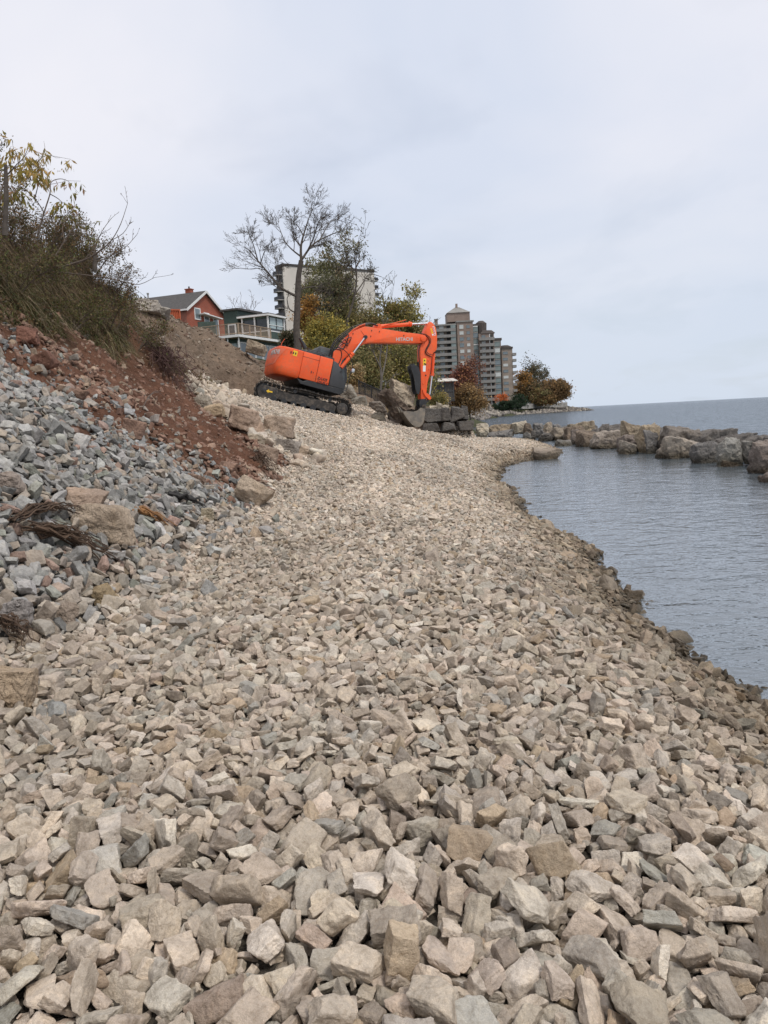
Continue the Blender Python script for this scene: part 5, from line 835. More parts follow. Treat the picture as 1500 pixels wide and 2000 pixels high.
for (x0, x1, y0, y1, dep, col, lab) in [
    (840, 1010, 858, 1035, 57, (.42, .35, .27), 'tan topped rock between the dark block and the middle of the breakwater'),
    (985, 1120, 900, 1043, 54, DGR, 'dark rock with a hollow face next to the tan topped rock'),
    (720, 855, 858, 1010, 60, DGR, 'dark grey block of a rock at the root of the breakwater'),
    (600, 730, 880, 1015, 62, BRN, 'brown rock between the cream rock and the dark grey block'),
    (450, 700, 858, 975, 63, CREAM, 'cream coloured broad rock near the root of the breakwater'),
    (145, 480, 868, 990, 64, (.36, .29, .21), 'long brown rock with a tan top near the root of the breakwater'),
    (-15, 165, 888, 1010, 62, CREAM, 'leftmost pale rock of the breakwater, beside the block wall'),
    (150, 470, 975, 1055, 58, DGR, 'flat grey slab lying in front of the long brown rock'),
    (700, 765, 975, 1050, 56, DKB, 'small dark rock under the dark grey block'),
    (600, 700, 1000, 1060, 55, MGR, 'small grey rock sloping down to the gravel tongue'),
    (790, 1000, 990, 1075, 53, DKB, 'dark low rocks edge at the water left of the low wet rock')]:
    pxrock(C7(x0), C7(x1), R7(y0 + .05 * (y1 - y0)), R7(y1), dep, 'breakwater_rock', lab, 'rock', 500 + int(x0) % 89 + int(y0), col, BW, sink=.4, sharp=20)
_ord = ['first', 'second', 'third', 'fourth', 'fifth', 'sixth', 'seventh', 'eighth', 'ninth', 'tenth', 'eleventh']
for i, (x, y) in enumerate([(10.9, 21.5), (11.6, 24), (12.2, 27), (12.6, 30), (12.9, 33), (12.9, 36.5), (12.7, 40), (12.8, 44), (13, 48), (13.2, 53), (13.2, 58)]):
    boulder('breakwater_rock', 'low dark boulder on the lake side of the breakwater, %s from its right end' % _ord[i], 'rock', (x + 1.2, y + .3, .15), (1.9, 2.1, 1.7), 700 + i, DKB, (0, 0, i * 1.3), BW)
# the slab on the tip of the gravel tongue
boulder('flat_slab', 'flat tan slab lying at the tip of the gravel tongue in the water', 'rock', P(1064, 882, 34.2) - np.array([0, 0, .1]), (1.35, 1.7, .62), 811, (.37, .31, .245), (rad(3), rad(4), .2), boxy=1, sharp=50, rough=.012, low=.03, planes=2)
# retaining blocks right of the bucket
def C6(a): return 660 + a / 5.
def R6(a): return 700 + a / 5.
for (x0, x1, y0, y1, dep, lab) in [
    (832, 1012, 490, 640, 50.0, 'dark quarry block directly right of the bucket, upper course'),
    (1002, 1106, 488, 626, 50.0, 'narrow dark quarry block, second in the upper course'),
    (1092, 1222, 466, 618, 50.1, 'tall dark quarry block, third in the upper course'),
    (1205, 1262, 468, 606, 50.3, 'block end with a pale corner, rightmost of the upper course'),
    (820, 1000, 638, 725, 49.6, 'dark quarry block under the first one, lower course'),
    (1000, 1172, 622, 725, 49.6, 'middle quarry block of the lower course'),
    (1165, 1332, 604, 715, 49.8, 'long quarry block at the right end of the lower course')]:
    pxrock(C6(x0) - 1.2, C6(x1) + 1.2, R6(y0) - 1, R6(y1) + 1, dep, 'quarry_block', lab, 'stone block', 820 + x0 % 91, (.135, .125, .115), 'dark quarry blocks of the retaining wall', dd=1.1, boxy=1, sharp=40, rough=.010, low=.02, planes=2)
for (x0, x1, y0, y1, lab) in [(893, 965, 462, 496, 'flat pale stone on top of the block wall beside the arm'), (955, 1022, 428, 490, 'tallest of the three pale stones on the block wall'), (1012, 1088, 448, 490, 'rounded cream stone on the block wall, rightmost of three')]:
    pxrock(C6(x0), C6(x1), R6(y0), R6(y1), 50.4, 'pale_stone', lab, 'rock', 850 + x0 % 70, CREAM, 'pale stones on the block wall', sink=.1)
# boulders behind the excavator
for (x0, x1, y0, y1, dep, col, nm, lab) in [
    (20, 185, 262, 400, 41.2, (.33, .30, .25), 'boulder', 'grey boulder behind the cab corner, topmost of the bank edging'),
    (128, 305, 372, 530, 40.3, (.27, .25, .21), 'boulder', 'mottled grey boulder right of the sprocket'),
    (296, 482, 398, 535, 40.0, (.23, .20, .17), 'boulder', 'squarish brown boulder left of the bucket rock'),
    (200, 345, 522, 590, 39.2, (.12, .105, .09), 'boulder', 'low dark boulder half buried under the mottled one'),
    (480, 600, 500, 640, 39.4, (.13, .11, .095), 'boulder', 'dark boulder in shade behind the bucket'),  # dark colour stands in for the shade below the big boulder
    (305, 478, 528, 622, 37.4, CREAM, 'boulder', 'cream coloured boulder on the gravel left of the bucket'),
    (245, 310, 568, 610, 37.2, (.42, .34, .26), 'boulder', 'small pale stone beside the cream coloured boulder'),
    (470, 560, 612, 645, 36.6, (.36, .31, .26), 'boulder', 'flat grey stone at the foot of the cream coloured boulder')]:
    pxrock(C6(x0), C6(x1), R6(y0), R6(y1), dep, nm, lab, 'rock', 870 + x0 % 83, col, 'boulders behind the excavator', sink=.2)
boulder('boulder', 'huge cream topped boulder resting over the bucket left of the arm', 'rock', P(787, 774, 37.4), (1.75, 1.3, 1.3), 866, (.50, .42, .32), (.12, .50, .25), rough=.034, boxy=.4, planes=4)
boulder('boulder', 'dark lower left side of the huge cream topped boulder, shaded by colour, slanting into the bucket', 'rock', P(768, 793, 37.0), (2.3, 1.2, 1.0), 867, (.15, .115, .09), (.05, rad(50), 0), rough=.034, boxy=.6, planes=4)  # dark colour carries the shade on the big boulder's lower left side
def ghit(px, py):
    d = ray(px, py); y = np.arange(3, 45, .02); p = CPOS + d * (y / d[1])[:, None]; h = height(p[:, 0], p[:, 1]); k = int(np.argmax(p[:, 2] < h)); return p[k]
# larger stones on the left slope and its foot
for (x0, x1, y0, y1, dep, sd, col, lab, rot) in [
    (150, 262, 982, 1050, 8.9, 21, (.50, .40, .30), 'large tan boulder among the grey stones of the left slope', (0, .12, -.1)),
    (118, 205, 955, 996, 9.6, 22, (.40, .30, .23), 'flat pinkish slab just above the large tan boulder', (.2, .25, .2)),
    (-30, 78, 1300, 1372, 4.75, 23, (.44, .34, .24), 'rough tan boulder at the left edge near the camera', (0, .1, .3)),
    (430, 515, 793, 842, 22.6, 24, (.47, .345, .26), 'long reddish tan boulder lying on the slope left of the track', (0, .30, -.1)),
    (400, 442, 788, 812, 23.6, 25, (.55, .42, .28), 'small cream boulder left of the long reddish one', (0, .1, 0)),
    (375, 416, 770, 800, 23.0, 26, (.40, .35, .28), 'round grey tan boulder under the dark brush', (0, 0, 0)),
    (505, 575, 812, 852, 22.8, 27, (.41, .32, .25), 'brown boulder with flat top right of the long reddish one', (0, .2, .2)),
    (535, 588, 852, 884, 20.6, 28, (.33, .29, .25), 'grey boulder at the foot of the slope', (0, .1, 0)),
    (450, 530, 935, 990, 14.9, 29, (.56, .45, .34), 'long pale slab slanting down at the foot of the red slope', (0, .62, .2)),
    (-25, 42, 920, 955, 8.4, 30, (.40, .33, .28), 'flat pale stone at the left edge of the grey heap', (0, -.05, 0)),
    (105, 150, 1170, 1225, 6.6, 31, (.36, .29, .23), 'brownish stone below the driftwood', (0, .5, 0)),
    (175, 228, 1140, 1178, 7.2, 32, (.33, .25, .15), 'ochre stone below the dark roots', (0, -.2, 0)),
    (0, 62, 1160, 1225, 6.4, 33, (.34, .31, .29), 'grey stone at the left edge below the roots', (0, .1, 0)),
    (388, 420, 990, 1018, 11.2, 34, (.42, .36, .26), 'pale stone near the dark bark piece', (0, .1, 0)),
    (256, 318, 583, 614, 36.5, 35, (.42, .38, .33), 'big grey boulder on top of the earth mound beside the brush', (0, .1, .2)),
    (300, 335, 598, 620, 36.9, 36, (.34, .31, .27), 'dark sided boulder right beside the big one on the mound', (0, .3, 0)),
    (478, 518, 668, 692, 38.6, 37, (.46, .38, .28), 'tan boulder half buried on the crest of the mound below the houses', (0, .3, 0)),
    (30, 75, 640, 668, 15.6, 38, (.24, .12, .085), 'red rock sticking out of the bank at the far left', (0, .2, 0)),
    (60, 110, 690, 722, 14.6, 39, (.23, .12, .085), 'red rock lower on the bank at the far left', (0, -.2, 0)),
    (130, 170, 756, 785, 13.4, 40, (.28, .185, .14), 'pinkish angular rock in the bare red soil', (0, .4, 0)),
    (560, 612, 868, 892, 19.5, 42, (.44, .35, .27), 'pale flat rock at the edge of the gravel beside the foot of the slope', (0, .25, 0)),
    (500, 548, 872, 900, 18.6, 43, (.40, .30, .23), 'pinkish rock among the rubble at the foot of the red slope', (0, .35, .3)),
    (480, 520, 845, 868, 20.5, 44, (.47, .40, .31), 'small cream rock above the pinkish one on the slope', (0, .1, 0)),
    (425, 470, 900, 925, 16.4, 45, (.36, .235, .175), 'reddish slab in the rubble at the lower end of the red slope', (0, .4, 0)),
    (362, 402, 925, 950, 14.2, 46, (.36, .25, .19), 'reddish brown rock where the red rubble meets the grey heap', (0, .3, 0)),
    (240, 285, 820, 850, 14.0, 41, (.31, .20, .15), 'pale red rock above the grey heap', (0, .2, 0))]:
    g_ = ghit((x0 + x1) / 2, y1 - 4); dep = dep if dep > 30 else float(g_[1]) - .012 * (x1 - x0) * g_[1] / FPX * 10 - (.10 if g_[1] < 14 else 0)
    o = pxrock(x0, x1, y0, y1, dep, 'slope_rock', lab, 'rock', 900 + sd, col, 'larger rocks on the left slope', sharp=20, rough=.019, sink=.06)
    o.rotation_euler = rot
# ------------------------------------------------------------------ excavator
def EL(px, py, ly=0.):        # where a photo pixel meets the machine's vertical plane at lateral offset ly: local x, z
    d = ray(px, py); a = ((EX_O + EXY * ly) - CPOS) @ EXY; t = a / (d @ EXY); q = CPOS + d * t - EX_O
    return (float(q @ EXX), float(q @ EXZ))
def z1(a, b, ly): return EL(490 + a / 6.5217, 640 + b / 6.5217, ly)
def z2(a, b, ly): return EL(620 + a / 5.7692, 610 + b / 5.7692, ly)
ORANGE = (.80, .105, .022)
def paint():
    m, t, b = mat_new('orange_paint'); c = coord(t); n = tnoise(t, c, 1.3, 5, .6); n2 = tnoise(t, c, 9, 5, .7)
    o = ramp(t, n, [(.3, (.80, .095, .020)), (.7, (.93, .135, .032))])
    f = ramp(t, n2, [(.50, (0, 0, 0)), (.78, (.42, .42, .42))]); o = mix(t, 'MIX', f, o, (.38, .21, .13))
    sz = t.nodes.new('ShaderNodeSeparateXYZ'); lk(t, c, sz.inputs[0]); dm = ramp(t, tnoise(t, c, 2.2, 6, .7), [(.50, (0, 0, 0)), (.72, (.55, .55, .55))]); o = mix(t, 'MIX', dm, o, (.46, .15, .075))
    lk(t, o, b.inputs['Base Color']); b.inputs['Roughness'].default_value = .42; b.inputs['Specular IOR Level'].default_value = .4
    r = ramp(t, n2, [(.3, (.32,) * 3), (.8, (.65,) * 3)]); lk(t, r, b.inputs['Roughness']); return m
M_OR = paint()
M_BK = plain('black_metal', (.022, .023, .025), .5, .3, 3, bump=.15, dirt=((.09, .075, .06), .60, 6))
M_TRK = plain('track_steel', (.045, .040, .036), .6, .4, 5, metal=.2, bump=.3, dirt=((.14, .115, .09), .48, 5))
M_DKP = plain('dark_grey_panel', (.05, .052, .056), .5, .15, 2, dirt=((.12, .105, .09), .62, 4))
M_HOSE = plain('rubber_hose', (.012, .012, .013), .5, .2)
M_CHR = plain('chromed_rod', (.75, .75, .76), .18, .05, metal=1)
M_BKT = plain('bucket_steel', (.16, .145, .125), .6, .35, 3, metal=.1, bump=.3, dirt=((.26, .22, .17), .45, 4))
M_GLS = plain('cab_glass', (.10, .12, .125), .08, .1)
M_YEL = plain('yellow_sticker', (.85, .55, .03), .5, .05)
M_WHT = plain('white_sticker', (.8, .8, .78), .5, .05)
M_SILV = plain('silver_letters', (.50, .48, .46), .4, .08)
M_BLKT = plain('black_letters', (.012, .012, .014), .5, .05)
M_REDT = plain('red_mark', (.65, .02, .02), .5, .05)
EXM = Matrix([[EXX[i], EXY[i], EXZ[i], EX_O[i]] for i in range(3)] + [[0, 0, 0, 1]])
ex = link('excavator', None); ex.matrix_world = EXM; ex.rotation_euler = EXM.to_euler(); ex.location = EX_O
tag(ex, 'orange crawler excavator standing nose down on the gravel with its bucket on the ground', 'excavator')
def lettering(text, size, mat, parent, o, ux, uy, name='lettering', bold=.0, depth=.006, shear=0.):
    """raised letters: origin o, writing direction ux, up uy (parent's local axes)"""
    cu = bpy.data.curves.new(name, 'FONT'); cu.body = text; cu.size = size; cu.extrude = depth; cu.offset = bold; cu.shear = shear; cu.resolution_u = 3
    t = bpy.data.objects.new('tmp', cu); COL.objects.link(t)
    bpy.context.view_layer.update(); m = bpy.data.meshes.new_from_object(t.evaluated_get(bpy.context.evaluated_depsgraph_get()))
    bpy.data.objects.remove(t); m.materials.clear(); m.materials.append(mat)
    ux = Vector(ux).normalized(); uy = Vector(uy); uy = (uy - ux * uy.dot(ux)).normalized(); uz = ux.cross(uy)
    m.transform(Matrix([[ux[i], uy[i], uz[i], o[i]] for i in range(3)] + [[0, 0, 0, 1]]))
    return link(name, m, parent)
HW = 1.595; SW = .60        # half width over tracks, shoe width
# tracks
pi_ = z1(150, 778, -HW); ps_ = z1(1168, 1035, -HW)
ri, rs = .40, .42
xi, xs = pi_[0] + .02, ps_[0]
zi_, zs_ = ri + .02, rs + .02
def track_path(n=46):
    pts = []
    a0 = math.atan2(0, 1)
    for k in range(13): a = math.pi / 2 + math.pi * k / 12; pts.append((xi + ri * math.cos(a), zi_ + ri * math.sin(a)))
    for k in range(1, 22): t = k / 22; pts.append((xi + (xs - xi) * t, zi_ - ri + (zs_ - rs - zi_ + ri) * t))
    for k in range(13): a = -math.pi / 2 + math.pi * k / 12; pts.append((xs + rs * math.cos(a), zs_ + rs * math.sin(a)))
    for k in range(1, 22): t = k / 22; pts.append((xs + (xi - xs) * t, zs_ + rs + (zi_ + ri - zs_ - rs) * t - .05 * math.sin(math.pi * t * 2) ** 2))
    return pts
def along(pts, n):
    q = np.array(pts + [pts[0]]); d = np.r_[0, np.cumsum(np.linalg.norm(np.diff(q, axis=0), axis=1))]; s = np.linspace(0, d[-1], n, endpoint=False)
    x = np.interp(s, d, q[:, 0]); z = np.interp(s, d, q[:, 1]); e = d[-1] / n * .3
    x2 = np.interp((s + e) % d[-1], d, q[:, 0]); z2_ = np.interp((s + e) % d[-1], d, q[:, 1]); return x, z, np.arctan2(z2_ - z, x2 - x)
for side in (-1, 1):
    yc = side * (HW - SW / 2)
    tr = MB(); X, Z, A = along(track_path(), 49)
    for x, z, a in zip(X, Z, A):
        ca, sa = math.cos(a), math.sin(a); M = np.array([[ca, 0, -sa], [0, 1, 0], [sa, 0, ca]])
        nx_, nz_ = sa, -ca        # outward for this winding
        tr.box((x, yc, z), (.172, SW, .03), M=M)
        tr.box((x + nx_ * .035, yc, z + nz_ * .035), (.028, SW, .05), M=M)
        tr.box((x + nx_ * .028 + ca * .06, yc, z + nz_ * .028 + sa * .06), (.02, SW, .035), M=M)
        for dy in (-.11, .11): tr.box((x - nx_ * .06, yc + dy, z - nz_ * .06), (.165, .045, .09), M=M)
    t_ = tr.build('track', M_TRK, ex)
    fr = MB(); x0, x1 = xi + .25, xs - .30
    fr.prism([(x0 - .2, .20), (x1, .22), (x1 + .05, .46), (x1 - .2, .60), (x0 + .6, .60), (x0, .66), (x0 - .35, .56), (x0 - .45, .40), (x0 - .38, .24)], yc - .17, yc + .17)
    fr.prism([(x0 - .42, .12), (x0 + .35, .14), (x0 + .45, .30), (x0 + .3, .66), (x0 - .42, .66), (x0 - .55, .40)], yc - side * .0 - .23, yc + .23)
    for k in range(3): fr.box((x0 + .9 + k * .95, yc + side * .12, .635), (.26, .2, .05))
    fr.build('track_frame', M_DKP if 0 else M_TRK, ex, bevel=.02)
    for k in range(7):
        w = MB(); xx = x0 + .25 + k * (x1 - x0 - .35) / 6; w.tube([(xx, yc - .24, .17), (xx, yc - .1, .17), (xx, yc + .1, .17), (xx, yc + .24, .17)], [.13, .155, .155, .13], 16); w.build('track_roller', M_BK, ex, smooth=True)
    for k in range(2):
        w = MB(); xx = x0 + 1.1 + k * 1.6; w.tube([(xx, yc - .15, .70), (xx, yc + .22 * side, .70)], .08, 12); w.build('carrier_roller', M_BK, ex, smooth=True)
    w = MB(); w.tube([(xi, yc - .2, zi_), (xi, yc + .2, zi_)], ri - .08, 28); w.tube([(xi, yc - .24, zi_), (xi, yc + .24, zi_)], .12, 16); w.build('idler_wheel', M_BK, ex, bevel=.02, smooth=True)
    w = MB()
    for k in range(21):
        a = 2 * math.pi * k / 21; ca, sa = math.cos(a), math.sin(a); w.box((xs + (rs - .1) * ca, yc, zs_ + (rs - .1) * sa), (.10, .08, .05), M=np.array([[ca, 0, -sa], [0, 1, 0], [sa, 0, ca]]))
    w.tube([(xs, yc - .04, zs_), (xs, yc + .04, zs_)], rs - .12, 28); w.tube([(xs, yc - .05, zs_), (xs, yc + side * .2, zs_), (xs, yc + side * .27, zs_), (xs, yc + side * .30, zs_)], [.27, .27, .25, .17], 24)
    sp = w.build('sprocket', M_TRK, ex, smooth=True)
    bo = MB()
    for k in range(10): a = 2 * math.pi * k / 10; bo.tube([(xs + .21 * math.cos(a), yc + side * .26, zs_ + .21 * math.sin(a)), (xs + .21 * math.cos(a), yc + side * .29, zs_ + .21 * math.sin(a))], .018, 6)
    bo.build('bolt_ring', M_BK, sp)
# yellow arrow mark on the near track frame
ax_, az_ = z1(225, 798, -HW)
ar = MB(); yy = -(HW - SW / 2) - .236; ar.prism([(ax_ - .14, az_), (ax_ - .03, az_ + .08), (ax_ - .03, az_ + .03), (ax_ + .14, az_ + .03), (ax_ + .14, az_ - .03), (ax_ - .03, az_ - .03), (ax_ - .03, az_ - .08)], yy - .004, yy); ar.build('arrow_mark', M_YEL, ex)
cc = MB(); cc.box(((xi + xs) / 2, 0, .55), (1.5, 1.9, .34)); cc.box(((xi + xs) / 2 - .9, 0, .50), (.35, 2.1, .22)); cc.box(((xi + xs) / 2 + .9, 0, .50), (.35, 2.1, .22)); cc.build('centre_frame', M_BK, ex, bevel=.03)
# the undercarriage is turned a little from the upper body
_pv = Vector(((xi + xs) / 2, -HW, 0)); _M = Matrix.Translation(_pv) @ Matrix.Rotation(rad(-11), 4, 'Z') @ Matrix.Diagonal((.955, 1, 1, 1)) @ Matrix.Translation(-_pv)
for c_ in ex.children_recursive: c_.data.transform(_M)
cc = MB(); cc.tube([((xi + xs) / 2 + .28, 0, .70), ((xi + xs) / 2 + .28, 0, .98)], .65, 32); cc.build('swing_ring', M_BK, ex, smooth=True)
# upper body: the near side face is at y = -YB
YB = 1.36
rearT = z1(640, 290, -YB); frontT = z1(1055, 405, -YB); frontB = z1(985, 742, -YB); midB = z1(640, 690, -YB)
xr = rearT[0]; xf = frontT[0]; zt = (rearT[1] + frontT[1]) / 2; zb = frontB[1] + .02
swx = (xi + xs) / 2
# counterweight: rounded in plan, swept from side to side
seam = z1(655, 400, -YB)[0]
def counterweight():
    R_ = swx - seam; outer = []
    hw = YB + .0; tail = z1(300, 225, -.75)
    xrear = min(z1(232, 600, -.6)[0], seam - .85)
    n = 26; ring = []
    for k in range(n + 1):
        a = -math.pi / 2 + math.pi * k / n; c, s_ = math.cos(a), math.sin(a)
        e = .40
        ring.append((seam - abs(c) ** e * (seam - xrear), math.copysign(abs(s_) ** e, s_) * hw))
    lv = [(zb - .04, .90), (zb + .10, .985), (zb + .35, 1.0), (zb + .62, 1.0), (zt - .10, .99), (zt - .02, .965), (zt + .0, .93)]
    v = []; cxm = seam
    for z, s_ in lv:
        for (x, y) in ring: v.append((cxm + (x - cxm) * s_, y * (1 if s_ > .95 else s_ + .04), z))
    m = n + 1; f = []
    for l in range(len(lv) - 1):
        for k in range(n): f.append((l * m + k, l * m + k + 1, (l + 1) * m + k + 1, (l + 1) * m + k))
        f.append((l * m + n, l * m, (l + 1) * m, (l + 1) * m + n))
    f.append(tuple(range(m))[::-1]); f.append(tuple(range((len(lv) - 1) * m, len(lv) * m)))
    b = MB(); b.add(v, f); return b.build('counterweight', M_OR, ex, bevel=.012, smooth=True, ang=50), xrear
cw, xrear = counterweight()
# sunk panel of the counterweight and its lettering, seen at the rear corner
body = MB(); g = .012
door = z1(880, 400, -YB)[0]
body.prism([(seam + g, zb), (door - g / 2, zb), (door - g / 2, zt), (seam + g, zt)], -YB, -YB + .25)
b1 = body.build('side_door', M_OR, ex, bevel=.03, smooth=True)
body = MB(); body.prism([(door + g / 2, zb), (frontB[0], zb), (xf, zt - .0), (door + g / 2, zt)], -YB, -YB + .25); b2 = body.build('side_door', M_OR, ex, bevel=.03, smooth=True)
# panel gap lines on the first door
ln = MB(); zz = z1(700, 415, -YB)[1]
ln.box(((seam + door) / 2, -YB - .001, zt - .22), (door - seam - .02, .006, .014)); ln.build('panel_gap', M_BLKT, b1)
hd = MB(); hx, hz_ = z1(770, 565, -YB); hd.box((hx, -YB - .012, hz_), (.035, .02, .10)); hd.box((hx + .09, -YB - .008, hz_), (.03, .012, .05)); hd.build('door_handle', M_BK, b1, bevel=.004)
for s_, yb in ((1, YB),):
    q = MB(); q.prism([(seam + .01, zb), (door, zb), (door, zt), (seam + .01, zt)], YB - .25, YB); q.build('side_door', M_OR, ex, bevel=.03, smooth=True)
deck = MB(); deck.box(((seam + xf) / 2 + .0, 0, (zb + zt) / 2), (xf - seam - .06, 2 * YB - .1, zt - zb - .05)); deck.build('engine_housing', M_DKP, ex, bevel=.02)
hood = MB(); hood.box(((seam + door) / 2 + .1, .05, zt + .06), (door - seam + .3, 1.7, .20)); hood.build('engine_hood', M_BK, ex, bevel=.05, smooth=True)
sk = MB(); f0 = z1(570, 712, -YB)[0]
frx = z1(1180, 800, -YB)[0]
sk.prism([(f0, zb - .03), (f0 + .3, zb - .10), (f0 + .5, zb + .0), (frx, zb + .0), (frx + .03, zb - .10), (frx - .1, zb - .26), (f0 + .2, zb - .24)], -YB + .02, YB - .02)
sk.build('lower_frame', M_BK, ex, bevel=.02)
# rounded black front cover
fc_ = [z1(a, b, -YB) for a, b in ((1062, 425), (1110, 450), (1152, 530), (1172, 600), (1196, 690), (1185, 790))]
fcp = [(xf + .012, zt - .04)] + [fc_[1], fc_[2], fc_[3], fc_[4], fc_[5]] + [(frontB[0] + .02, zb + .01)]
q = MB(); q.prism(fcp, -YB + .005, -YB + .62); q.build('front_cover', M_DKP, ex, bevel=.03, smooth=True)
q = MB(); hx, hz_ = z1(1150, 560, -YB); q.tube([(hx, -YB - .01, hz_), (hx, -YB + .02, hz_)], .05, 14); q.build('cover_lamp', M_BK, ex, smooth=True)
# cab on the far side
cab = MB(); cx0 = xf - .35; cx1 = cx0 + 1.55; zc0 = zb + .05; zc1 = z1(1060, 300, 0)[1] + .12
prof = [(cx0, zc0), (cx1 + .05, zc0), (cx1 + .08, zc0 + .7), (cx1 - .22, zc1 - .05), (cx1 - .38, zc1), (cx0 + .08, zc1), (cx0, zc1 - .1)]
cab.prism(prof, .33, 1.33); cb = cab.build('cab', M_DKP, ex, bevel=.04, smooth=True)
gl = MB()
for y in (.325, 1.335): gl.prism([(cx0 + .75, zc0 + .55), (cx1 - .06, zc0 + .55), (cx1 - .06, zc0 + .72), (cx1 - .32, zc1 - .12), (cx0 + .75, zc1 - .12)], y - .004, y + .004); gl.prism([(cx0 + .12, zc0 + .75), (cx0 + .65, zc0 + .75), (cx0 + .65, zc1 - .12), (cx0 + .12, zc1 - .12)], y - .004, y + .004)
gl.build('cab_window', M_GLS, cb)
gl = MB(); gl.bar((cx1 + .045, .83, zc0 + .62), (cx1 - .19, .83, zc1 - .16), .86, .012); gl.build('windscreen', M_GLS, cb)
# clutter behind the boom: black exhaust, hose pile, handrail, left mirror
q = MB(); a = z1(620, 130, .3); b = z1(690, 270, .3); q.tube([(a[0], .3, a[1]), ((a[0] + b[0]) / 2 + .03, .3, (a[1] + b[1]) / 2), (b[0], .3, b[1])], [.05, .085, .10], 10); q.build('exhaust_pipe', M_BK, ex, smooth=True)
q = MB(); a = z1(720, 240, -.2); b = z1(930, 330, -.2); q.box(((a[0] + b[0]) / 2, -.1, zt + .16), (b[0] - a[0], .9, .22)); q.box(((a[0] + b[0]) / 2 + .6, -.2, zt + .12), (.5, .7, .16)); q.build('air_box', M_BK, ex, bevel=.05, smooth=True)
rl = MB()
for k in range(3): rl.tube([(door - .5 + k * .42, -.95, zt), (door - .5 + k * .42, -.95, zt + .22)], .014, 6)
rl.tube([(door - .5, -.95, zt + .22), (door + .34, -.95, zt + .22)], .014, 6); rl.build('handrail', M_BK, ex)
q = MB(); a = z1(390, 200, -.4); q.prism([(a[0] - .22, zt - .02), (a[0] + .20, zt - .02), (a[0] + .05, zt + .07), (a[0] - .10, zt + .07)], -.55, -.15); q.tube([(a[0], -.35, zt + .04), (a[0] + .02, -.35, zt + .24), (a[0] + .10, -.35, zt + .45)], .010, 5); q.build('antenna', M_OR, ex)
# mirror on a bent rod at the near front corner
mb_ = [z1(a, b, -YB - .12) for a, b in ((1170, 800), (1205, 805), (1222, 780), (1240, 700), (1262, 590), (1275, 570))]
q = MB(); q.tube([(p[0], -YB - .12, p[1]) for p in mb_], .018, 6); q.build('mirror_rod', M_BK, ex, smooth=True)
m0 = z1(1293, 550, -YB - .12); q = MB(); q.box((m0[0], -YB - .14, m0[1]), (.13, .24, .17)); q.build('mirror', plain('mirror_shell', (.55, .58, .60), .2, .05, metal=.6), ex, bevel=.03, smooth=True)
# ---- boom (in the machine's centre plane)
BW_ = .30
def poly2(pts, ly=-.30): return [z2(a, b, ly) for a, b in pts]
boom = poly2([(205, 575), (232, 440), (272, 378), (330, 290), (400, 222), (470, 182), (535, 158), (640, 170), (760, 188), (870, 206), (1000, 226), (1150, 243), (1215, 258), (1235, 290), (1222, 325), (1185, 346), (1100, 348), (900, 345), (700, 342), (580, 345), (520, 360), (430, 410), (350, 475), (285, 540), (250, 600), (225, 615)])
q = MB(); q.prism(boom, -BW_, BW_); bm_ = q.build('boom', M_OR, ex, bevel=.025, smooth=True)
# boom foot brackets
q = MB()
for y in (-.45, .37):
    q.prism(poly2([(150, 600), (172, 450), (215, 412), (262, 470), (262, 560), (235, 640)]), y, y + .08)
q.build('boom_bracket', M_OR, ex, bevel=.015)
q = MB(); a = z2(535, 282, -.34); q.tube([(a[0], -.47, a[1]), (a[0], .47, a[1])], .085, 16); q.build('boom_pin', M_BK, bm_, smooth=True)
q = MB(); a = z2(1190, 298, -.3); q.tube([(a[0], -.36, a[1]), (a[0], .36, a[1])], .13, 20); q.build('arm_pin', M_OR, bm_, bevel=.01, smooth=True)
# weld seams and cleats along the boom's side
q = MB()
for a, b in ((610, 205), (697, 216), (600, 270), (972, 262), (400, 240)):
    p = z2(a, b, -.3); q.box((p[0], -BW_ - .015, p[1]), (.03, .03, .06))
p1, p2 = z2(487, 205, -.3), z2(530, 262, -.3); q.bar((p1[0], -BW_ - .002, p1[1]), (p2[0], -BW_ - .002, p2[1]), .004, .02, up=(0, 1, 0)); q.build('cleat', M_BK, bm_)
# boom cylinders, one each side
for y in (-.42, .42):
    a = z2(535, 282, -.42); m_ = z2(398, 468, -.42); b = z2(268, 625, -.42)
    q = MB(); q.tube([(b[0], y, b[1]), (m_[0], y, m_[1])], .082, 16); q.tube([(m_[0] - .06, y, m_[1] - .06), (m_[0] + .02, y, m_[1] + .03)], .10, 16); c_ = q.build('boom_cylinder', M_OR, ex, smooth=True)
    q = MB(); q.tube([(m_[0], y, m_[1]), (a[0], y, a[1])], .042, 12); q.build('cylinder_rod', M_CHR, c_, smooth=True)
# arm cylinder on top of the boom
a = z2(672, 160, 0); m_ = z2(1050, 134, 0); b = z2(1268, 124, 0)
q = MB(); q.tube([(a[0], 0, a[1]), (m_[0], 0, m_[1])], .088, 16); q.tube([(m_[0] - .12, 0, m_[1]), (m_[0] + .04, 0, m_[1])], .11, 16); q.tube([(a[0] - .06, 0, a[1]), (a[0] + .12, 0, a[1])], .10, 16); c_ = q.build('arm_cylinder', M_OR, ex, smooth=True)
q = MB(); q.tube([(m_[0], 0, m_[1]), (b[0], 0, b[1])], .048, 12); q.build('cylinder_rod', M_CHR, c_, smooth=True)
q = MB(); q.prism(poly2([(635, 168), (650, 138), (700, 128), (725, 165), (720, 185)], -.1), -.16, .16); q.tube([(m_[0] - .3, -.1, m_[1] + .10), (a[0] + .3, -.1, a[1] + .12)], .02, 6); q.build('cylinder_bracket', M_OR, bm_, bevel=.01)
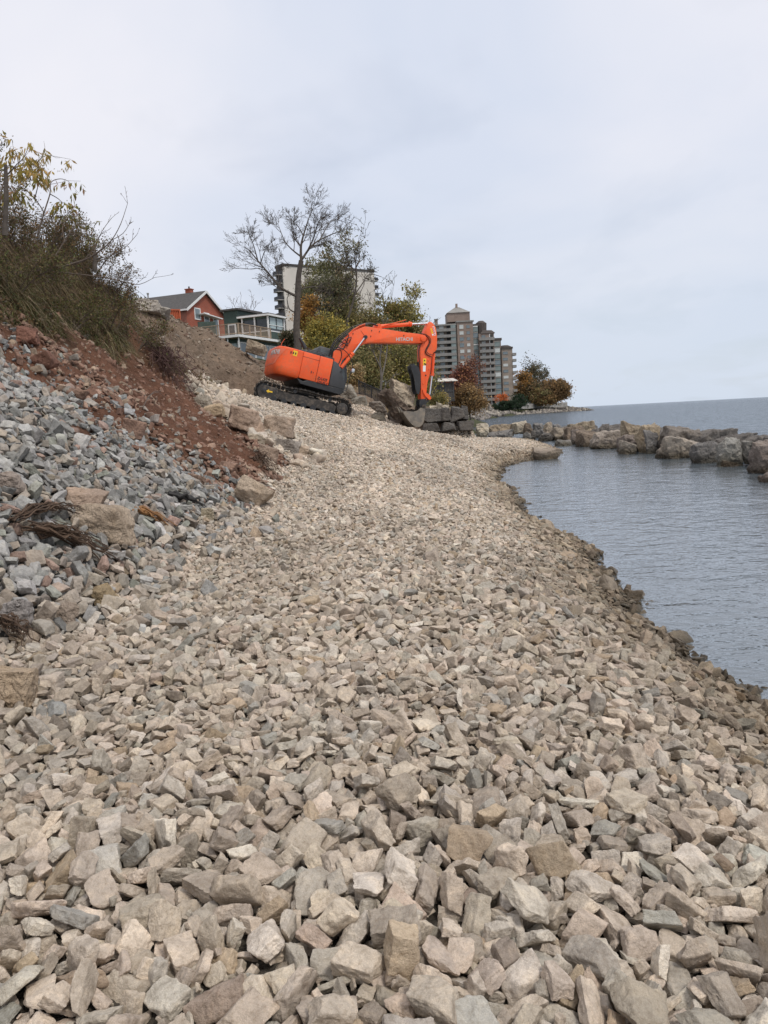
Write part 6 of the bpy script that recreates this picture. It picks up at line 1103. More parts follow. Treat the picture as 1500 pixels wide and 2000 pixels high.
# ---- arm
AW = .20
arm = poly2([(1262, 108), (1282, 106), (1310, 130), (1334, 168), (1348, 260), (1350, 330), (1346, 415), (1325, 445), (1300, 462), (1296, 520), (1286, 620), (1262, 720), (1242, 790), (1232, 880), (1222, 975), (1166, 978), (1166, 800), (1162, 600), (1158, 420), (1164, 368), (1190, 345), (1230, 330), (1242, 290), (1232, 262), (1200, 240), (1222, 190), (1245, 140)], -.2)
q = MB(); q.prism(arm, -AW, AW); am = q.build('arm', M_OR, ex, bevel=.02, smooth=True)
for k, (a, b) in enumerate(((1250, 540), (1218, 585), (1258, 640), (1220, 710), (1190, 800), (1195, 870))):
    p = z2(a, b, -.2); q = MB(); q.tube([(p[0], -AW - .02, p[1]), (p[0], -AW, p[1])], .035, 10); q.build('cleat', M_BK if k % 2 else M_OR, am)
# stickers
def sticker(name, pts, ly, mat, parent, off=.004): q = MB(); q.prism([z2(a, b, ly) for a, b in pts], ly - off, ly); return q.build(name, mat, parent)
sticker('yellow_sticker', ((1190, 520), (1226, 520), (1222, 598), (1190, 598)), -AW, M_YEL, am)
sticker('white_sticker', ((1190, 600), (1221, 600), (1217, 668), (1188, 668)), -AW, M_WHT, am)
for yy_ in (535, 572):
    sticker('warning_mark', ((1200, yy_), (1214, yy_), (1212, yy_ + 16), (1198, yy_ + 18)), -AW - .004, M_BLKT, am)
sticker('white_sticker', ((1296, 160), (1316, 158), (1336, 255), (1318, 264)), -AW, M_WHT, am)
for k in range(4): sticker('red_mark', ((1300 + k * 5, 170 + k * 23), (1313 + k * 5, 168 + k * 23), (1316 + k * 5, 182 + k * 23), (1304 + k * 5, 185 + k * 23)), -AW - .004, M_REDT, am)
for k in range(4): sticker('yellow_sticker', ((1270 + k * 6, 182 + k * 21), (1288 + k * 6, 180 + k * 21), (1292 + k * 6, 196 + k * 21), (1276 + k * 6, 200 + k * 21)), -AW, M_YEL if k < 3 else M_WHT, am)
# bucket cylinder on the outer face of the arm
a = z2(1312, 462, 0); m_ = z2(1291, 712, 0); b = z2(1264, 925, 0)
q = MB(); q.tube([(a[0], 0, a[1]), (m_[0], 0, m_[1])], .075, 14); q.tube([(m_[0], 0, m_[1] + .12), (m_[0], 0, m_[1] - .02)], .10, 14); c_ = q.build('bucket_cylinder', M_OR, ex, smooth=True)
q = MB(); q.tube([(m_[0], 0, m_[1]), (b[0], 0, b[1])], .042, 12); q.build('cylinder_rod', M_CHR, c_, smooth=True)
q = MB()
for y in (-.26, .20):
    q.prism(poly2([(1188, 868), (1205, 860), (1225, 905), (1262, 925), (1288, 962), (1282, 982), (1262, 985), (1220, 945), (1196, 905)]), y, y + .06)
q.build('bucket_link', M_OR, ex, bevel=.01)
q = MB()
for y in (-.20, .14): q.prism(poly2([(1258, 940), (1280, 950), (1262, 1005), (1232, 1030), (1222, 1010), (1250, 985)]), y, y + .06)
q.build('bucket_link', M_BK, ex, bevel=.01)
# ---- bucket: side plates, curved shell, teeth
BKW = .62
side_pts = [(1160, 985), (1215, 985), (1222, 1040), (1214, 1090), (1212, 1150), (1204, 1210), (1185, 1262), (1150, 1292), (1105, 1290), (1060, 1262), (1020, 1215), (985, 1165), (958, 1118), (1010, 1112), (1080, 1120), (1130, 1105), (1160, 1075)]
shell = [(1222, 1040), (1214, 1090), (1212, 1150), (1204, 1210), (1185, 1262), (1150, 1292), (1105, 1290), (1060, 1262), (1020, 1215), (985, 1165), (958, 1118)]
sp_ = [z2(a, b, -BKW) for a, b in side_pts]; sh_ = [z2(a, b, -BKW) for a, b in shell]
bk = MB(); n = len(sh_); th = .035
c0 = np.mean(np.array(sh_), axis=0)
inn = [tuple(np.array(p) + (c0 - np.array(p)) / np.linalg.norm(c0 - np.array(p)) * th) for p in sh_]
for i in range(n - 1): bk.prism([sh_[i], sh_[i + 1], inn[i + 1], inn[i]], -BKW, BKW)
bkt = bk.build('bucket', M_BKT, ex)
for y in (-BKW - .02, BKW - .005):
    q = MB(); q.prism(sp_[3:], y, y + .025); q.build('bucket_side', M_BKT, bkt, bevel=.004)
q = MB()
for y in (-.22, .14): q.prism([z2(a, b, -.2) for a, b in ((1150, 985), (1215, 972), (1226, 1040), (1215, 1100), (1160, 1085), (1145, 1030))], y, y + .08)
q.build('bucket_ear', M_BK, bkt, bevel=.01)
e0 = np.array(sh_[-1]); dr = e0 - np.array(sh_[-3]); dr /= np.linalg.norm(dr)
for k in range(5):
    y = -BKW + .08 + k * (2 * BKW - .16) / 4; q = MB()
    p0 = e0 - dr * .05; p1 = e0 + dr * .26; nn = np.array([-dr[1], dr[0]])
    q.prism([tuple(p0 + nn * .05), tuple(p1 + nn * .008), tuple(p1 - nn * .008), tuple(p0 - nn * .05)], y - .05, y + .05); q.build('bucket_tooth', M_BKT, bkt, bevel=.006)
# thumb folded against the arm
tp = poly2([(1058, 600), (1078, 592), (1120, 596), (1148, 625), (1165, 690), (1168, 790), (1160, 880), (1150, 925), (1122, 915), (1108, 860), (1100, 780), (1082, 700), (1062, 645)])
for y in (-.24, .16):
    pass
q = MB(); q.prism(tp, -.26, -.20); q.prism(tp, .16, .22); q.prism(poly2([(1120, 600), (1148, 625), (1165, 690), (1168, 790), (1160, 880), (1140, 880), (1146, 790), (1142, 700), (1120, 640)]), -.20, .16)
tb = q.build('thumb', M_BK, ex, bevel=.01)
for k in range(3):
    p = z2(1064, 604, 0); q = MB(); y = -.24 + k * .2; q.prism([(p[0] - .08, p[1] + .05), (p[0] + .04, p[1] - .04), (p[0] + .08, p[1] + .02), (p[0] - .02, p[1] + .10)], y, y + .06); q.build('thumb_tooth', M_BK, tb)
q = MB(); a = z2(1135, 560, 0); b = z2(1150, 700, 0); q.tube([(a[0], 0, a[1]), (b[0], 0, b[1])], .07, 12); q.build('thumb_cylinder', M_BK, ex, smooth=True)
# ---- hoses
def hose(pts, ly, r, name='hose', mat=None):
    q = MB(); P3 = [(*[z2(a, b, ly)][0], ly) for a, b in pts]; P3 = np.array([(p[0], p[2], p[1]) for p in P3])
    n = len(P3); t = np.linspace(0, n - 1, n * 6); out = []
    for u in t:
        i = min(int(u), n - 2); f = u - i; p0, p1, p2_, p3 = P3[max(i - 1, 0)], P3[i], P3[i + 1], P3[min(i + 2, n - 1)]
        out.append(.5 * ((2 * p1) + (-p0 + p2_) * f + (2 * p0 - 5 * p1 + 4 * p2_ - p3) * f * f + (-p0 + 3 * p1 - 3 * p2_ + p3) * f ** 3))
    q.tube(out, r, 6); return q.build(name, mat or M_HOSE, ex, smooth=True)
hose([(150, 480), (175, 380), (240, 300), (320, 232), (420, 178), (520, 140), (600, 125), (680, 150)], -.18, .028)
hose([(160, 500), (190, 395), (250, 310), (330, 245), (430, 190), (530, 150), (610, 132), (700, 160)], -.05, .028)
hose([(130, 500), (165, 370), (235, 280), (310, 220), (400, 165), (500, 135), (590, 122), (650, 135)], .08, .028)
hose([(180, 400), (260, 320), (350, 250), (300, 400), (220, 400), (180, 520)], -.34, .022)
hose([(190, 420), (280, 330), (380, 280), (330, 360), (230, 300)], -.38, .020)
hose([(240, 400), (300, 425), (360, 490), (395, 580), (385, 655)], -.5, .018)
hose([(180, 405), (260, 430), (270, 500), (230, 600)], -.46, .022)
hose([(200, 410), (250, 380), (300, 350), (340, 380), (330, 330), (280, 290)], -.36, .018)
hose([(1150, 243), (1215, 262), (1255, 295), (1262, 340), (1235, 390), (1215, 440), (1235, 475), (1285, 498)], -.24, .020)
hose([(1160, 236), (1225, 252), (1270, 290), (1275, 340), (1248, 390), (1228, 435), (1250, 465), (1300, 480)], -.26, .016)
hose([(1290, 500), (1282, 600), (1275, 690)], -.20, .016)
hose([(870, 208), (940, 222), (1040, 238), (1150, 245)], -.25, .016)
hose([(560, 160), (700, 184), (870, 208)], -.25, .016)
hose([(1150, 560), (1140, 450), (1150, 390), (1170, 350)], -.22, .018)
pipes = MB()
for d_ in (0, 14):
    pp = [z2(a, b - d_, -.12 - d_ * .01) for a, b in ((270, 365), (330, 280), (400, 212), (470, 172), (535, 148))]
    pipes.tube([(p[0], -.14 - d_ * .012, p[1] + .01) for p in pp], .022, 6)
pipes.build('hydraulic_pipe', M_OR, bm_, smooth=True)
# ---- writing
def put(text, a, b, zf, ly, mat, parent, size, yoff=.004, bold=.004, shear=0.):
    p = zf(*a, ly); e = zf(*b, ly); u = Vector((e[0] - p[0], 0, e[1] - p[1])); w = Vector((-u.z, 0, u.x))
    return lettering(text, size, mat, parent, (p[0], ly - yoff, p[1]), u, w, bold=bold, shear=shear)
put('HITACHI', (884, 322), (1090, 320), z2, -BW_, M_SILV, bm_, .215, bold=.006)
put('ZAXIS', (840, 654), (945, 682), z1, -YB, M_BLKT, b2, .165, bold=.003, shear=.2)
put('225USLC', (836, 694), (930, 719), z1, -YB, M_BLKT, b2, .13, bold=.002, shear=.2)
put('-5B', (915, 730), (1000, 745), z1, -YB, M_BLKT, b2, .08)
p = z1(890, 640, -YB); q = MB(); q.prism([(p[0] - .03, p[1] - .04), (p[0] + .01, p[1] - .04), (p[0] + .05, p[1] + .05), (p[0] + .01, p[1] + .05)], -YB - .012, -YB - .008); q.build('red_mark', M_REDT, b2)
p0, p1, p2_, p3 = [z1(a, b, -YB) for a, b in ((542, 345), (628, 362), (615, 415), (532, 398))]
print('ex body', xrear, seam, door, xf, zb, zt, swx, xi, xs)
# marks that follow the rounded counterweight: (s, z) = distance along its outline from the near seam, height
_rg = []
for k in range(121):
    a = -math.pi / 2 + math.pi * k / 120; c, s_ = math.cos(a), math.sin(a); e = .40
    _rg.append((seam - abs(c) ** e * (seam - xrear), math.copysign(abs(s_) ** e, s_) * YB))
_rg = np.array(_rg); _sd = np.r_[0, np.cumsum(np.linalg.norm(np.diff(_rg, axis=0), axis=1))]
def on_ring(s, z, off):
    x = np.interp(s, _sd, _rg[:, 0]); y = np.interp(s, _sd, _rg[:, 1]); x2 = np.interp(s + .03, _sd, _rg[:, 0]); y2 = np.interp(s + .03, _sd, _rg[:, 1])
    x1_ = np.interp(s - .03, _sd, _rg[:, 0]); y1_ = np.interp(s - .03, _sd, _rg[:, 1]); t = np.array([x2 - x1_, y2 - y1_]); t /= np.linalg.norm(t) + 1e-9
    n_ = np.array([t[1], -t[0]]); n_ = n_ if n_ @ np.array([x - seam, y]) > 0 else -n_
    return (x + n_[0] * off, y + n_[1] * off, z)
def wrapped(name, poly, mat, off, parent, sub=8):
    """thin plate over the outline; poly in (s, z), ordered"""
    pts = []
    for i in range(len(poly)):
        a, b = np.array(poly[i]), np.array(poly[(i + 1) % len(poly)])
        for k in range(sub): pts.append(a + (b - a) * k / sub)
    bm = bmesh.new(); vs = [bm.verts.new((p[0], p[1], 0)) for p in pts]; f = bm.faces.new(vs)
    bmesh.ops.triangulate(bm, faces=[f]); bmesh.ops.subdivide_edges(bm, edges=[e for e in bm.edges if e.calc_length() > .08], cuts=3, use_grid_fill=True)
    r_ = bmesh.ops.extrude_face_region(bm, geom=bm.faces[:])
    for v in [g for g in r_['geom'] if isinstance(g, bmesh.types.BMVert)]: v.co.z += 1
    for v in bm.verts: v.co = Vector(on_ring(v.co.x, v.co.y, off if v.co.z > .5 else off - .02))
    bmesh.ops.recalc_face_normals(bm, faces=bm.faces); m = bpy.data.meshes.new(name); bm.to_mesh(m); bm.free(); m.materials.append(mat)
    return link(name, m, parent)
zH = zt - zb
def s_at(x):      # arc length where the near side has this x
    k = np.argmax(_rg[:, 0] <= x); return float(_sd[max(k, 1)])
sx0, sx1 = s_at(z1(628, 380, -YB)[0]), s_at(z1(535, 372, -YB)[0])
wrapped('yellow_sticker', [(sx0, zt - .30), (sx0, zt - .08), (sx1, zt - .08), (sx1, zt - .30)], M_YEL, .006, cw)
for k in range(3): wrapped('warning_mark', [(sx0 + .05 + k * .10, zt - .24), (sx0 + .05 + k * .10, zt - .15), (sx0 + .10 + k * .10, zt - .15), (sx0 + .10 + k * .10, zt - .24)], M_BLKT, .010, cw, 2)
smid = _sd[-1] / 2
sA = s_at(xrear + .26)
M_OR2 = plain('faded_orange', (.74, .17, .085), .5, .08, 2)
wrapped('counterweight_panel', [(sA - .10, zt - .10), (sA + .10, zt - .42), (sA + .30, zt - .74), (sA + .48, zt - .80), (smid + (smid - sA) - .48, zt - .80), (smid + (smid - sA) - .30, zt - .74), (smid + (smid - sA) - .10, zt - .42), (smid + (smid - sA) + .10, zt - .10)], M_OR2, .012, cw)
wrapped('panel_recess', [(sA + .36, zt - .52), (sA + .52, zt - .74), (2 * smid - sA - .52, zt - .74), (2 * smid - sA - .36, zt - .52)], M_OR, .018, cw)
def wrap_text(text, size, s0, z0, mat, parent, off=.022, bold=.006):
    o = lettering(text, size, mat, parent, (0, 0, 0), (1, 0, 0), (0, 1, 0), bold=bold)
    m = o.data; xs_ = [v.co.x for v in m.vertices]; w = max(xs_) - min(xs_); x0_ = min(xs_)
    for v in m.vertices: v.co = Vector(on_ring(s0 - (v.co.x - x0_), z0 + v.co.y, off - .004 + v.co.z))
    m.update(); return o
wrap_text('HITACHI', .27, sA + 1.20, zt - .36, M_SILV, cw)
# ------------------------------------------------------------------ buildings
def brickmat(name, c1, c2, mortar, scale=4.0, rough=.85):
    m, t, b = mat_new(name); c = coord(t)
    br = t.nodes.new('ShaderNodeTexBrick'); br.inputs['Scale'].default_value = scale; br.inputs['Mortar Size'].default_value = .012
    br.inputs['Color1'].default_value = (*c1, 1); br.inputs['Color2'].default_value = (*c2, 1); br.inputs['Mortar'].default_value = (*mortar, 1)
    mp = t.nodes.new('ShaderNodeMapping'); mp.inputs['Rotation'].default_value = (rad(90), 0, 0); lk(t, c, mp.inputs[0]); lk(t, mp.outputs[0], br.inputs['Vector'])
    n = tnoise(t, c, .35, 5, .6); o = mix(t, 'MULTIPLY', 1.0, br.outputs[0], ramp(t, n, [(.3, (.78, .76, .74)), (.7, (1.18, 1.16, 1.14))]))
    lk(t, o, b.inputs['Base Color']); b.inputs['Roughness'].default_value = rough; return m
def sidingmat(name, col, pitch=.15):
    m, t, b = mat_new(name); c = coord(t); s = t.nodes.new('ShaderNodeSeparateXYZ'); lk(t, c, s.inputs[0])
    d = t.nodes.new('ShaderNodeMath'); d.operation = 'DIVIDE'; d.inputs[1].default_value = pitch; lk(t, s.outputs[2], d.inputs[0])
    f = t.nodes.new('ShaderNodeMath'); f.operation = 'FRACT'; lk(t, d.outputs[0], f.inputs[0])
    n = tnoise(t, c, 1.2, 5, .6); o = mix(t, 'MULTIPLY', 1.0, ramp(t, n, [(.3, tuple(x * .75 for x in col)), (.7, tuple(x * 1.25 for x in col))]), ramp(t, f.outputs[0], [(0, (.35, .35, .35)), (.12, (1, 1, 1))]))
    lk(t, o, b.inputs['Base Color']); b.inputs['Roughness'].default_value = .7; bumpn(t, b, f.outputs[0], .5, .03); return m
M_CBR = brickmat('taupe_brick', (.25, .205, .17), (.275, .23, .19), (.29, .26, .225), 1.2)
M_CB2 = brickmat('brown_brick', (.235, .178, .148), (.255, .198, .165), (.27, .225, .195), 1.2)
M_SLAB = plain('balcony_slab', (.25, .24, .22), .8, .15, .5)
M_RAIL = plain('grey_glass_rail', (.215, .205, .19), .3, .2, .6)
M_WIN = plain('window_glass', (.17, .20, .21), .12, .35, .15, metal=.25)
M_WINL = plain('pale_window_blinds', (.50, .52, .50), .35, .2, .2)
M_GRG = plain('green_glass', (.17, .205, .195), .15, .35, .3, metal=.1)
M_WPT = plain('white_trim', (.70, .70, .68), .6, .06)
M_DRF = plain('dark_roof', (.075, .062, .055), .85, .2, 1.0)
M_REC = plain('recess_shade_and_dark_trim', (.05, .048, .046), .8, .2)  # near-black panels put the recesses' shade into colour; also serves dark trim
def bx(name, mat, par, x0, x1, y0, y1, z0, z1_, bevel=0):
    q = MB(); q.box(((x0 + x1) / 2, (y0 + y1) / 2, (z0 + z1_) / 2), (x1 - x0, y1 - y0, z1_ - z0)); return q.build(name, mat, par, bevel=bevel)
_mesh_cache = {}
def unit(name, mat, d):
    k = (name, mat.name, d)
    if k not in _mesh_cache:
        q = MB(); q.box((0, 0, 0), d); o = q.build(name, mat); _mesh_cache[k] = o.data; bpy.data.objects.remove(o)
    return _mesh_cache[k]
def part(name, mat, par, c, d): return link(name, unit(name, mat, tuple(d)), par, c)
rb = random.Random(4)
# -- condominium, 390 m off
CONDO_Y = 390.0; K = CONDO_Y / FPX
def cx_(px): return float(P(px, 715, CONDO_Y)[0])
def cz_(px, py): return CAM_H + (814.4 - .0524 * (px - 750) - py) * K
co = empty('apartment_building', (cx_(930), CONDO_Y, 3), 'stepped brown brick apartment block with rows of balconies on the point by the lake', 'building')
OX = cx_(930)
def cb(name, mat, x0, x1, y0, y1, z0, z1_, **k): return bx(name, mat, co, x0 - OX, x1 - OX, y0, y1, z0 - 3, z1_ - 3, **k)
def cp(name, mat, c, d): return part(name, mat, co, (c[0] - OX, c[1], c[2] - 3), d)
xa0, xa1 = cx_(826), cx_(926); za = cz_(880, 636)
w_ = cb('wall', M_CBR, xa0, cx_(895), 0, 16, 3, za - 1.2); cb('wall', M_CB2, cx_(895) + .01, xa1, -1.0, 16, 3, za)
cb('parapet', M_SLAB, cx_(895) - .3, xa1 + .5, -1.5, 16.5, za + .01, za + .7); cb('parapet', M_SLAB, xa0 - .3, cx_(895) - .31, -1.2, 16.2, za - 1.19, za - .5)
cb('chimney', M_CB2, cx_(854), cx_(860), 4, 6, za - .5, za + 2.4); cb('chimney_cap', M_SLAB, cx_(853.4), cx_(860.6), 3.8, 6.2, za + 2.41, za + 2.8)
ph = cb('penthouse', M_CB2, cx_(878), cx_(922), 1.5, 13, za + .71, za + 5.0)
q = MB(); hw_ = (cx_(923) - cx_(877)) / 2; xm = (cx_(877) + cx_(923)) / 2 - OX; zq = za + 5.01 - 3
q.add([(xm - hw_, 1, zq), (xm + hw_, 1, zq), (xm + hw_, 13.5, zq), (xm - hw_, 13.5, zq), (xm - 1, 7, zq + 3.3), (xm + 1, 7, zq + 3.3)], [(0, 1, 5, 4), (1, 2, 5), (2, 3, 4, 5), (3, 0, 4), (0, 3, 2, 1)]); q.build('penthouse_roof', M_SLAB, co)
cb('roof_vent', M_CB2, cx_(897), cx_(901), 6.3, 7.7, za + 7.6, za + 10)
pitch = 2.96; top = za - 1.0
for k in range(13):
    z = top - pitch * (k + 1) + 1.5
    if z < 5: break
    # long balconies of the left wing
    if k > 0 or True:
        cp('balcony_slab', M_SLAB, (cx_(861), -1.35, z - 1.55), (cx_(892) - cx_(830), 2.7, .34)); cp('balcony_rail', M_RAIL, (cx_(861), -2.62, z - .85), (cx_(892) - cx_(830), .08, 1.0))
        cp('recess_shade', M_REC, (cx_(878), -.02, z + .1), (1.6, .06, 2.3)); cp('recess_shade', M_REC, (cx_(849), -.02, z + .1), (1.4, .06, 2.3))
    cp('window', M_WINL if rb.random() < .35 else M_WIN, (cx_(865), -.05, z + .15), (2.2, .12, 1.9))
    cp('glass_bay', M_GRG, (cx_(887), -1.2, z), (2.4, 2.4, 2.5))
    cp('window', M_WINL if rb.random() < .45 else M_WIN, (cx_(903.5), -1.06, z + .2), (2.0, .12, 1.6 if k % 3 else 1.9)); cp('window', M_WINL if rb.random() < .35 else M_WIN, (cx_(916.5), -1.06, z + .2), (1.6, .12, 1.4))
# glazed link
zb_ = cz_(931, 640)
cb('wall', M_CBR, xa1 + .51, cx_(937), 3, 16, 3, zb_); cb('link_roof', M_DRF, xa1 + .51, cx_(941), 2.4, 14, zb_ + .01, zb_ + .9)
for k in range(13):
    z = zb_ - 1.8 - pitch * k
    if z < 5: break
    cp('glass_bay', M_GRG if k % 4 != 1 else M_WIN, (cx_(932), 2.4, z), (2.4, 1.2, 2.2)); cp('white_band', M_SLAB if k % 3 else M_WPT, (cx_(932), 2.4, z + 1.45), (2.45, 1.25, .5))
# middle wing
xc0, xc1 = cx_(937) + .01, cx_(967); zc_ = cz_(950, 655)
cb('wall', M_CB2, xc0, xc1, .5, 15, 3, zc_)
q = MB(); x0, x1 = xc0 - OX + 1, xc1 - OX + .6; z = zc_ - 3 + .01
q.add([(x0, 0, z), (x1, 0, z), (x1, 12, z), (x0, 12, z), (x0 + 1.2, 1.5, z + 1.7), (x1 - 1.5, 1.5, z + 1.5), (x1 - 1.5, 10, z + 1.5), (x0 + 1.2, 10, z + 1.7)], [(0, 1, 5, 4), (1, 2, 6, 5), (2, 3, 7, 6), (3, 0, 4, 7), (4, 5, 6, 7), (3, 2, 1, 0)]); q.build('mansard_roof', M_DRF, co)
q = MB(); q.tube([(cx_(945) - OX, 5, zc_ - 3), (cx_(945) - OX, 5, zc_ + 2.4), (cx_(945) - OX, 5, zc_ + 3.6)], [2.6, 2.8, 1.2], 12); q.build('turret', M_DRF, co)
for k in range(12):
    z = zc_ - 1.9 - pitch * k
    if z < 5: break
    cp('balcony_slab', M_SLAB, (cx_(952), -.9, z - 1.5), (cx_(967) - cx_(938), 2.8, .34)); cp('balcony_rail', M_RAIL, (cx_(952), -2.25, z - .8), (cx_(967) - cx_(938), .08, 1.0))
    cp('window', M_WINL if rb.random() < .7 else M_WIN, (cx_(946.5), .42, z + .2), (1.9, .14, 1.6)); cp('white_pillar', M_WPT, (cx_(957.5), -1.2, z), (.3, .3, 2.6)); cp('recess_shade', M_REC, (cx_(962), .45, z + .1), (1.6, .1, 2.2))
# glass column and stepped cap
zd_ = cz_(974, 668)
cb('wall', M_CB2, cx_(967) + .01, cx_(981), 2, 14, 3, zd_); cb('parapet', M_DRF, cx_(966), cx_(982.5), 1.2, 14.4, zd_ + .01, zd_ + 1.2)
for k in range(11):
    z = zd_ - 1.9 - pitch * k
    if z < 5: break
    cp('glass_bay', (M_GRG, M_WINL, M_GRG, M_WIN)[k % 4], (cx_(972.5), 1.4, z), (2.9, 1.3, 2.1)); cp('white_band', M_SLAB, (cx_(972.5), 1.4, z + 1.45), (2.95, 1.35, .45))
# right wing with rounded cap and side balconies
ze_ = cz_(992, 684)
cb('wall', M_CBR, cx_(981) + .01, cx_(1002), .5, 13, 3, ze_)
q = MB(); q.tube([(cx_(991.5) - OX, 6.5, ze_ - 3 + .01), (cx_(991.5) - OX, 6.5, ze_ - 1.6), (cx_(991.5) - OX, 6.5, ze_ - .8)], [3.4, 3.3, 1.6], 16); q.build('turret', M_DRF, co); cb('parapet', M_DRF, cx_(980.5), cx_(1003), .1, 13.3, ze_ + .01, ze_ + .9)
for k in range(10):
    z = ze_ - 2.0 - pitch * k
    if z < 6: break
    cp('window', M_WINL if k in (2, 4) else M_WIN, (cx_(988), .42, z), (2.4, .14, 1.3))
    cp('balcony_slab', M_SLAB, (cx_(1005.5), 2.2, z - 1.3), (1.9, 4.2, .30)); cp('balcony_rail', M_RAIL, (cx_(1005.5), .15, z - .65), (1.9, .08, .95)); cp('balcony_rail', M_RAIL, (cx_(1009), 2.2, z - .65), (.08, 4.0, .95))
# -- tower, 280 m off
A_ = P(553, 540, 276)[:2]; B_ = P(732, 560, 297)[:2]; tw_w = float(np.linalg.norm(B_ - A_)); tw_rz = math.atan2(B_[1] - A_[1], B_[0] - A_[0])
tw = empty('apartment_tower', (A_[0], A_[1], 4), 'pale concrete high rise tower with black end balconies behind the trees', 'building', rz=tw_rz)
M_CONC = plain('pale_concrete', (.56, .52, .46), .85, .10, .2); M_BLKR = plain('black_balcony', (.025, .026, .03), .5, .3, .5); M_EDGE = plain('slab_edge', (.42, .40, .37), .8, .1)
ztop = float(P(553, 519, 276)[2])
bx('wall', M_CONC, tw, 0, tw_w, 0, 5.5, 0, ztop - 4); bx('roof_edge', M_REC, tw, -.2, tw_w + .2, -.25, 5.7, ztop - 3.99, ztop - 3.2); bx('roof_house', M_CONC, tw, tw_w * .42, tw_w * .62, 1.5, 5, ztop - 3.19, ztop - 1.2)
bx('recess_shade_strip', M_REC, tw, tw_w * .60, tw_w * .64, -.04, 0, 2, ztop - 6)  # flat dark strip painted as the shade of a recess
for k in range(20):
    z = ztop - 4 - 2.83 * (k + 1)
    if z < .5: break
    for xx, wd in ((-1.05, 2.1), (tw_w + 1.0, 2.0)):
        part('balcony', M_BLKR, tw, (xx, 2.2, z + .55), (wd, 3.4, 1.15)); part('balcony_slab', M_EDGE, tw, (xx, 2.2, z - .12), (wd + .1, 3.5, .2))
    part('recess_shade', M_REC, tw, (tw_w + .3, 2.4, z + 1.5), (.6, 3.2, 2.6)); part('recess_shade', M_REC, tw, (-.3, 2.4, z + 1.5), (.6, 3.2, 2.6))
    part('window', M_WIN, tw, (tw_w * .62, -.10, z + 1.3), (1.5, .1, 1.2)); part('window', M_WIN, tw, (tw_w * .54, -.06, z + 1.3), (1.3, .1, 1.2))
# -- red brick house
M_RBR = brickmat('red_brick', (.33, .085, .045), (.27, .068, .038), (.30, .17, .13), 9.0)
M_SHG = plain('dark_shingles', (.075, .070, .066), .9, .25, 3, bump=.5, bscale=14)
hs = empty('brick_house', (-23.55, 100, 13.2), 'red brick house with dark gabled roof and white trim on top of the bluff', 'house', rz=math.atan2(.93, .36))
Wg = 8.6; ez = 17.02 - 13.2; az = 19.57 - 13.2; Lr = 11.5
q = MB(); q.prism([(0, 0), (Wg, 0), (Wg, ez), (Wg / 2, az), (0, ez)], 0, Lr); wl = q.build('wall', M_RBR, hs)
q = MB(); ov = .35; sl = (az - ez) / (Wg / 2)
for s_ in (0, 1):
    xa = -ov if s_ == 0 else Wg + ov; zz_ = ez - ov * sl
    q.prism([(xa, zz_ + .02), (Wg / 2, az + .02), (Wg / 2, az + .20), (xa, zz_ + .20)], -ov, Lr + ov)
rf = q.build('roof', M_SHG, hs)
q = MB()
for s_ in (0, 1):
    xa = -ov if s_ == 0 else Wg + ov; zz_ = ez - ov * sl
    q.prism([(xa, zz_ - .12), (Wg / 2, az - .10), (Wg / 2, az + .22), (xa, zz_ + .22)], -ov - .06, -ov - .005)
q.box((-ov - .05, Lr / 2, ez - ov * sl + .06), (.10, Lr + 2 * ov, .2)); q.build('white_fascia', M_WPT, rf)
q = MB(); q.box((Wg / 2 + .5, 2.6, az + .25), (.7, .8, .9)); q.box((Wg / 2 + .5, 2.6, az + .73), (.85, .95, .1)); ch = q.build('chimney', M_RBR, rf); q = MB(); q.tube([(Wg / 2 + .5, 2.6, az + .78), (Wg / 2 + .5, 2.6, az + 1.1)], .10, 8); q.build('chimney_pot', M_REC, ch)
q = MB(); q.tube([(Wg / 2 - .6, 8.4, az - .5), (Wg / 2 - .6, 8.4, az + .55)], .09, 8); q.tube([(Wg / 2 - .6, 8.4, az + .55), (Wg / 2 - .6, 8.4, az + .72)], .16, 8); q.build('roof_vent', M_SLAB, rf)
def framed(par, x, z, w, h, y=0., door=False, bars=0):
    q = MB(); t = .13; y0, y1 = y - .07, y - .003
    for (a, b, c, d) in ((x, x + w, z - t, z), (x, x + w, z + h, z + h + t), (x - t, x, z - t, z + h + t), (x + w, x + w + t, z - t, z + h + t)): q.box(((a + b) / 2, (y0 + y1) / 2, (c + d) / 2), (b - a, y1 - y0, d - c))
    for k in range(bars): q.box((x + w * (k + 1) / (bars + 1), y - .045, z + h / 2), (.05, .05, h))
    f = q.build('door' if door else 'window', M_WPT, par); p = MB(); p.box((x + w / 2, y - .02, z + h / 2), (w, .03, h)); p.build('pane', M_WIN, f); return f
framed(hs, 1.8, 16.0 - 13.2, 1.1, 1.25); framed(hs, 3.9, 15.7 - 13.2, 1.0, 1.15); framed(hs, 6.0, 14.2 - 13.2, 1.0, 2.2, door=True)
q = MB(); q.prism([(2.6, ez - .45), (6.8, ez - .75), (6.8, ez - .62), (2.6, ez - .32)], -1.0, -.02); q.build('awning', M_WPT, hs)
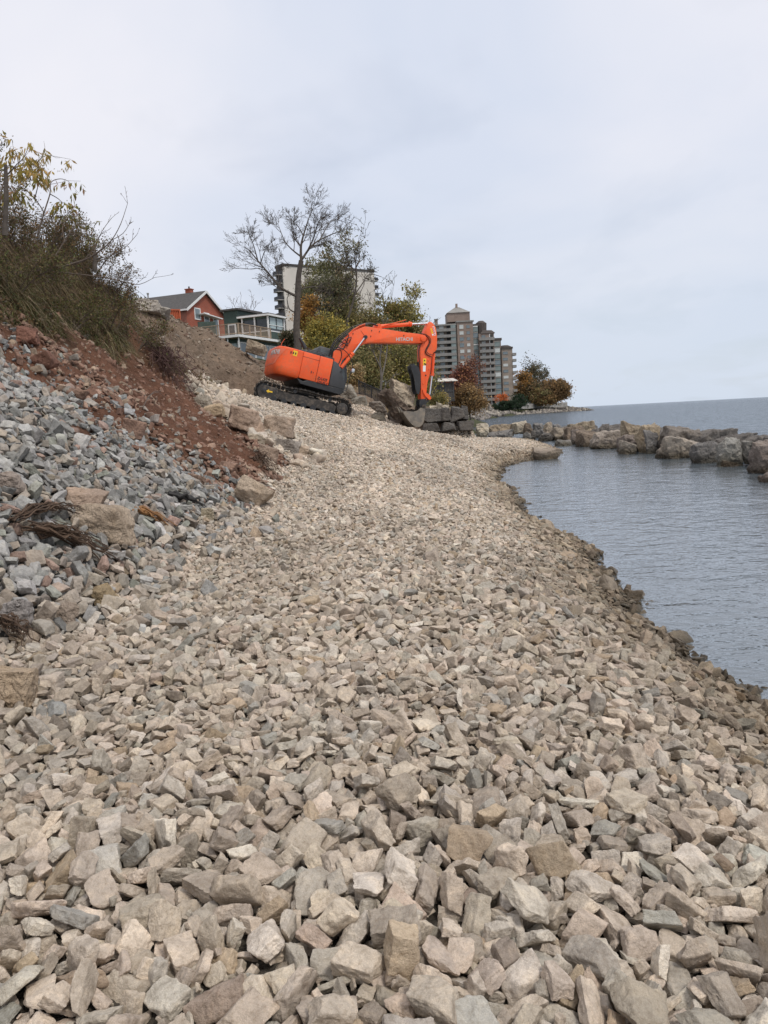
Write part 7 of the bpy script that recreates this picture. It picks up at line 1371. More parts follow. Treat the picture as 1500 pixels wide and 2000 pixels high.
# -- orange container
M_OCN = plain('orange_steel', (.42, .095, .035), .6, .15, 2, dirt=((.30, .12, .07), .6, 3))
cn = empty('shipping_container', (-24.3, 97.0, 13.15), 'orange corrugated steel container beside the brick house, half hidden by the mound', 'container', rz=rad(28 + 180))
q = MB(); Lc, Hc, Wc = 6.0, 3.1, 2.4
n = 28; pts = []
for k in range(n):
    x = Lc * k / n; e = Lc / n; pts += [(x, 0), (x + e * .25, .0), (x + e * .5, .09), (x + e * .75, .09)]
pts.append((Lc, 0)); v = []; f = []
for side, yy in ((1, Wc), (-1, 0)):
    b0 = len(v)
    for (x, d_) in pts: v += [(x, yy - side * d_, .2), (x, yy - side * d_, Hc - .15)]
    f += [(b0 + 2 * k, b0 + 2 * k + 2, b0 + 2 * k + 3, b0 + 2 * k + 1) for k in range(len(pts) - 1)]
q.add(v, f); q.build('corrugated_wall', M_OCN, cn)
q = MB()
for x in (0, Lc):
    for y in (0, Wc): q.box((x, y, Hc / 2), (.16, .16, Hc))
for y in (0, Wc): q.box((Lc / 2, y, Hc - .08), (Lc - .16, .14, .16)); q.box((Lc / 2, y, .1), (Lc - .16, .14, .2))
for x in (0, Lc): q.box((x, Wc / 2, Hc / 2), (.06, Wc - .16, Hc - .1))
q.build('container_frame', M_OCN, cn); q = MB(); q.box((Lc / 2, Wc / 2, Hc - .03), (Lc - .1, Wc - .1, .05)); q.build('container_roof', M_OCN, cn)
# -- green house with deck and sunroom
M_GSD = sidingmat('dark_green_siding', (.045, .075, .062)); M_DECKW = plain('weathered_wood', (.36, .27, .19), .8, .2, 4); M_DGL = plain('dark_glass', (.035, .04, .045), .1, .3)
M_PGL = plain('greenish_pane', (.30, .37, .37), .2, .2, .8)
gh = empty('green_house', (-14.62, 85, 8.85), 'dark green sided house with a wooden deck and glazed sunroom above the bank', 'house', rz=math.atan2(.92, .38))
D = 12.2 - 9.2; T = 15.0 - 9.2; TB = 16.05 - 9.2
bx('lower_storey', M_GSD, gh, 1.2, 12, .9, 9, 0, D - .3)
for k in range(6): framed(gh, 1.6 + k * 1.6, .5, 1.25, 1.75, y=.9)
q = MB()
for k in range(3): q.box((1.13, 1.9 + k * 2.2, 1.35), (.06, 1.7, 1.7))
q.build('pane', M_PGL, gh)
q = MB()
for k in range(4): q.box((1.10, .95 + k * 2.2 - .1, 1.3), (.10, .14, 2.3))
for k in range(6): q.tube([(.1, .1 + k * 1.4, 0), (.1, .1 + k * 1.4, D - .3)], .07, 6)
q.build('white_post', M_WPT, gh)
bx('deck_floor', M_DECKW, gh, -.1, 10.6, -.1, 8.5, D - .28, D); bx('white_fascia', M_WPT, gh, -.16, 10.7, -.16, -.105, D - .28, D - .02); bx('white_fascia', M_WPT, gh, -.16, -.105, -.104, 8.5, D - .28, D - .02)
rl = MB()
for (x, y) in [(0, 0), (2.3, 0), (4.6, 0), (6.8, 0), (0, 2.6), (0, 5.2), (0, 7.8)]: rl.box((x, y, D + .57), (.12, .12, 1.12))
rl.box((3.4, 0, D + 1.16), (6.9, .15, .06)); rl.box((0, 4.0, D + 1.16), (.15, 7.8, .06)); rl.box((3.4, 0, D + .12), (6.9, .06, .08)); rl.box((0, 4.0, D + .12), (.06, 7.8, .08))
for k in range(60): rl.box((.1 + k * .115, 0, D + .63), (.02, .02, .96))
for k in range(66): rl.box((0, .1 + k * .115, D + .63), (.02, .02, .96))
rl.build('railing', M_DECKW, gh)
# sunroom
bx('sunroom_wall', M_GSD, gh, 7.12, 11.0, .40, 4.0, D + .01, D + .95); bx('sunroom_wall', M_GSD, gh, 7.2, 11.0, .48, 4.0, T - .35, T - .12)
q = MB()
for (x, y) in [(7.15, .43), (10.9, .43), (7.15, 2.2), (7.15, 3.9)]: q.box((x, y, (D + T) / 2), (.16, .16, T - D - .1))
q.box((9.0, .43, D + 1.0), (3.8, .14, .12)); q.box((7.15, 2.2, D + 1.0), (.14, 3.5, .10)); q.box((9, .43, D + 1.7), (3.6, .10, .06)); q.build('sunroom_frame', M_WPT, gh)
bx('sunroom_glass', M_DGL, gh, 7.3, 10.8, .50, 3.9, D + .96, T - .36)
q = MB()
for k in range(2): q.box((8.3 + k * 1.6, .46, D + 1.95), (1.35, .04, 1.25))
q.build('pane', M_PGL, gh)
bx('sunroom_roof', M_WPT, gh, 6.8, 11.3, .1, 4.4, T - .10, T + .10); bx('roof_sheet', M_SHG, gh, 6.9, 11.2, .2, 4.3, T + .101, T + .22)
bx('upper_wall', M_GSD, gh, 7.0, 12, 4.41, 6.3, D + .01, TB - .15); q = MB(); q.prism([(6.7, TB - .14), (12.3, TB - .14), (12.3, TB + .15), (6.7, TB + .06)], 4.1, 6.6); q.build('flat_roof', M_SHG, gh)
q = MB(); q.box((6.93, 5.2, D + 1.15), (.08, 1.1, 2.0)); q.build('window', M_WPT, gh); q = MB(); q.box((6.88, 5.2, D + 1.2), (.04, .75, 1.6)); q.build('pane', M_DGL, gh)
# dark board fence between the two houses
c = P(404, 640, 93); fn = empty('board_fence', (c[0], c[1], c[2] - 1.2), 'dark green board fence between the brick house and the deck', 'fence', rz=.25)
q = MB(); [q.box((-.95 + k * .16, 0, .95), (.15, .03, 1.9)) for k in range(13)]; q.build('board_panel', M_GSD, fn)
# -- boathouse with pale roof panels
bt = empty('boathouse', (P(862, 780, 110)[0], 110, P(862, 785, 110)[2]), 'grey weathered wooden boathouse with white roof panels right of the arm', 'shed', rz=rad(4))
M_GRW = plain('grey_weathered_boards', (.075, .070, .066), .85, .3, 5)
q = MB()
for k in range(16): q.box((-1.75 + k * .225, 0, 1.35), (.20, .05, 2.6)); q.box((-1.75 + k * .225, 2.8, 1.35), (.20, .05, 2.6))
for k in range(12): q.box((1.70, .15 + k * .235, 1.35), (.05, .21, 2.6)); q.box((-1.86, .15 + k * .235, 1.35), (.05, .21, 2.6))
q.build('board_wall', M_GRW, bt); q = MB()
for x in (-1.9, -.05, .6, 1.78): q.box((x, -.06, 1.4), (.14, .12, 2.8))
q.box((-.06, -.06, 1.45), (3.7, .08, .14)); q.build('timber_frame', M_DKP, bt)
q = MB()
for k in range(5):
    x0 = -2.3 + k * .95; q.add([(x0, -.6, 2.78), (x0 + .86, -.6, 2.78), (x0 + .86, 3.4, 3.3), (x0, 3.4, 3.3), (x0, -.6, 2.86), (x0 + .86, -.6, 2.86), (x0 + .86, 3.4, 3.38), (x0, 3.4, 3.38)], [(3, 2, 1, 0), (4, 5, 6, 7), (0, 1, 5, 4), (1, 2, 6, 5), (2, 3, 7, 6), (3, 0, 4, 7)])
q.build('roof_panel', M_CONC, bt)
# -- black slope fence behind the excavator
fa, fb = P(700, 744, 42.6), P(750, 766, 42.0); fe = empty('black_fence', fa, 'low black fence on the slope between the excavator and the big boulder', 'fence')
q = MB(); d_ = fb - fa; L_ = np.linalg.norm(d_)
for k in range(5): c = d_ * k / 4; q.box((c[0], c[1], c[2] - .42), (.05, .05, 1.0))
q.build('fence_post', M_BK, fe); q = MB()
for k in range(26): c = d_ * (k + .5) / 26; q.box((c[0], c[1] + .04, c[2] - .45), (.035, .012, .9))
q.bar((0, .02, 0), d_ + np.array([0, .02, 0]), .03, .06); q.bar((0, .02, -.75), d_ + np.array([0, .02, -.75]), .03, .05); q.build('fence_bars', M_BK, fe)
# ------------------------------------------------------------------ trees
def leaf_mat():
    m, t, b = mat_new('leaves'); a = t.nodes.new('ShaderNodeAttribute'); a.attribute_name = 'tone'
    lk(t, a.outputs['Color'], b.inputs['Base Color']); b.inputs['Roughness'].default_value = .7; b.inputs['Specular IOR Level'].default_value = .2
    tl = t.nodes.new('ShaderNodeBsdfTranslucent'); lk(t, a.outputs['Color'], tl.inputs[0]); mx = t.nodes.new('ShaderNodeMixShader'); mx.inputs[0].default_value = .3
    lk(t, b.outputs[0], mx.inputs[1]); lk(t, tl.outputs[0], mx.inputs[2]); lk(t, mx.outputs[0], t.nodes['Material Output'].inputs[0]); return m
M_LEAF = leaf_mat()
M_BARK = plain('bark', (.085, .070, .058), .9, .3, 6, bump=.6, bscale=18); M_TWIG = plain('twig_bark', (.12, .092, .072), .9, .25, 6); M_GBARK = plain('grey_bark', (.13, .115, .10), .9, .25, 5, bump=.6, bscale=16)
def leaves_mesh(name, pos, size, cols, rng, parent=None, asp=.55, droop=0., mat=None, hang=None):
    n = len(pos); a = rng.normal(0, 1, (n, 3)); a[:, 2] -= droop
    if hang is not None: a = a * .45 + hang
    a /= np.linalg.norm(a, axis=1)[:, None]; b = rng.normal(0, 1, (n, 3)); b -= a * (a * b).sum(1)[:, None]; b /= np.linalg.norm(b, axis=1)[:, None]
    s = size * rng.uniform(.6, 1.35, (n, 1)); pos = np.asarray(pos)
    v = np.stack([pos, pos + a * s * .5 + b * s * asp * .5, pos + a * s, pos + a * s * .5 - b * s * asp * .5], 1).reshape(-1, 3)
    f = np.arange(4 * n).reshape(n, 4); m = mesh_from(name, v, f, mat or M_LEAF)
    c = np.repeat(np.concatenate([cols, np.ones((n, 1))], 1), 4, 0).astype(np.float32); at = m.color_attributes.new('tone', 'FLOAT_COLOR', 'POINT'); at.data.foreach_set('color', c.ravel())
    return link(name, m, parent)
class Grow:
    def __init__(s, seed): s.mb = MB(); s.tips = []; s.r = np.random.RandomState(seed)
    def limb(s, pts, r0, r1, lvl, kids, cfg):
        n = len(pts); rr = [r0 + (r1 - r0) * (k / (n - 1)) ** .8 for k in range(n)]
        s.mb.tube(pts, rr, 7 if lvl == 0 else (5 if lvl == 1 else 3), caps=False)
        if lvl >= cfg['lv']: s.tips += [np.array(p) for p in pts[1:]]; return
        if lvl >= cfg['lv'] - 1: s.tips.append(np.array(pts[-1]))
        L = sum(np.linalg.norm(np.array(pts[k + 1]) - np.array(pts[k])) for k in range(n - 1))
        for k in range(kids):
            t = s.r.uniform(cfg.get('t0', .25), 1.0) if k else 1.0; u = t * (n - 1); i = min(int(u), n - 2); f = u - i
            p = np.array(pts[i]) * (1 - f) + np.array(pts[i + 1]) * f; d = np.array(pts[i + 1]) - np.array(pts[i]); d /= np.linalg.norm(d)
            rc = (rr[i] * (1 - f) + rr[i + 1] * f)
            s.sprout(p, d, L * cfg['ls'] * s.r.uniform(.6, 1.15) * (1.15 - .45 * t), max(rc * s.r.uniform(.45, .7), cfg['rm']), lvl + 1, cfg, spread=(.35 if k == 0 else 1.))
    def sprout(s, p, d, L, r, lvl, cfg, spread=1.):
        a = s.r.uniform(.45, 1.05) * spread; q = s.r.normal(0, 1, 3); q -= d * (q @ d); q /= np.linalg.norm(q); d = d * math.cos(a) + q * math.sin(a); n = cfg.get('n', 5); pts = [p]; dd = d
        for k in range(n - 1):
            dd = dd + s.r.normal(0, cfg.get('wob', .16), 3) + np.array([0, 0, cfg.get('up', .10)]); dd /= np.linalg.norm(dd); pts.append(pts[-1] + dd * L / (n - 1))
        s.limb(pts, r, max(r * .35, cfg['rm'] * .7), lvl, cfg['kids'][min(lvl, len(cfg['kids']) - 1)], cfg)
def pxl(pts, y, dy=0.):
    n = len(pts); return [P(a, b, y + dy * k / max(n - 1, 1)) for k, (a, b) in enumerate(pts)]
def smooth_line(P3, m=4):
    P3 = np.array(P3); n = len(P3); out = []
    for u in np.linspace(0, n - 1, (n - 1) * m + 1):
        i = min(int(u), n - 2); f = u - i; p0, p1, p2, p3 = P3[max(i - 1, 0)], P3[i], P3[i + 1], P3[min(i + 2, n - 1)]
        out.append(.5 * ((2 * p1) + (-p0 + p2) * f + (2 * p0 - 5 * p1 + 4 * p2 - p3) * f * f + (-p0 + 3 * p1 - 3 * p2 + p3) * f ** 3))
    return out
def K2(*pts): return [(240 + a / 2.8846, 360 + b / 2.8846) for a, b in pts]
def K4(*pts): return [(530 + a / 6.5217, 490 + b / 6.5217) for a, b in pts]
# the tall bare tree
TY = 58.0
g = Grow(11); cfg = dict(lv=4, kids=[9, 10, 8, 6, 0], ls=.50, rm=.0105, up=.04, wob=.13, t0=.15, n=5)
base = P(578, 800, TY); base[2] = hz(base[0], TY) - .3
tr0 = [base] + pxl(K2((985, 920), (978, 820), (982, 720), (985, 620), (990, 520), (1005, 430)), TY)
g.mb.tube(smooth_line(tr0), list(np.linspace(.28, .18, len(smooth_line(tr0)))), 12, caps=False)
for pts, r0, r1, kids, dy in [
    (K2((985, 632), (940, 612), (890, 580), (830, 512), (760, 430), (715, 375), (655, 330)), .17, .035, 12, -2.5),
    (K2((972, 722), (938, 702), (925, 650), (935, 610)), .08, .03, 3, -1),
    (K2((1005, 432), (1003, 350), (1022, 270), (1048, 190), (1085, 95)), .17, .025, 13, .5),
    (K2((1000, 405), (955, 370), (915, 325), (885, 255), (868, 200)), .10, .022, 9, 1.5),
    (K2((1010, 420), (1058, 352), (1112, 312), (1200, 272), (1280, 245)), .14, .025, 13, 2),
    (K2((1035, 385), (1075, 300), (1100, 215), (1150, 165)), .10, .022, 9, -2),
    (K2((1110, 312), (1165, 215), (1220, 190)), .07, .02, 6, 2.5),
    (K2((998, 470), (940, 450), (890, 465), (850, 440)), .07, .02, 6, 2),
    (K2((985, 600), (1040, 580), (1100, 575), (1150, 540)), .09, .025, 6, 2),
    (K2((760, 430), (738, 350), (712, 285), (690, 260)), .07, .02, 7, -1),
    (K2((775, 445), (805, 360), (845, 320)), .06, .02, 6, -1.5),
    (K2((830, 512), (790, 520), (745, 560)), .04, .018, 4, 1),
    (K2((1003, 350), (960, 290), (950, 200), (980, 150)), .08, .02, 7, -1)]:
    pts = pts[:-1] + [(pts[-2][0] * .5 + pts[-1][0] * .5, pts[-2][1] * .5 + pts[-1][1] * .5)]; g.limb(smooth_line(pxl(pts, TY, dy), 3), r0 * .72, r1 * .6, 1, kids, cfg)
bt_ = empty('bare_tree', (base[0], base[1], base[2]), 'tall leafless tree with a forked crown rising behind the excavator', 'tree')
def place_tree(root, mb, mat, nm='trunk'):
    o = mb.build(nm, mat, None, smooth=True); m = o.data; bpy.data.objects.remove(o)
    m.transform(Matrix.Translation(-Vector(root.location))); return link(nm, m, root)
place_tree(bt_, g.mb, M_BARK)
G_OL = [(.095, .088, .036), (.07, .07, .030), (.12, .10, .042), (.13, .10, .045)]; G_DK = [(.055, .056, .032), (.07, .066, .038), (.045, .046, .028), (.095, .07, .045)]
G_OR = [(.20, .105, .030), (.16, .085, .030), (.25, .14, .038), (.11, .075, .032)]; G_YE = [(.17, .14, .036), (.125, .112, .034), (.09, .09, .034), (.22, .165, .042)]
G_RD = [(.13, .052, .036), (.095, .042, .033), (.16, .075, .036), (.075, .043, .033)]; G_BR = [(.145, .090, .042), (.115, .074, .038), (.17, .105, .044), (.085, .062, .034)]
G_EV = [(.012, .022, .012), (.02, .03, .016), (.016, .026, .014)]
def leafy(name, label, cat, box, y, pal, seed, n=4000, leaf=.16, limbs=7, bark=None, group=None, clump=60, spread=.16, trunk=True, base_z=None, bare=.0, dens=1.):
    """tree filling the photo box (x0, x1, y0, y1) at distance y: real limbs, then leaf clumps along them and through the crown"""
    n = int(n * 1.8); leaf = leaf * 1.15; pal = [tuple(min(.6, v * (2.4 if y < 90 else 2.1)) for v in q_) for q_ in pal]
    x0, x1, y0, y1 = box; r = np.random.RandomState(seed); c = P((x0 + x1) / 2, (y0 + y1) / 2, y); W = (x1 - x0) * y / FPX; H = (y1 - y0) * y / FPX
    bz = hz(c[0], y) if base_z is None else base_z; top = c[2] + H / 2
    root = empty(name, (c[0], y, bz), label, cat, group); g = Grow(seed); cf = dict(lv=3, kids=[5, 5, 4, 0], ls=.5, rm=.010 * y / 40, up=.08, wob=.2, n=4)
    low = c[2] - H / 2; R0 = max(.05, .022 * (top - bz))
    if trunk:
        t1 = np.array([c[0] + W * .03, y, low + H * .55]); pts = smooth_line([np.array([c[0], y, bz - .3]), np.array([c[0] + W * r.uniform(-.05, .05), y, (bz + t1[2]) / 2]), t1]); g.mb.tube(pts, list(np.linspace(R0 * 1.2, R0 * .6, len(pts))), 7, caps=False)
        for k in range(limbs):
            p = pts[r.randint(len(pts) // 2, len(pts))]; a = r.uniform(0, 2 * math.pi); e = np.array([c[0] + math.cos(a) * W * .36, y + math.sin(a) * W * .36, low + H * r.uniform(.35, .95)])
            g.limb(smooth_line([p, p * .5 + e * .5 + np.array([0, 0, H * .06]), e], 3), R0 * .45, cf['rm'], 1, 5, cf)
    cen = []
    while len(cen) < clump:
        q = r.normal(0, 1, 3); q /= np.linalg.norm(q); rr_ = r.uniform(.25, 1) ** .5; p = q * rr_
        if fbm((p * 1.7 + seed)[None], seed, 2)[0] < -.28: continue
        cen.append(np.array([c[0], y, c[2]]) + p * np.array([W / 2 * .88, W / 2 * .8, H / 2 * .9]))
    cen = np.array(cen); i = r.randint(0, clump, n); sz = r.uniform(.5, 1.3, clump)
    pos = cen[i] + r.normal(0, 1, (n, 3)) * (spread * min(W, H) * sz[i])[:, None] * np.array([1, 1, .7])
    if g.tips and bare > 0:
        tp = np.array(g.tips); k = int(n * bare); j = r.randint(0, len(tp), k); pos[:k] = tp[j] + r.normal(0, .12 * y / 40, (k, 3))
    ci = (i * 7 + r.randint(0, 2, n)) % len(pal); cols = np.array(pal)[ci] * r.uniform(.7, 1.3, (n, 1)) * (r.uniform(.75, 1.2, clump)[i])[:, None]
    cr = leaves_mesh('crown', pos - np.array(root.location), leaf, cols, r, root)
    if trunk: place_tree(root, g.mb, bark or M_BARK)
    return root
leafy('tree', 'dark olive leafed tree in front of the pale tower', 'tree', (586, 696, 490, 650), 66, [tuple(v * 1.5 for v in q_) for q_ in G_DK] + G_OL[:2], 31, n=8000, leaf=.16, limbs=11, bare=.5, clump=90, spread=.08)
leafy('tree', 'orange brown tree right beside the tall bare trunk', 'tree', (585, 632, 572, 690), 63, G_OR, 32, n=5000, leaf=.16, clump=50)
leafy('tree', 'yellow leafed tree behind the engine hood', 'tree', (604, 684, 612, 722), 61, G_YE, 33, n=7000, leaf=.16, clump=60)
leafy('tree', 'dull green tree behind the boom hoses', 'tree', (640, 712, 590, 740), 66, G_OL, 34, n=7500, leaf=.17, clump=70)
leafy('tree', 'olive brown tree above the middle of the boom', 'tree', (686, 772, 596, 740), 68, G_OL + [(.14, .085, .035)], 35, n=8000, leaf=.18, clump=70)
leafy('tree', 'yellowish green tree right of the boom bend, against the sky', 'tree', (742, 828, 580, 725), 72, G_OL + G_YE[:2], 36, n=7500, leaf=.18, clump=60, spread=.10, bare=.25)
leafy('tree', 'green and yellow tree under the boom beside the thumb', 'tree', (745, 838, 672, 790), 64, G_OL + [(.17, .15, .03)], 37, n=8000, leaf=.17, clump=70)
leafy('tree', 'olive thicket tree under the boom above the black fence', 'tree', (676, 756, 680, 775), 58, G_OL, 38, n=7500, leaf=.16, clump=70)
leafy('bush', 'dark bush left of the tall bare trunk', 'bush', (548, 585, 640, 700), 64, G_DK, 39, n=2500, leaf=.15, clump=30, trunk=False)
leafy('bush', 'small olive bush at the corner of the black block wall', 'bush', (838, 880, 765, 795), 56, G_OL + [(.16, .12, .04)], 40, n=1800, leaf=.10, clump=25, trunk=False)
leafy('bush', 'straw coloured dry bush above the boulders behind the cab', 'bush', (680, 708, 712, 752), 44.5, [(.20, .14, .07), (.14, .10, .05), (.26, .20, .11), (.10, .085, .035)], 41, n=2600, leaf=.11, clump=30, trunk=False)
leafy('tree', 'dark red leafed tree in front of the brown apartment block', 'tree', (868, 936, 712, 798), 125, G_RD, 42, n=6500, leaf=.30, clump=60, spread=.10, base_z=2.6, bare=.3)
leafy('tree', 'orange brown low tree below the dark red one', 'tree', (888, 948, 755, 806), 112, G_BR, 43, n=4500, leaf=.26, clump=45, base_z=1.2)
leafy('bush', 'bright orange red bush at the foot of the apartment block', 'bush', (966, 1000, 770, 786), 340, [(.42, .10, .035), (.30, .085, .03)], 44, n=900, leaf=.5, clump=16, trunk=False)
leafy('tree', 'rust orange tree right of the apartment block', 'tree', (1002, 1042, 728, 790), 404, G_OR + G_BR, 45, n=4500, leaf=.85, clump=60, base_z=4)
leafy('tree', 'tall dark green tree standing out above the headland trees', 'tree', (1016, 1076, 708, 775), 416, G_DK, 46, n=3000, leaf=.7, clump=45, spread=.08, base_z=4, bare=.3)
leafy('tree', 'dark olive tree in the middle of the headland group', 'tree', (1028, 1074, 745, 790), 400, G_BR + G_DK, 47, n=4500, leaf=.85, clump=55, base_z=4)
leafy('tree', 'broad russet brown tree at the tip of the headland', 'tree', (1054, 1119, 741, 788), 396, G_BR, 48, n=9000, leaf=.75, clump=110, spread=.09, base_z=4)
leafy('tree', 'low brown tree between the olive tree and the russet one', 'tree', (1034, 1090, 758, 790), 392, G_BR + G_OL[:1], 50, n=4500, leaf=.8, clump=60, spread=.14, base_z=4, trunk=False)
leafy('tree', 'dark shrubby tree behind the hedge beside the apartment block', 'tree', (1000, 1026, 772, 800), 380, G_EV + G_DK, 49, n=1500, leaf=.8, clump=30, base_z=3)
leafy('tree', 'olive tree behind the boom filling the gap right of the yellow one', 'tree', (680, 760, 640, 760), 72, G_OL + [(.15, .12, .04)], 52, n=8000, leaf=.19, clump=90, spread=.13)
leafy('tree', 'brown green tree behind the engine, lowest in front of the tower', 'tree', (630, 700, 560, 690), 75, G_OL + G_DK, 53, n=7000, leaf=.19, clump=80, spread=.12)
leafy('tree', 'dark olive tree behind the thumb of the excavator arm', 'tree', (770, 846, 640, 785), 78, G_OL + G_DK[:2], 54, n=8000, leaf=.20, clump=80, spread=.13)
leafy('hedge', 'dark clipped evergreen hedge below the apartment block', 'hedge', (954, 1028, 783, 801), 290, G_EV, 50, n=5000, leaf=.42, clump=120, spread=.10, trunk=False)
# sparse twisted trees
for (nm, lab, pts, y, sd, kids, r0) in [
    ('tree', 'thin twisted half bare tree right of the dark olive one', [K4((960, 980), (1010, 760), (1060, 560), (1085, 380), (1080, 200), (1050, 60)), K4((1060, 560), (1150, 430), (1250, 300), (1400, 330)), K4((1085, 400), (1020, 330), (960, 420)), K4((1085, 200), (1130, 100), (1110, 10)), K4((1070, 480), (1000, 560), (900, 640)), K4((1080, 260), (1000, 180), (940, 60))], 62, 61, 8, .13),
    ('tree', 'small crooked bare tree beside the right edge of the pale tower', [[(757, 640), (752, 612), (750, 590), (744, 578)], [(752, 612), (762, 598), (772, 592)], [(750, 600), (738, 590)]], 74, 62, 7, .12),
    ('tree', 'forked grey trunk standing in the thicket under the boom', [[(742, 775), (745, 740), (742, 700), (748, 660)], [(745, 740), (754, 700), (757, 668)], [(744, 720), (730, 690), (722, 660)]], 50, 63, 6, .13)]:
    g = Grow(sd); cf = dict(lv=4, kids=[7, 6, 5, 3, 0], ls=.42, rm=.016, up=.06, wob=.28, t0=.25, n=5); b0 = P(*pts[0][0], y); b0[2] = hz(b0[0], y) - .2
    root = empty(nm, tuple(b0), lab, 'tree'); m0 = smooth_line([b0] + pxl(pts[0], y), 3)
    g.limb(m0, r0, .03, 1, kids, cf)
    for k, q_ in enumerate(pts[1:]): g.limb(smooth_line(pxl(q_, y, (-1) ** k * 1.2), 3), r0 * .5, .02, 1, kids, cf)
    place_tree(root, g.mb, M_GBARK if sd == 63 else M_BARK); r = np.random.RandomState(sd); tp = np.array(g.tips)
    if sd != 62:
        k = r.randint(0, len(tp), 1500 if sd == 61 else 500); leaves_mesh('crown', tp[k] + r.normal(0, .12, (len(k), 3)) - np.array(root.location), .12, np.array(G_DK + G_OL)[r.randint(0, 8, len(k))], r, root)
# bare twigs behind the green house roof
g = Grow(71); cf = dict(lv=3, kids=[6, 6, 4, 0], ls=.5, rm=.02, up=.12, wob=.2, n=4); b0 = P(478, 640, 120)
root = empty('tree', tuple(b0), 'thin bare treetop showing above the flat roof of the green house', 'tree')
for k, (a, b) in enumerate([(455, 592), (470, 586), (492, 590), (500, 598)]): g.limb(smooth_line([b0, P((478 + a) / 2, 615, 120), P(a, b, 120)], 3), .08, .02, 1, 6, cf)
place_tree(root, g.mb, M_TWIG)
# headland rocks
r = np.random.RandomState(77); HL = []
for k in range(3200):
    t = r.rand(); yy = 205 + 232 * t ** .8; edge = float(np.interp(yy, [200, 293, 351, 415, 437], [25.3, 43.6, 61.5, 112, 117])); xx = edge + .3 - abs(r.normal(0, 1)) * (2.5 + 3.5 * t); HL.append((xx, yy))
for k in range(900): HL.append((r.uniform(84, 122), r.uniform(410, 430)))
HL = np.array(HL); s = r.uniform(.7, 2.4, len(HL)); q = r.normal(0, 1, (len(HL), 4)); q /= np.linalg.norm(q, axis=1)[:, None]; z = height(HL[:, 0], HL[:, 1]); ok = z > -.8
HA = np.concatenate([HL, z[:, None] + .2, q, s[:, None], r.randint(0, NV, (len(HL), 1)), np.ones((len(HL), 1))], 1)[ok]
tint = pick(r, len(HA), [(.22, .20, .18), (.30, .27, .23), (.13, .12, .11), (.40, .36, .30)], [4, 3, 3, 1.3]); instancer('headland_rocks', HA, tint, M_ST, 'far rock revetment along the headland water line')
M_SWL = plain('pale_stone_wall', (.30, .29, .27), .9, .3, .8); sw = empty('stone_wall', (60, 354, 3), 'long low grey stone wall along the top of the headland rocks', 'wall')
q = MB(); w0 = [(56.5, 352), (74, 384), (86, 409), (93, 414), (101, 418)]
for a, b in zip(w0[:-1], w0[1:]):
    z0 = 4.0; q.bar((a[0] - 60, a[1] - 354, z0 - 3 - .2), (b[0] - 60, b[1] - 354, z0 - 3 - .2), .8, 2.4)
q.build('wall', M_SWL, sw)
# ------------------------------------------------------------------ growth on the left bank
def blades(n, px, label, name, L, cols, seed, dirv=(.75, -.45, 0), w=.010, up=.9, kind='stuff', spread=.6):
    """long grass: each blade a narrow tapering strip that rises and then hangs down the slope"""
    r = np.random.RandomState(seed); x, y = px(r, n); n = len(x); z = height(x, y)
    d = np.stack([np.full(n, dirv[0]), np.full(n, dirv[1]), np.zeros(n)], 1) + r.normal(0, spread, (n, 3)); d[:, 2] = 0; d /= np.linalg.norm(d, axis=1)[:, None]
    ln = L * r.uniform(.5, 1.3, n); upv = up * r.uniform(.3, 1.2, n); sd_ = np.stack([-d[:, 1], d[:, 0], np.zeros(n)], 1); v = []; m = 6
    for k in range(m):
        t = k / (m - 1); p = np.stack([x, y, z], 1) + d * (ln * t * (.35 + .65 * t))[:, None]; p[:, 2] += ln * (upv * t - (upv + .35) * t * t * 1.05) - .02
        ww = w * r.uniform(.8, 1.2, n) * (1 - t * .85); v.append(p + sd_ * ww[:, None]); v.append(p - sd_ * ww[:, None])
    v = np.stack(v, 1).reshape(-1, 3); b = np.arange(n)[:, None] * (2 * m); f = np.concatenate([b + np.array([2 * k, 2 * k + 1, 2 * k + 3, 2 * k + 2]) for k in range(m - 1)])
    me = mesh_from(name, v, f, M_LEAF); c = np.array(cols)[r.randint(0, len(cols), n)] * r.uniform(.8, 1.9, (n, 1)); c = np.repeat(np.concatenate([c, np.ones((n, 1))], 1), 2 * m, 0).astype(np.float32)
    at = me.color_attributes.new('tone', 'FLOAT_COLOR', 'POINT'); at.data.foreach_set('color', c.ravel()); return tag(link(name, me), label, None, None, kind)
def band(y0, y1, xa, xb):     # random ground points between two x lines given at y0 and y1
    def f(r, n):
        y = r.uniform(y0, y1, n); t = (y - y0) / (y1 - y0); lo = xa[0] + (xa[1] - xa[0]) * t; hi = xb[0] + (xb[1] - xb[0]) * t; x = lo + (hi - lo) * r.uniform(0, 1, n)
        k = fbm2(x * .8, y * .8, 41, 3) > -.25; return x[k], y[k]
    return f
GRS = [(.075, .082, .030), (.10, .095, .040), (.18, .145, .085), (.25, .20, .125), (.06, .065, .028), (.13, .10, .055)]
blades(4200, band(16.5, 25.0, (-8.6, -8.6), (-7.1, -6.3)), 'long green and straw coloured grass hanging down the bank', 'long_grass', .75, GRS, 81, up=1.1, spread=1.6)
blades(4200, band(14.0, 27.0, (-9.4, -8.8), (-7.2, -6.3)), 'short upright green weeds scattered over the bank', 'weeds', .38, [(.09, .10, .032), (.07, .085, .028), (.14, .12, .05), (.11, .075, .045)], 89, up=2.4, spread=3.0, w=.014)
blades(4500, band(13.5, 18.5, (-10.0, -9.6), (-8.5, -8.0)), 'green grass on the upper bank at the left edge', 'bank_grass', .5, [(.060, .078, .024), (.08, .09, .03), (.13, .11, .05), (.10, .08, .045)], 82, up=1.2, spread=1.0)
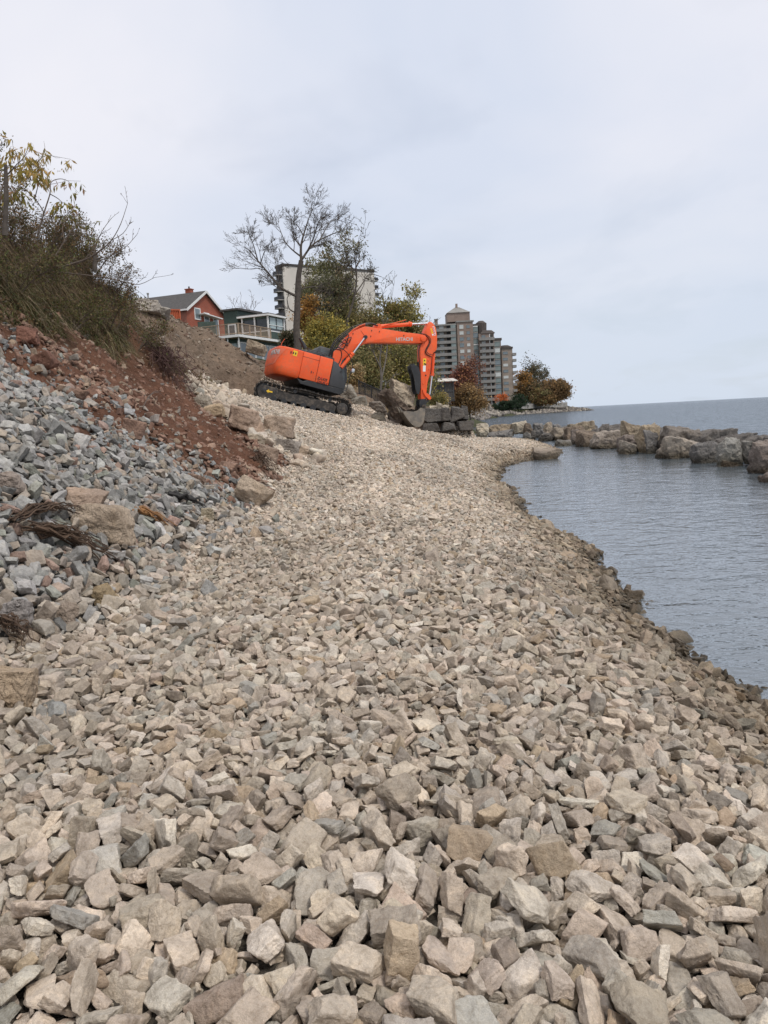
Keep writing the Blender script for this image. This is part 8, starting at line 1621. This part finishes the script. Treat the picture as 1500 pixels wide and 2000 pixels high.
blades(3500, band(19, 29, (-10.2, -11.0), (-8.0, -8.6)), 'dry brown grass and stalks along the top of the bank', 'dry_grass', .8, [(.16, .11, .06), (.22, .16, .09), (.10, .075, .045), (.12, .11, .04)], 83, up=1.3)
blades(500, band(30, 37.5, (-10.5, -9.5), (-7.6, -6.8)), 'thin dry stalks on the edge of the earth mound', 'dry_stalks', .5, [(.20, .15, .10), (.12, .09, .06)], 84)
blades(700, band(43, 47, (-2.2, -2.0), (.6, 1.2)), 'tall straw coloured stalks above the boulders', 'straw_stalks', .9, [(.30, .22, .12), (.20, .16, .09)], 85, up=1.6, dirv=(.3, -.1, 0))
BRN_L = [(.16, .105, .058), (.115, .085, .05), (.21, .13, .062), (.10, .10, .045)]
G_SC = [(.13, .14, .048), (.10, .115, .042), (.17, .155, .06), (.20, .15, .075)]
def shrub(name, label, cat, x, y, H, W, seed, pal, leaf=.06, nl=1500, stems=7, rm=.004, group=None, up=.12, lean=(.25, -.15), mat=None, lv=3):
    r = np.random.RandomState(seed); z = hz(x, y); root = empty(name, (x, y, z), label, cat, group); g = Grow(seed); cf = dict(lv=lv, kids=[5, 6, 5, 4, 0][:lv] + [0], ls=.5, rm=rm, up=up, wob=.22, n=5, t0=.2)
    for k in range(stems):
        a = r.uniform(0, 6.28); e = np.array([x + math.cos(a) * W * .4 + lean[0] * H, y + math.sin(a) * W * .4 + lean[1] * H, z + H * r.uniform(.55, 1.0)]); b = np.array([x + math.cos(a) * W * .12, y + math.sin(a) * W * .12, z - .1])
        g.limb(smooth_line([b, b * .5 + e * .5 + np.array([0, 0, H * .1]), e], 3), .012 + .006 * H, rm, 1, 8, cf)
    place_tree(root, g.mb, mat or M_TWIG, 'stems')
    if nl:
        tp = np.array(g.tips); k = r.randint(0, len(tp), nl); c = np.array(pal)[r.randint(0, len(pal), nl)] * r.uniform(.7, 1.3, (nl, 1)); leaves_mesh('foliage', tp[k] + r.normal(0, .06, (nl, 3)) - np.array([x, y, z]), leaf, c, r, root)
    return root
blades(5500, band(13.0, 26.3, (-10.5, -10.6), (-8.2, -8.0)), 'dense brown bramble stalks along the top of the bank', 'bramble_stalks', 1.15, [(.10, .068, .042), (.13, .09, .055), (.07, .05, .034), (.17, .13, .085)], 86, up=1.9, spread=4.0, w=.007)
blades(3000, band(19.0, 30.5, (-8.4, -8.4), (-6.7, -7.0)), 'brown stalks and dead creepers over the lower bank', 'dead_creepers', .8, [(.11, .075, .048), (.15, .11, .07), (.08, .055, .04)], 87, up=1.2, spread=4.0, w=.007)
SH = 'brown shrubs along the top of the bank'
for (x, y, H, W, sd, pal, nl, lab) in [
    (-8.6, 14.6, 1.1, 2.0, 91, BRN_L, 4200, 'dense brown shrub at the left edge under the yellow leafed sapling'),
    (-9.0, 16.4, 1.4, 2.4, 92, BRN_L + G_OL, 5000, 'brown and olive shrub second from the left on the bank top'),
    (-9.1, 18.4, 1.2, 2.6, 93, BRN_L, 5000, 'reddish brown tangled shrub where the bare branch leans out'),
    (-9.0, 21.0, 1.1, 2.4, 94, BRN_L, 4600, 'brown bramble in the middle of the bank top'),
    (-8.9, 23.6, 1.0, 2.4, 95, BRN_L + G_OL[:1], 4400, 'bramble beside the short dead stump'),
    (-9.1, 25.2, 1.1, 2.1, 96, BRN_L, 4600, 'dark tangled shrub near the right end of the bank top'),
    (-9.8, 26.0, .8, 1.5, 97, BRN_L + G_OL[:2], 3600, 'last dark shrub beside the boulder on the mound'),
    (-8.3, 24.6, .9, 1.8, 98, BRN_L, 2400, 'low tangle of twigs hanging over the bank below the dark shrub'),
    (-8.4, 25.6, .7, 1.2, 99, BRN_L, 2200, 'tangle of dark twigs running down to the gravel'),
    (-10.2, 24.5, 1.3, 2.6, 100, BRN_L, 3200, 'tall brown shrub set back behind the dead stump')]:
    shrub('shrub', lab, 'shrub', x, y, H, W, sd, pal, nl=nl, group=SH, stems=12)
for (x, y, H, W, sd, pal, nl, lab) in [
    (-8.3, 15.6, .55, 1.6, 151, G_SC, 2600, 'low green scrub at the left edge above the red rocks'),
    (-7.9, 17.4, .60, 1.8, 152, G_SC + BRN_L[:2], 3000, 'low green and brown scrub right of the green one at the left edge'),
    (-7.6, 19.4, .60, 1.9, 153, G_SC + BRN_L[:1], 3000, 'low scrub in the middle of the slope below the bare branch'),
    (-7.3, 21.6, .60, 1.9, 154, G_SC + BRN_L, 3000, 'low olive scrub above the pale red soil'),
    (-7.3, 23.6, .60, 1.8, 155, G_SC[:2] + BRN_L, 2600, 'low dark scrub at the right end of the grassy slope'),
    (-8.5, 19.8, .70, 1.8, 156, G_SC, 3000, 'green scrub higher on the slope under the brambles')]:
    shrub('low_scrub', lab, 'shrub', x, y, H, W, sd, pal, leaf=.055, nl=nl, group='green scrub on the bank slope', stems=12, up=.0, lean=(.5, -.3))
shrub('shrub', 'olive green leafed shrub standing against the sky on the bank', 'shrub', -8.9, 17.0, 2.0, 1.7, 101, G_OL + [(.13, .15, .05)], leaf=.085, nl=1800, stems=6, up=.16)
# fallen leaves and litter caught on the bank
r = np.random.RandomState(88); lx, ly = band(13, 30, (-10.4, -9.6), (-7.0, -6.0))(r, 26000); lp = np.stack([lx, ly, height(lx, ly) + np.abs(r.normal(0, .16, len(lx))) + .02], 1)
lc = np.array([(.14, .09, .05), (.20, .13, .06), (.09, .065, .04), (.24, .18, .10), (.08, .085, .035)])[r.randint(0, 5, len(lx))]
tag(leaves_mesh('leaf_litter', lp, .075, lc, r, None, asp=.5), 'dead leaves and broken stems matted over the upper bank', None, None, 'stuff')
# sapling with drooping yellow leaflets
def pinnate(name, label, limbs, y, seed, pal, leaf=.13, per=10, r0=.018, kids=4):
    r = np.random.RandomState(seed); b0 = P(*limbs[0][0], y); root = empty(name, tuple(b0), label, 'sapling'); g = Grow(seed); cf = dict(lv=2, kids=[4, 3, 0], ls=.35, rm=.004, up=.05, wob=.15, n=4, t0=.45)
    for k, L in enumerate(limbs): g.limb(smooth_line(pxl(L, y, (-1) ** k * .5), 4), r0 * (1 if k == 0 else .6), .005, 1, kids, cf)
    place_tree(root, g.mb, M_TWIG, 'stem'); tp = np.array(g.tips); pos = []; hg = []
    for p in tp[r.permutation(len(tp))[:max(12, int(len(tp) * .6))]]:
        d = r.normal(0, 1, 3); d[2] = -.35; d /= np.linalg.norm(d)
        for j in range(per): pos.append(p + d * .035 * j + r.normal(0, .012, 3)); hg.append(d * .5 + np.array([0, 0, -1.0]) + r.normal(0, .25, 3))
    pos = np.array(pos) - b0; n = len(pos); leaves_mesh('foliage', pos, leaf, np.array(pal)[r.randint(0, len(pal), n)] * r.uniform(.75, 1.25, (n, 1)), r, root, asp=.28, hang=np.array(hg)); return root
YL = [(.40, .28, .07), (.30, .24, .06), (.46, .30, .12), (.24, .19, .06)]
def K3(*p): return [(a / 4.4118, 270 + b / 4.4118) for a, b in p]
pinnate('sapling', 'sapling with drooping yellow leaves at the upper left, topmost against the sky', [K3((-20, 700), (0, 500), (60, 320), (160, 240), (290, 225), (370, 160), (440, 150)), K3((60, 320), (130, 240), (200, 170), (240, 90)), K3((160, 240), (150, 170), (130, 110), (80, 110)), K3((290, 225), (330, 260), (360, 290)), K3((-10, 360), (20, 280), (80, 230))], 14.5, 111, YL)
pinnate('sapling', 'second yellow leafed sapling, its branch reaching right over the brush', [K3((330, 820), (380, 640), (430, 480), (440, 380), (520, 350), (590, 370)), K3((380, 640), (300, 520), (180, 420), (140, 480)), K3((430, 480), (500, 520), (540, 560)), K3((300, 520), (330, 400), (350, 330)), K3((200, 560), (120, 470), (240, 340))], 15.5, 112, [(.28, .24, .06), (.36, .28, .08), (.18, .17, .05), (.34, .20, .12)], per=9)
pinnate('sapling', 'small olive sapling reaching right above the dark brush', [K3((480, 1010), (560, 880), (640, 760), (700, 740), (780, 740)), K3((600, 820), (680, 830), (780, 880)), K3((560, 900), (540, 760), (600, 660))], 17.5, 113, [(.12, .13, .045), (.16, .15, .05), (.22, .17, .06)], leaf=.09, per=8)
# bare branches arching out of the brush
g = Grow(121); cf = dict(lv=3, kids=[4, 3, 3, 0], ls=.26, rm=.005, up=.08, wob=.12, n=4, t0=.3); b0 = P(95, 530, 18.5)
root = empty('bare_sapling', tuple(b0), 'leafless sapling arching out to the right over the bank', 'sapling')
for pts, r0 in [(K3((430, 1140), (600, 1090), (750, 1040), (860, 970), (960, 880), (1040, 740), (1100, 560)), .032), (K3((720, 1050), (810, 950), (880, 800), (960, 690)), .014), (K3((850, 1060), (960, 1010), (1080, 940), (1180, 830)), .014), (K3((960, 880), (1060, 820), (1120, 730)), .010), (K3((430, 1150), (650, 1170), (900, 1200), (1080, 1240), (1200, 1260), (1330, 1200)), .020), (K3((1010, 830), (1040, 920), (1060, 1040), (1095, 1100)), .008)]: g.limb(smooth_line(pxl(pts, 18.5), 3), r0, .005, 1, 5, cf)
place_tree(root, g.mb, M_TWIG, 'stem')
# dead trunk at the left edge, broken stump on the bank top
q = MB(); a, b = P(9, 460, 14.4), P(11, 322, 14.4); q.tube(smooth_line([a, a * .5 + b * .5 + np.array([.02, 0, 0]), b], 3), [.05, .05, .045, .045, .04, .035, .03], 8); o = q.build('dead_tree', M_BARK, None, smooth=True); tag(o, 'thin dead trunk snapped off at the upper left edge of the photo', 'tree trunk')
q = MB(); a, b = P(185, 530, 22.5), P(186, 492, 22.5); q.tube([a, a * .5 + b * .5, b], [.07, .065, .05], 8); q.tube([a * .4 + b * .6, a * .4 + b * .6 + np.array([.25, 0, .06])], [.03, .02], 5); q.tube([a * .3 + b * .7, a * .3 + b * .7 + np.array([-.2, 0, .1])], [.03, .02], 5); o = q.build('dead_stump', M_BARK, None, smooth=True); tag(o, 'short broken stump sticking up from the brush in the middle of the bank', 'tree stump')
# ------------------------------------------------------------------ driftwood, roots and bark among the stones
M_ROOT = plain('rotten_root', (.085, .052, .032), .9, .45, 9, bump=.8, bscale=40); M_WOOD = plain('broken_wood', (.24, .12, .045), .8, .4, 9, bump=.6, bscale=40)
def strands(name, label, cat, a, b, n, spread, r0, seed, mat, lift=.17, wav=.03):
    r = np.random.RandomState(seed); q = MB(); A, B = ghit(*a), ghit(*b); A = A + np.array([0, 0, lift]); B = B + np.array([0, 0, lift]); L = np.linalg.norm(B - A)
    for k in range(n):
        o1 = r.normal(0, spread, 3) * np.array([1, 1, .6]); o2 = r.normal(0, spread * 1.3, 3) * np.array([1, 1, .6]); t0, t1 = r.uniform(-.05, .3), r.uniform(.6, 1.12); m = 9; pts = []
        for j in range(m): t = t0 + (t1 - t0) * j / (m - 1); pts.append(A + (B - A) * t + o1 * (1 - t) + o2 * t + np.array([0, 0, .08 * L * math.sin(math.pi * min(max(t, 0), 1))]) + r.normal(0, wav, 3) * .5)
        rr = r0 * r.uniform(.35, 1.5); q.tube(smooth_line(pts, 2), [rr * (1 - .6 * j / (2 * m - 2)) for j in range(2 * m - 1)], 5)
    return tag(q.build(name, mat, None, smooth=True), label, cat)
strands('root_bundle', 'dark rotten root bundle above the ochre stone on the grey heap, upper of two', 'roots', (30, 1050), (150, 1028), 34, .045, .009, 131, M_ROOT)
strands('root_bundle', 'long dark root bundle with a frayed orange end, lower of two', 'roots', (50, 1062), (205, 1112), 44, .05, .011, 132, M_ROOT)
strands('broken_branch', 'splintered brown piece of wood right of the large tan boulder', 'driftwood', (262, 1018), (325, 1050), 16, .035, .018, 133, M_WOOD)
strands('bark_strip', 'curved black strip of bark lying on the stones right of the splintered wood', 'driftwood', (330, 985), (402, 1015), 8, .03, .03, 134, plain('black_bark', (.03, .028, .026), .8, .3))
strands('root_tangle', 'brown root tangle at the lower left edge of the grey heap', 'roots', (2, 1250), (50, 1285), 26, .05, .008, 135, M_ROOT)
strands('twig_pile', 'small dark twig pile at the foot of the red slope', 'driftwood', (495, 905), (548, 948), 26, .10, .010, 136, M_ROOT, wav=.06)
strands('root_mass', 'dark reddish root mass hanging at the right end of the bank', 'roots', (300, 690), (368, 770), 60, .28, .014, 137, plain('reddish_root', (.085, .045, .038), .9, .3), wav=.16)
for k, (a, b, lab) in enumerate([((120, 700), (175, 745), 'single stick lying on the red soil below the grass'), ((280, 800), (330, 790), 'short stick on the red slope near the pale gravel'), ((340, 735), (300, 665), 'thin stick standing out of the grass at the end of the bank')]):
    strands('stick', lab, 'stick', a, b, 2, .02, .012, 140 + k, M_TWIG, lift=.05, wav=.015)
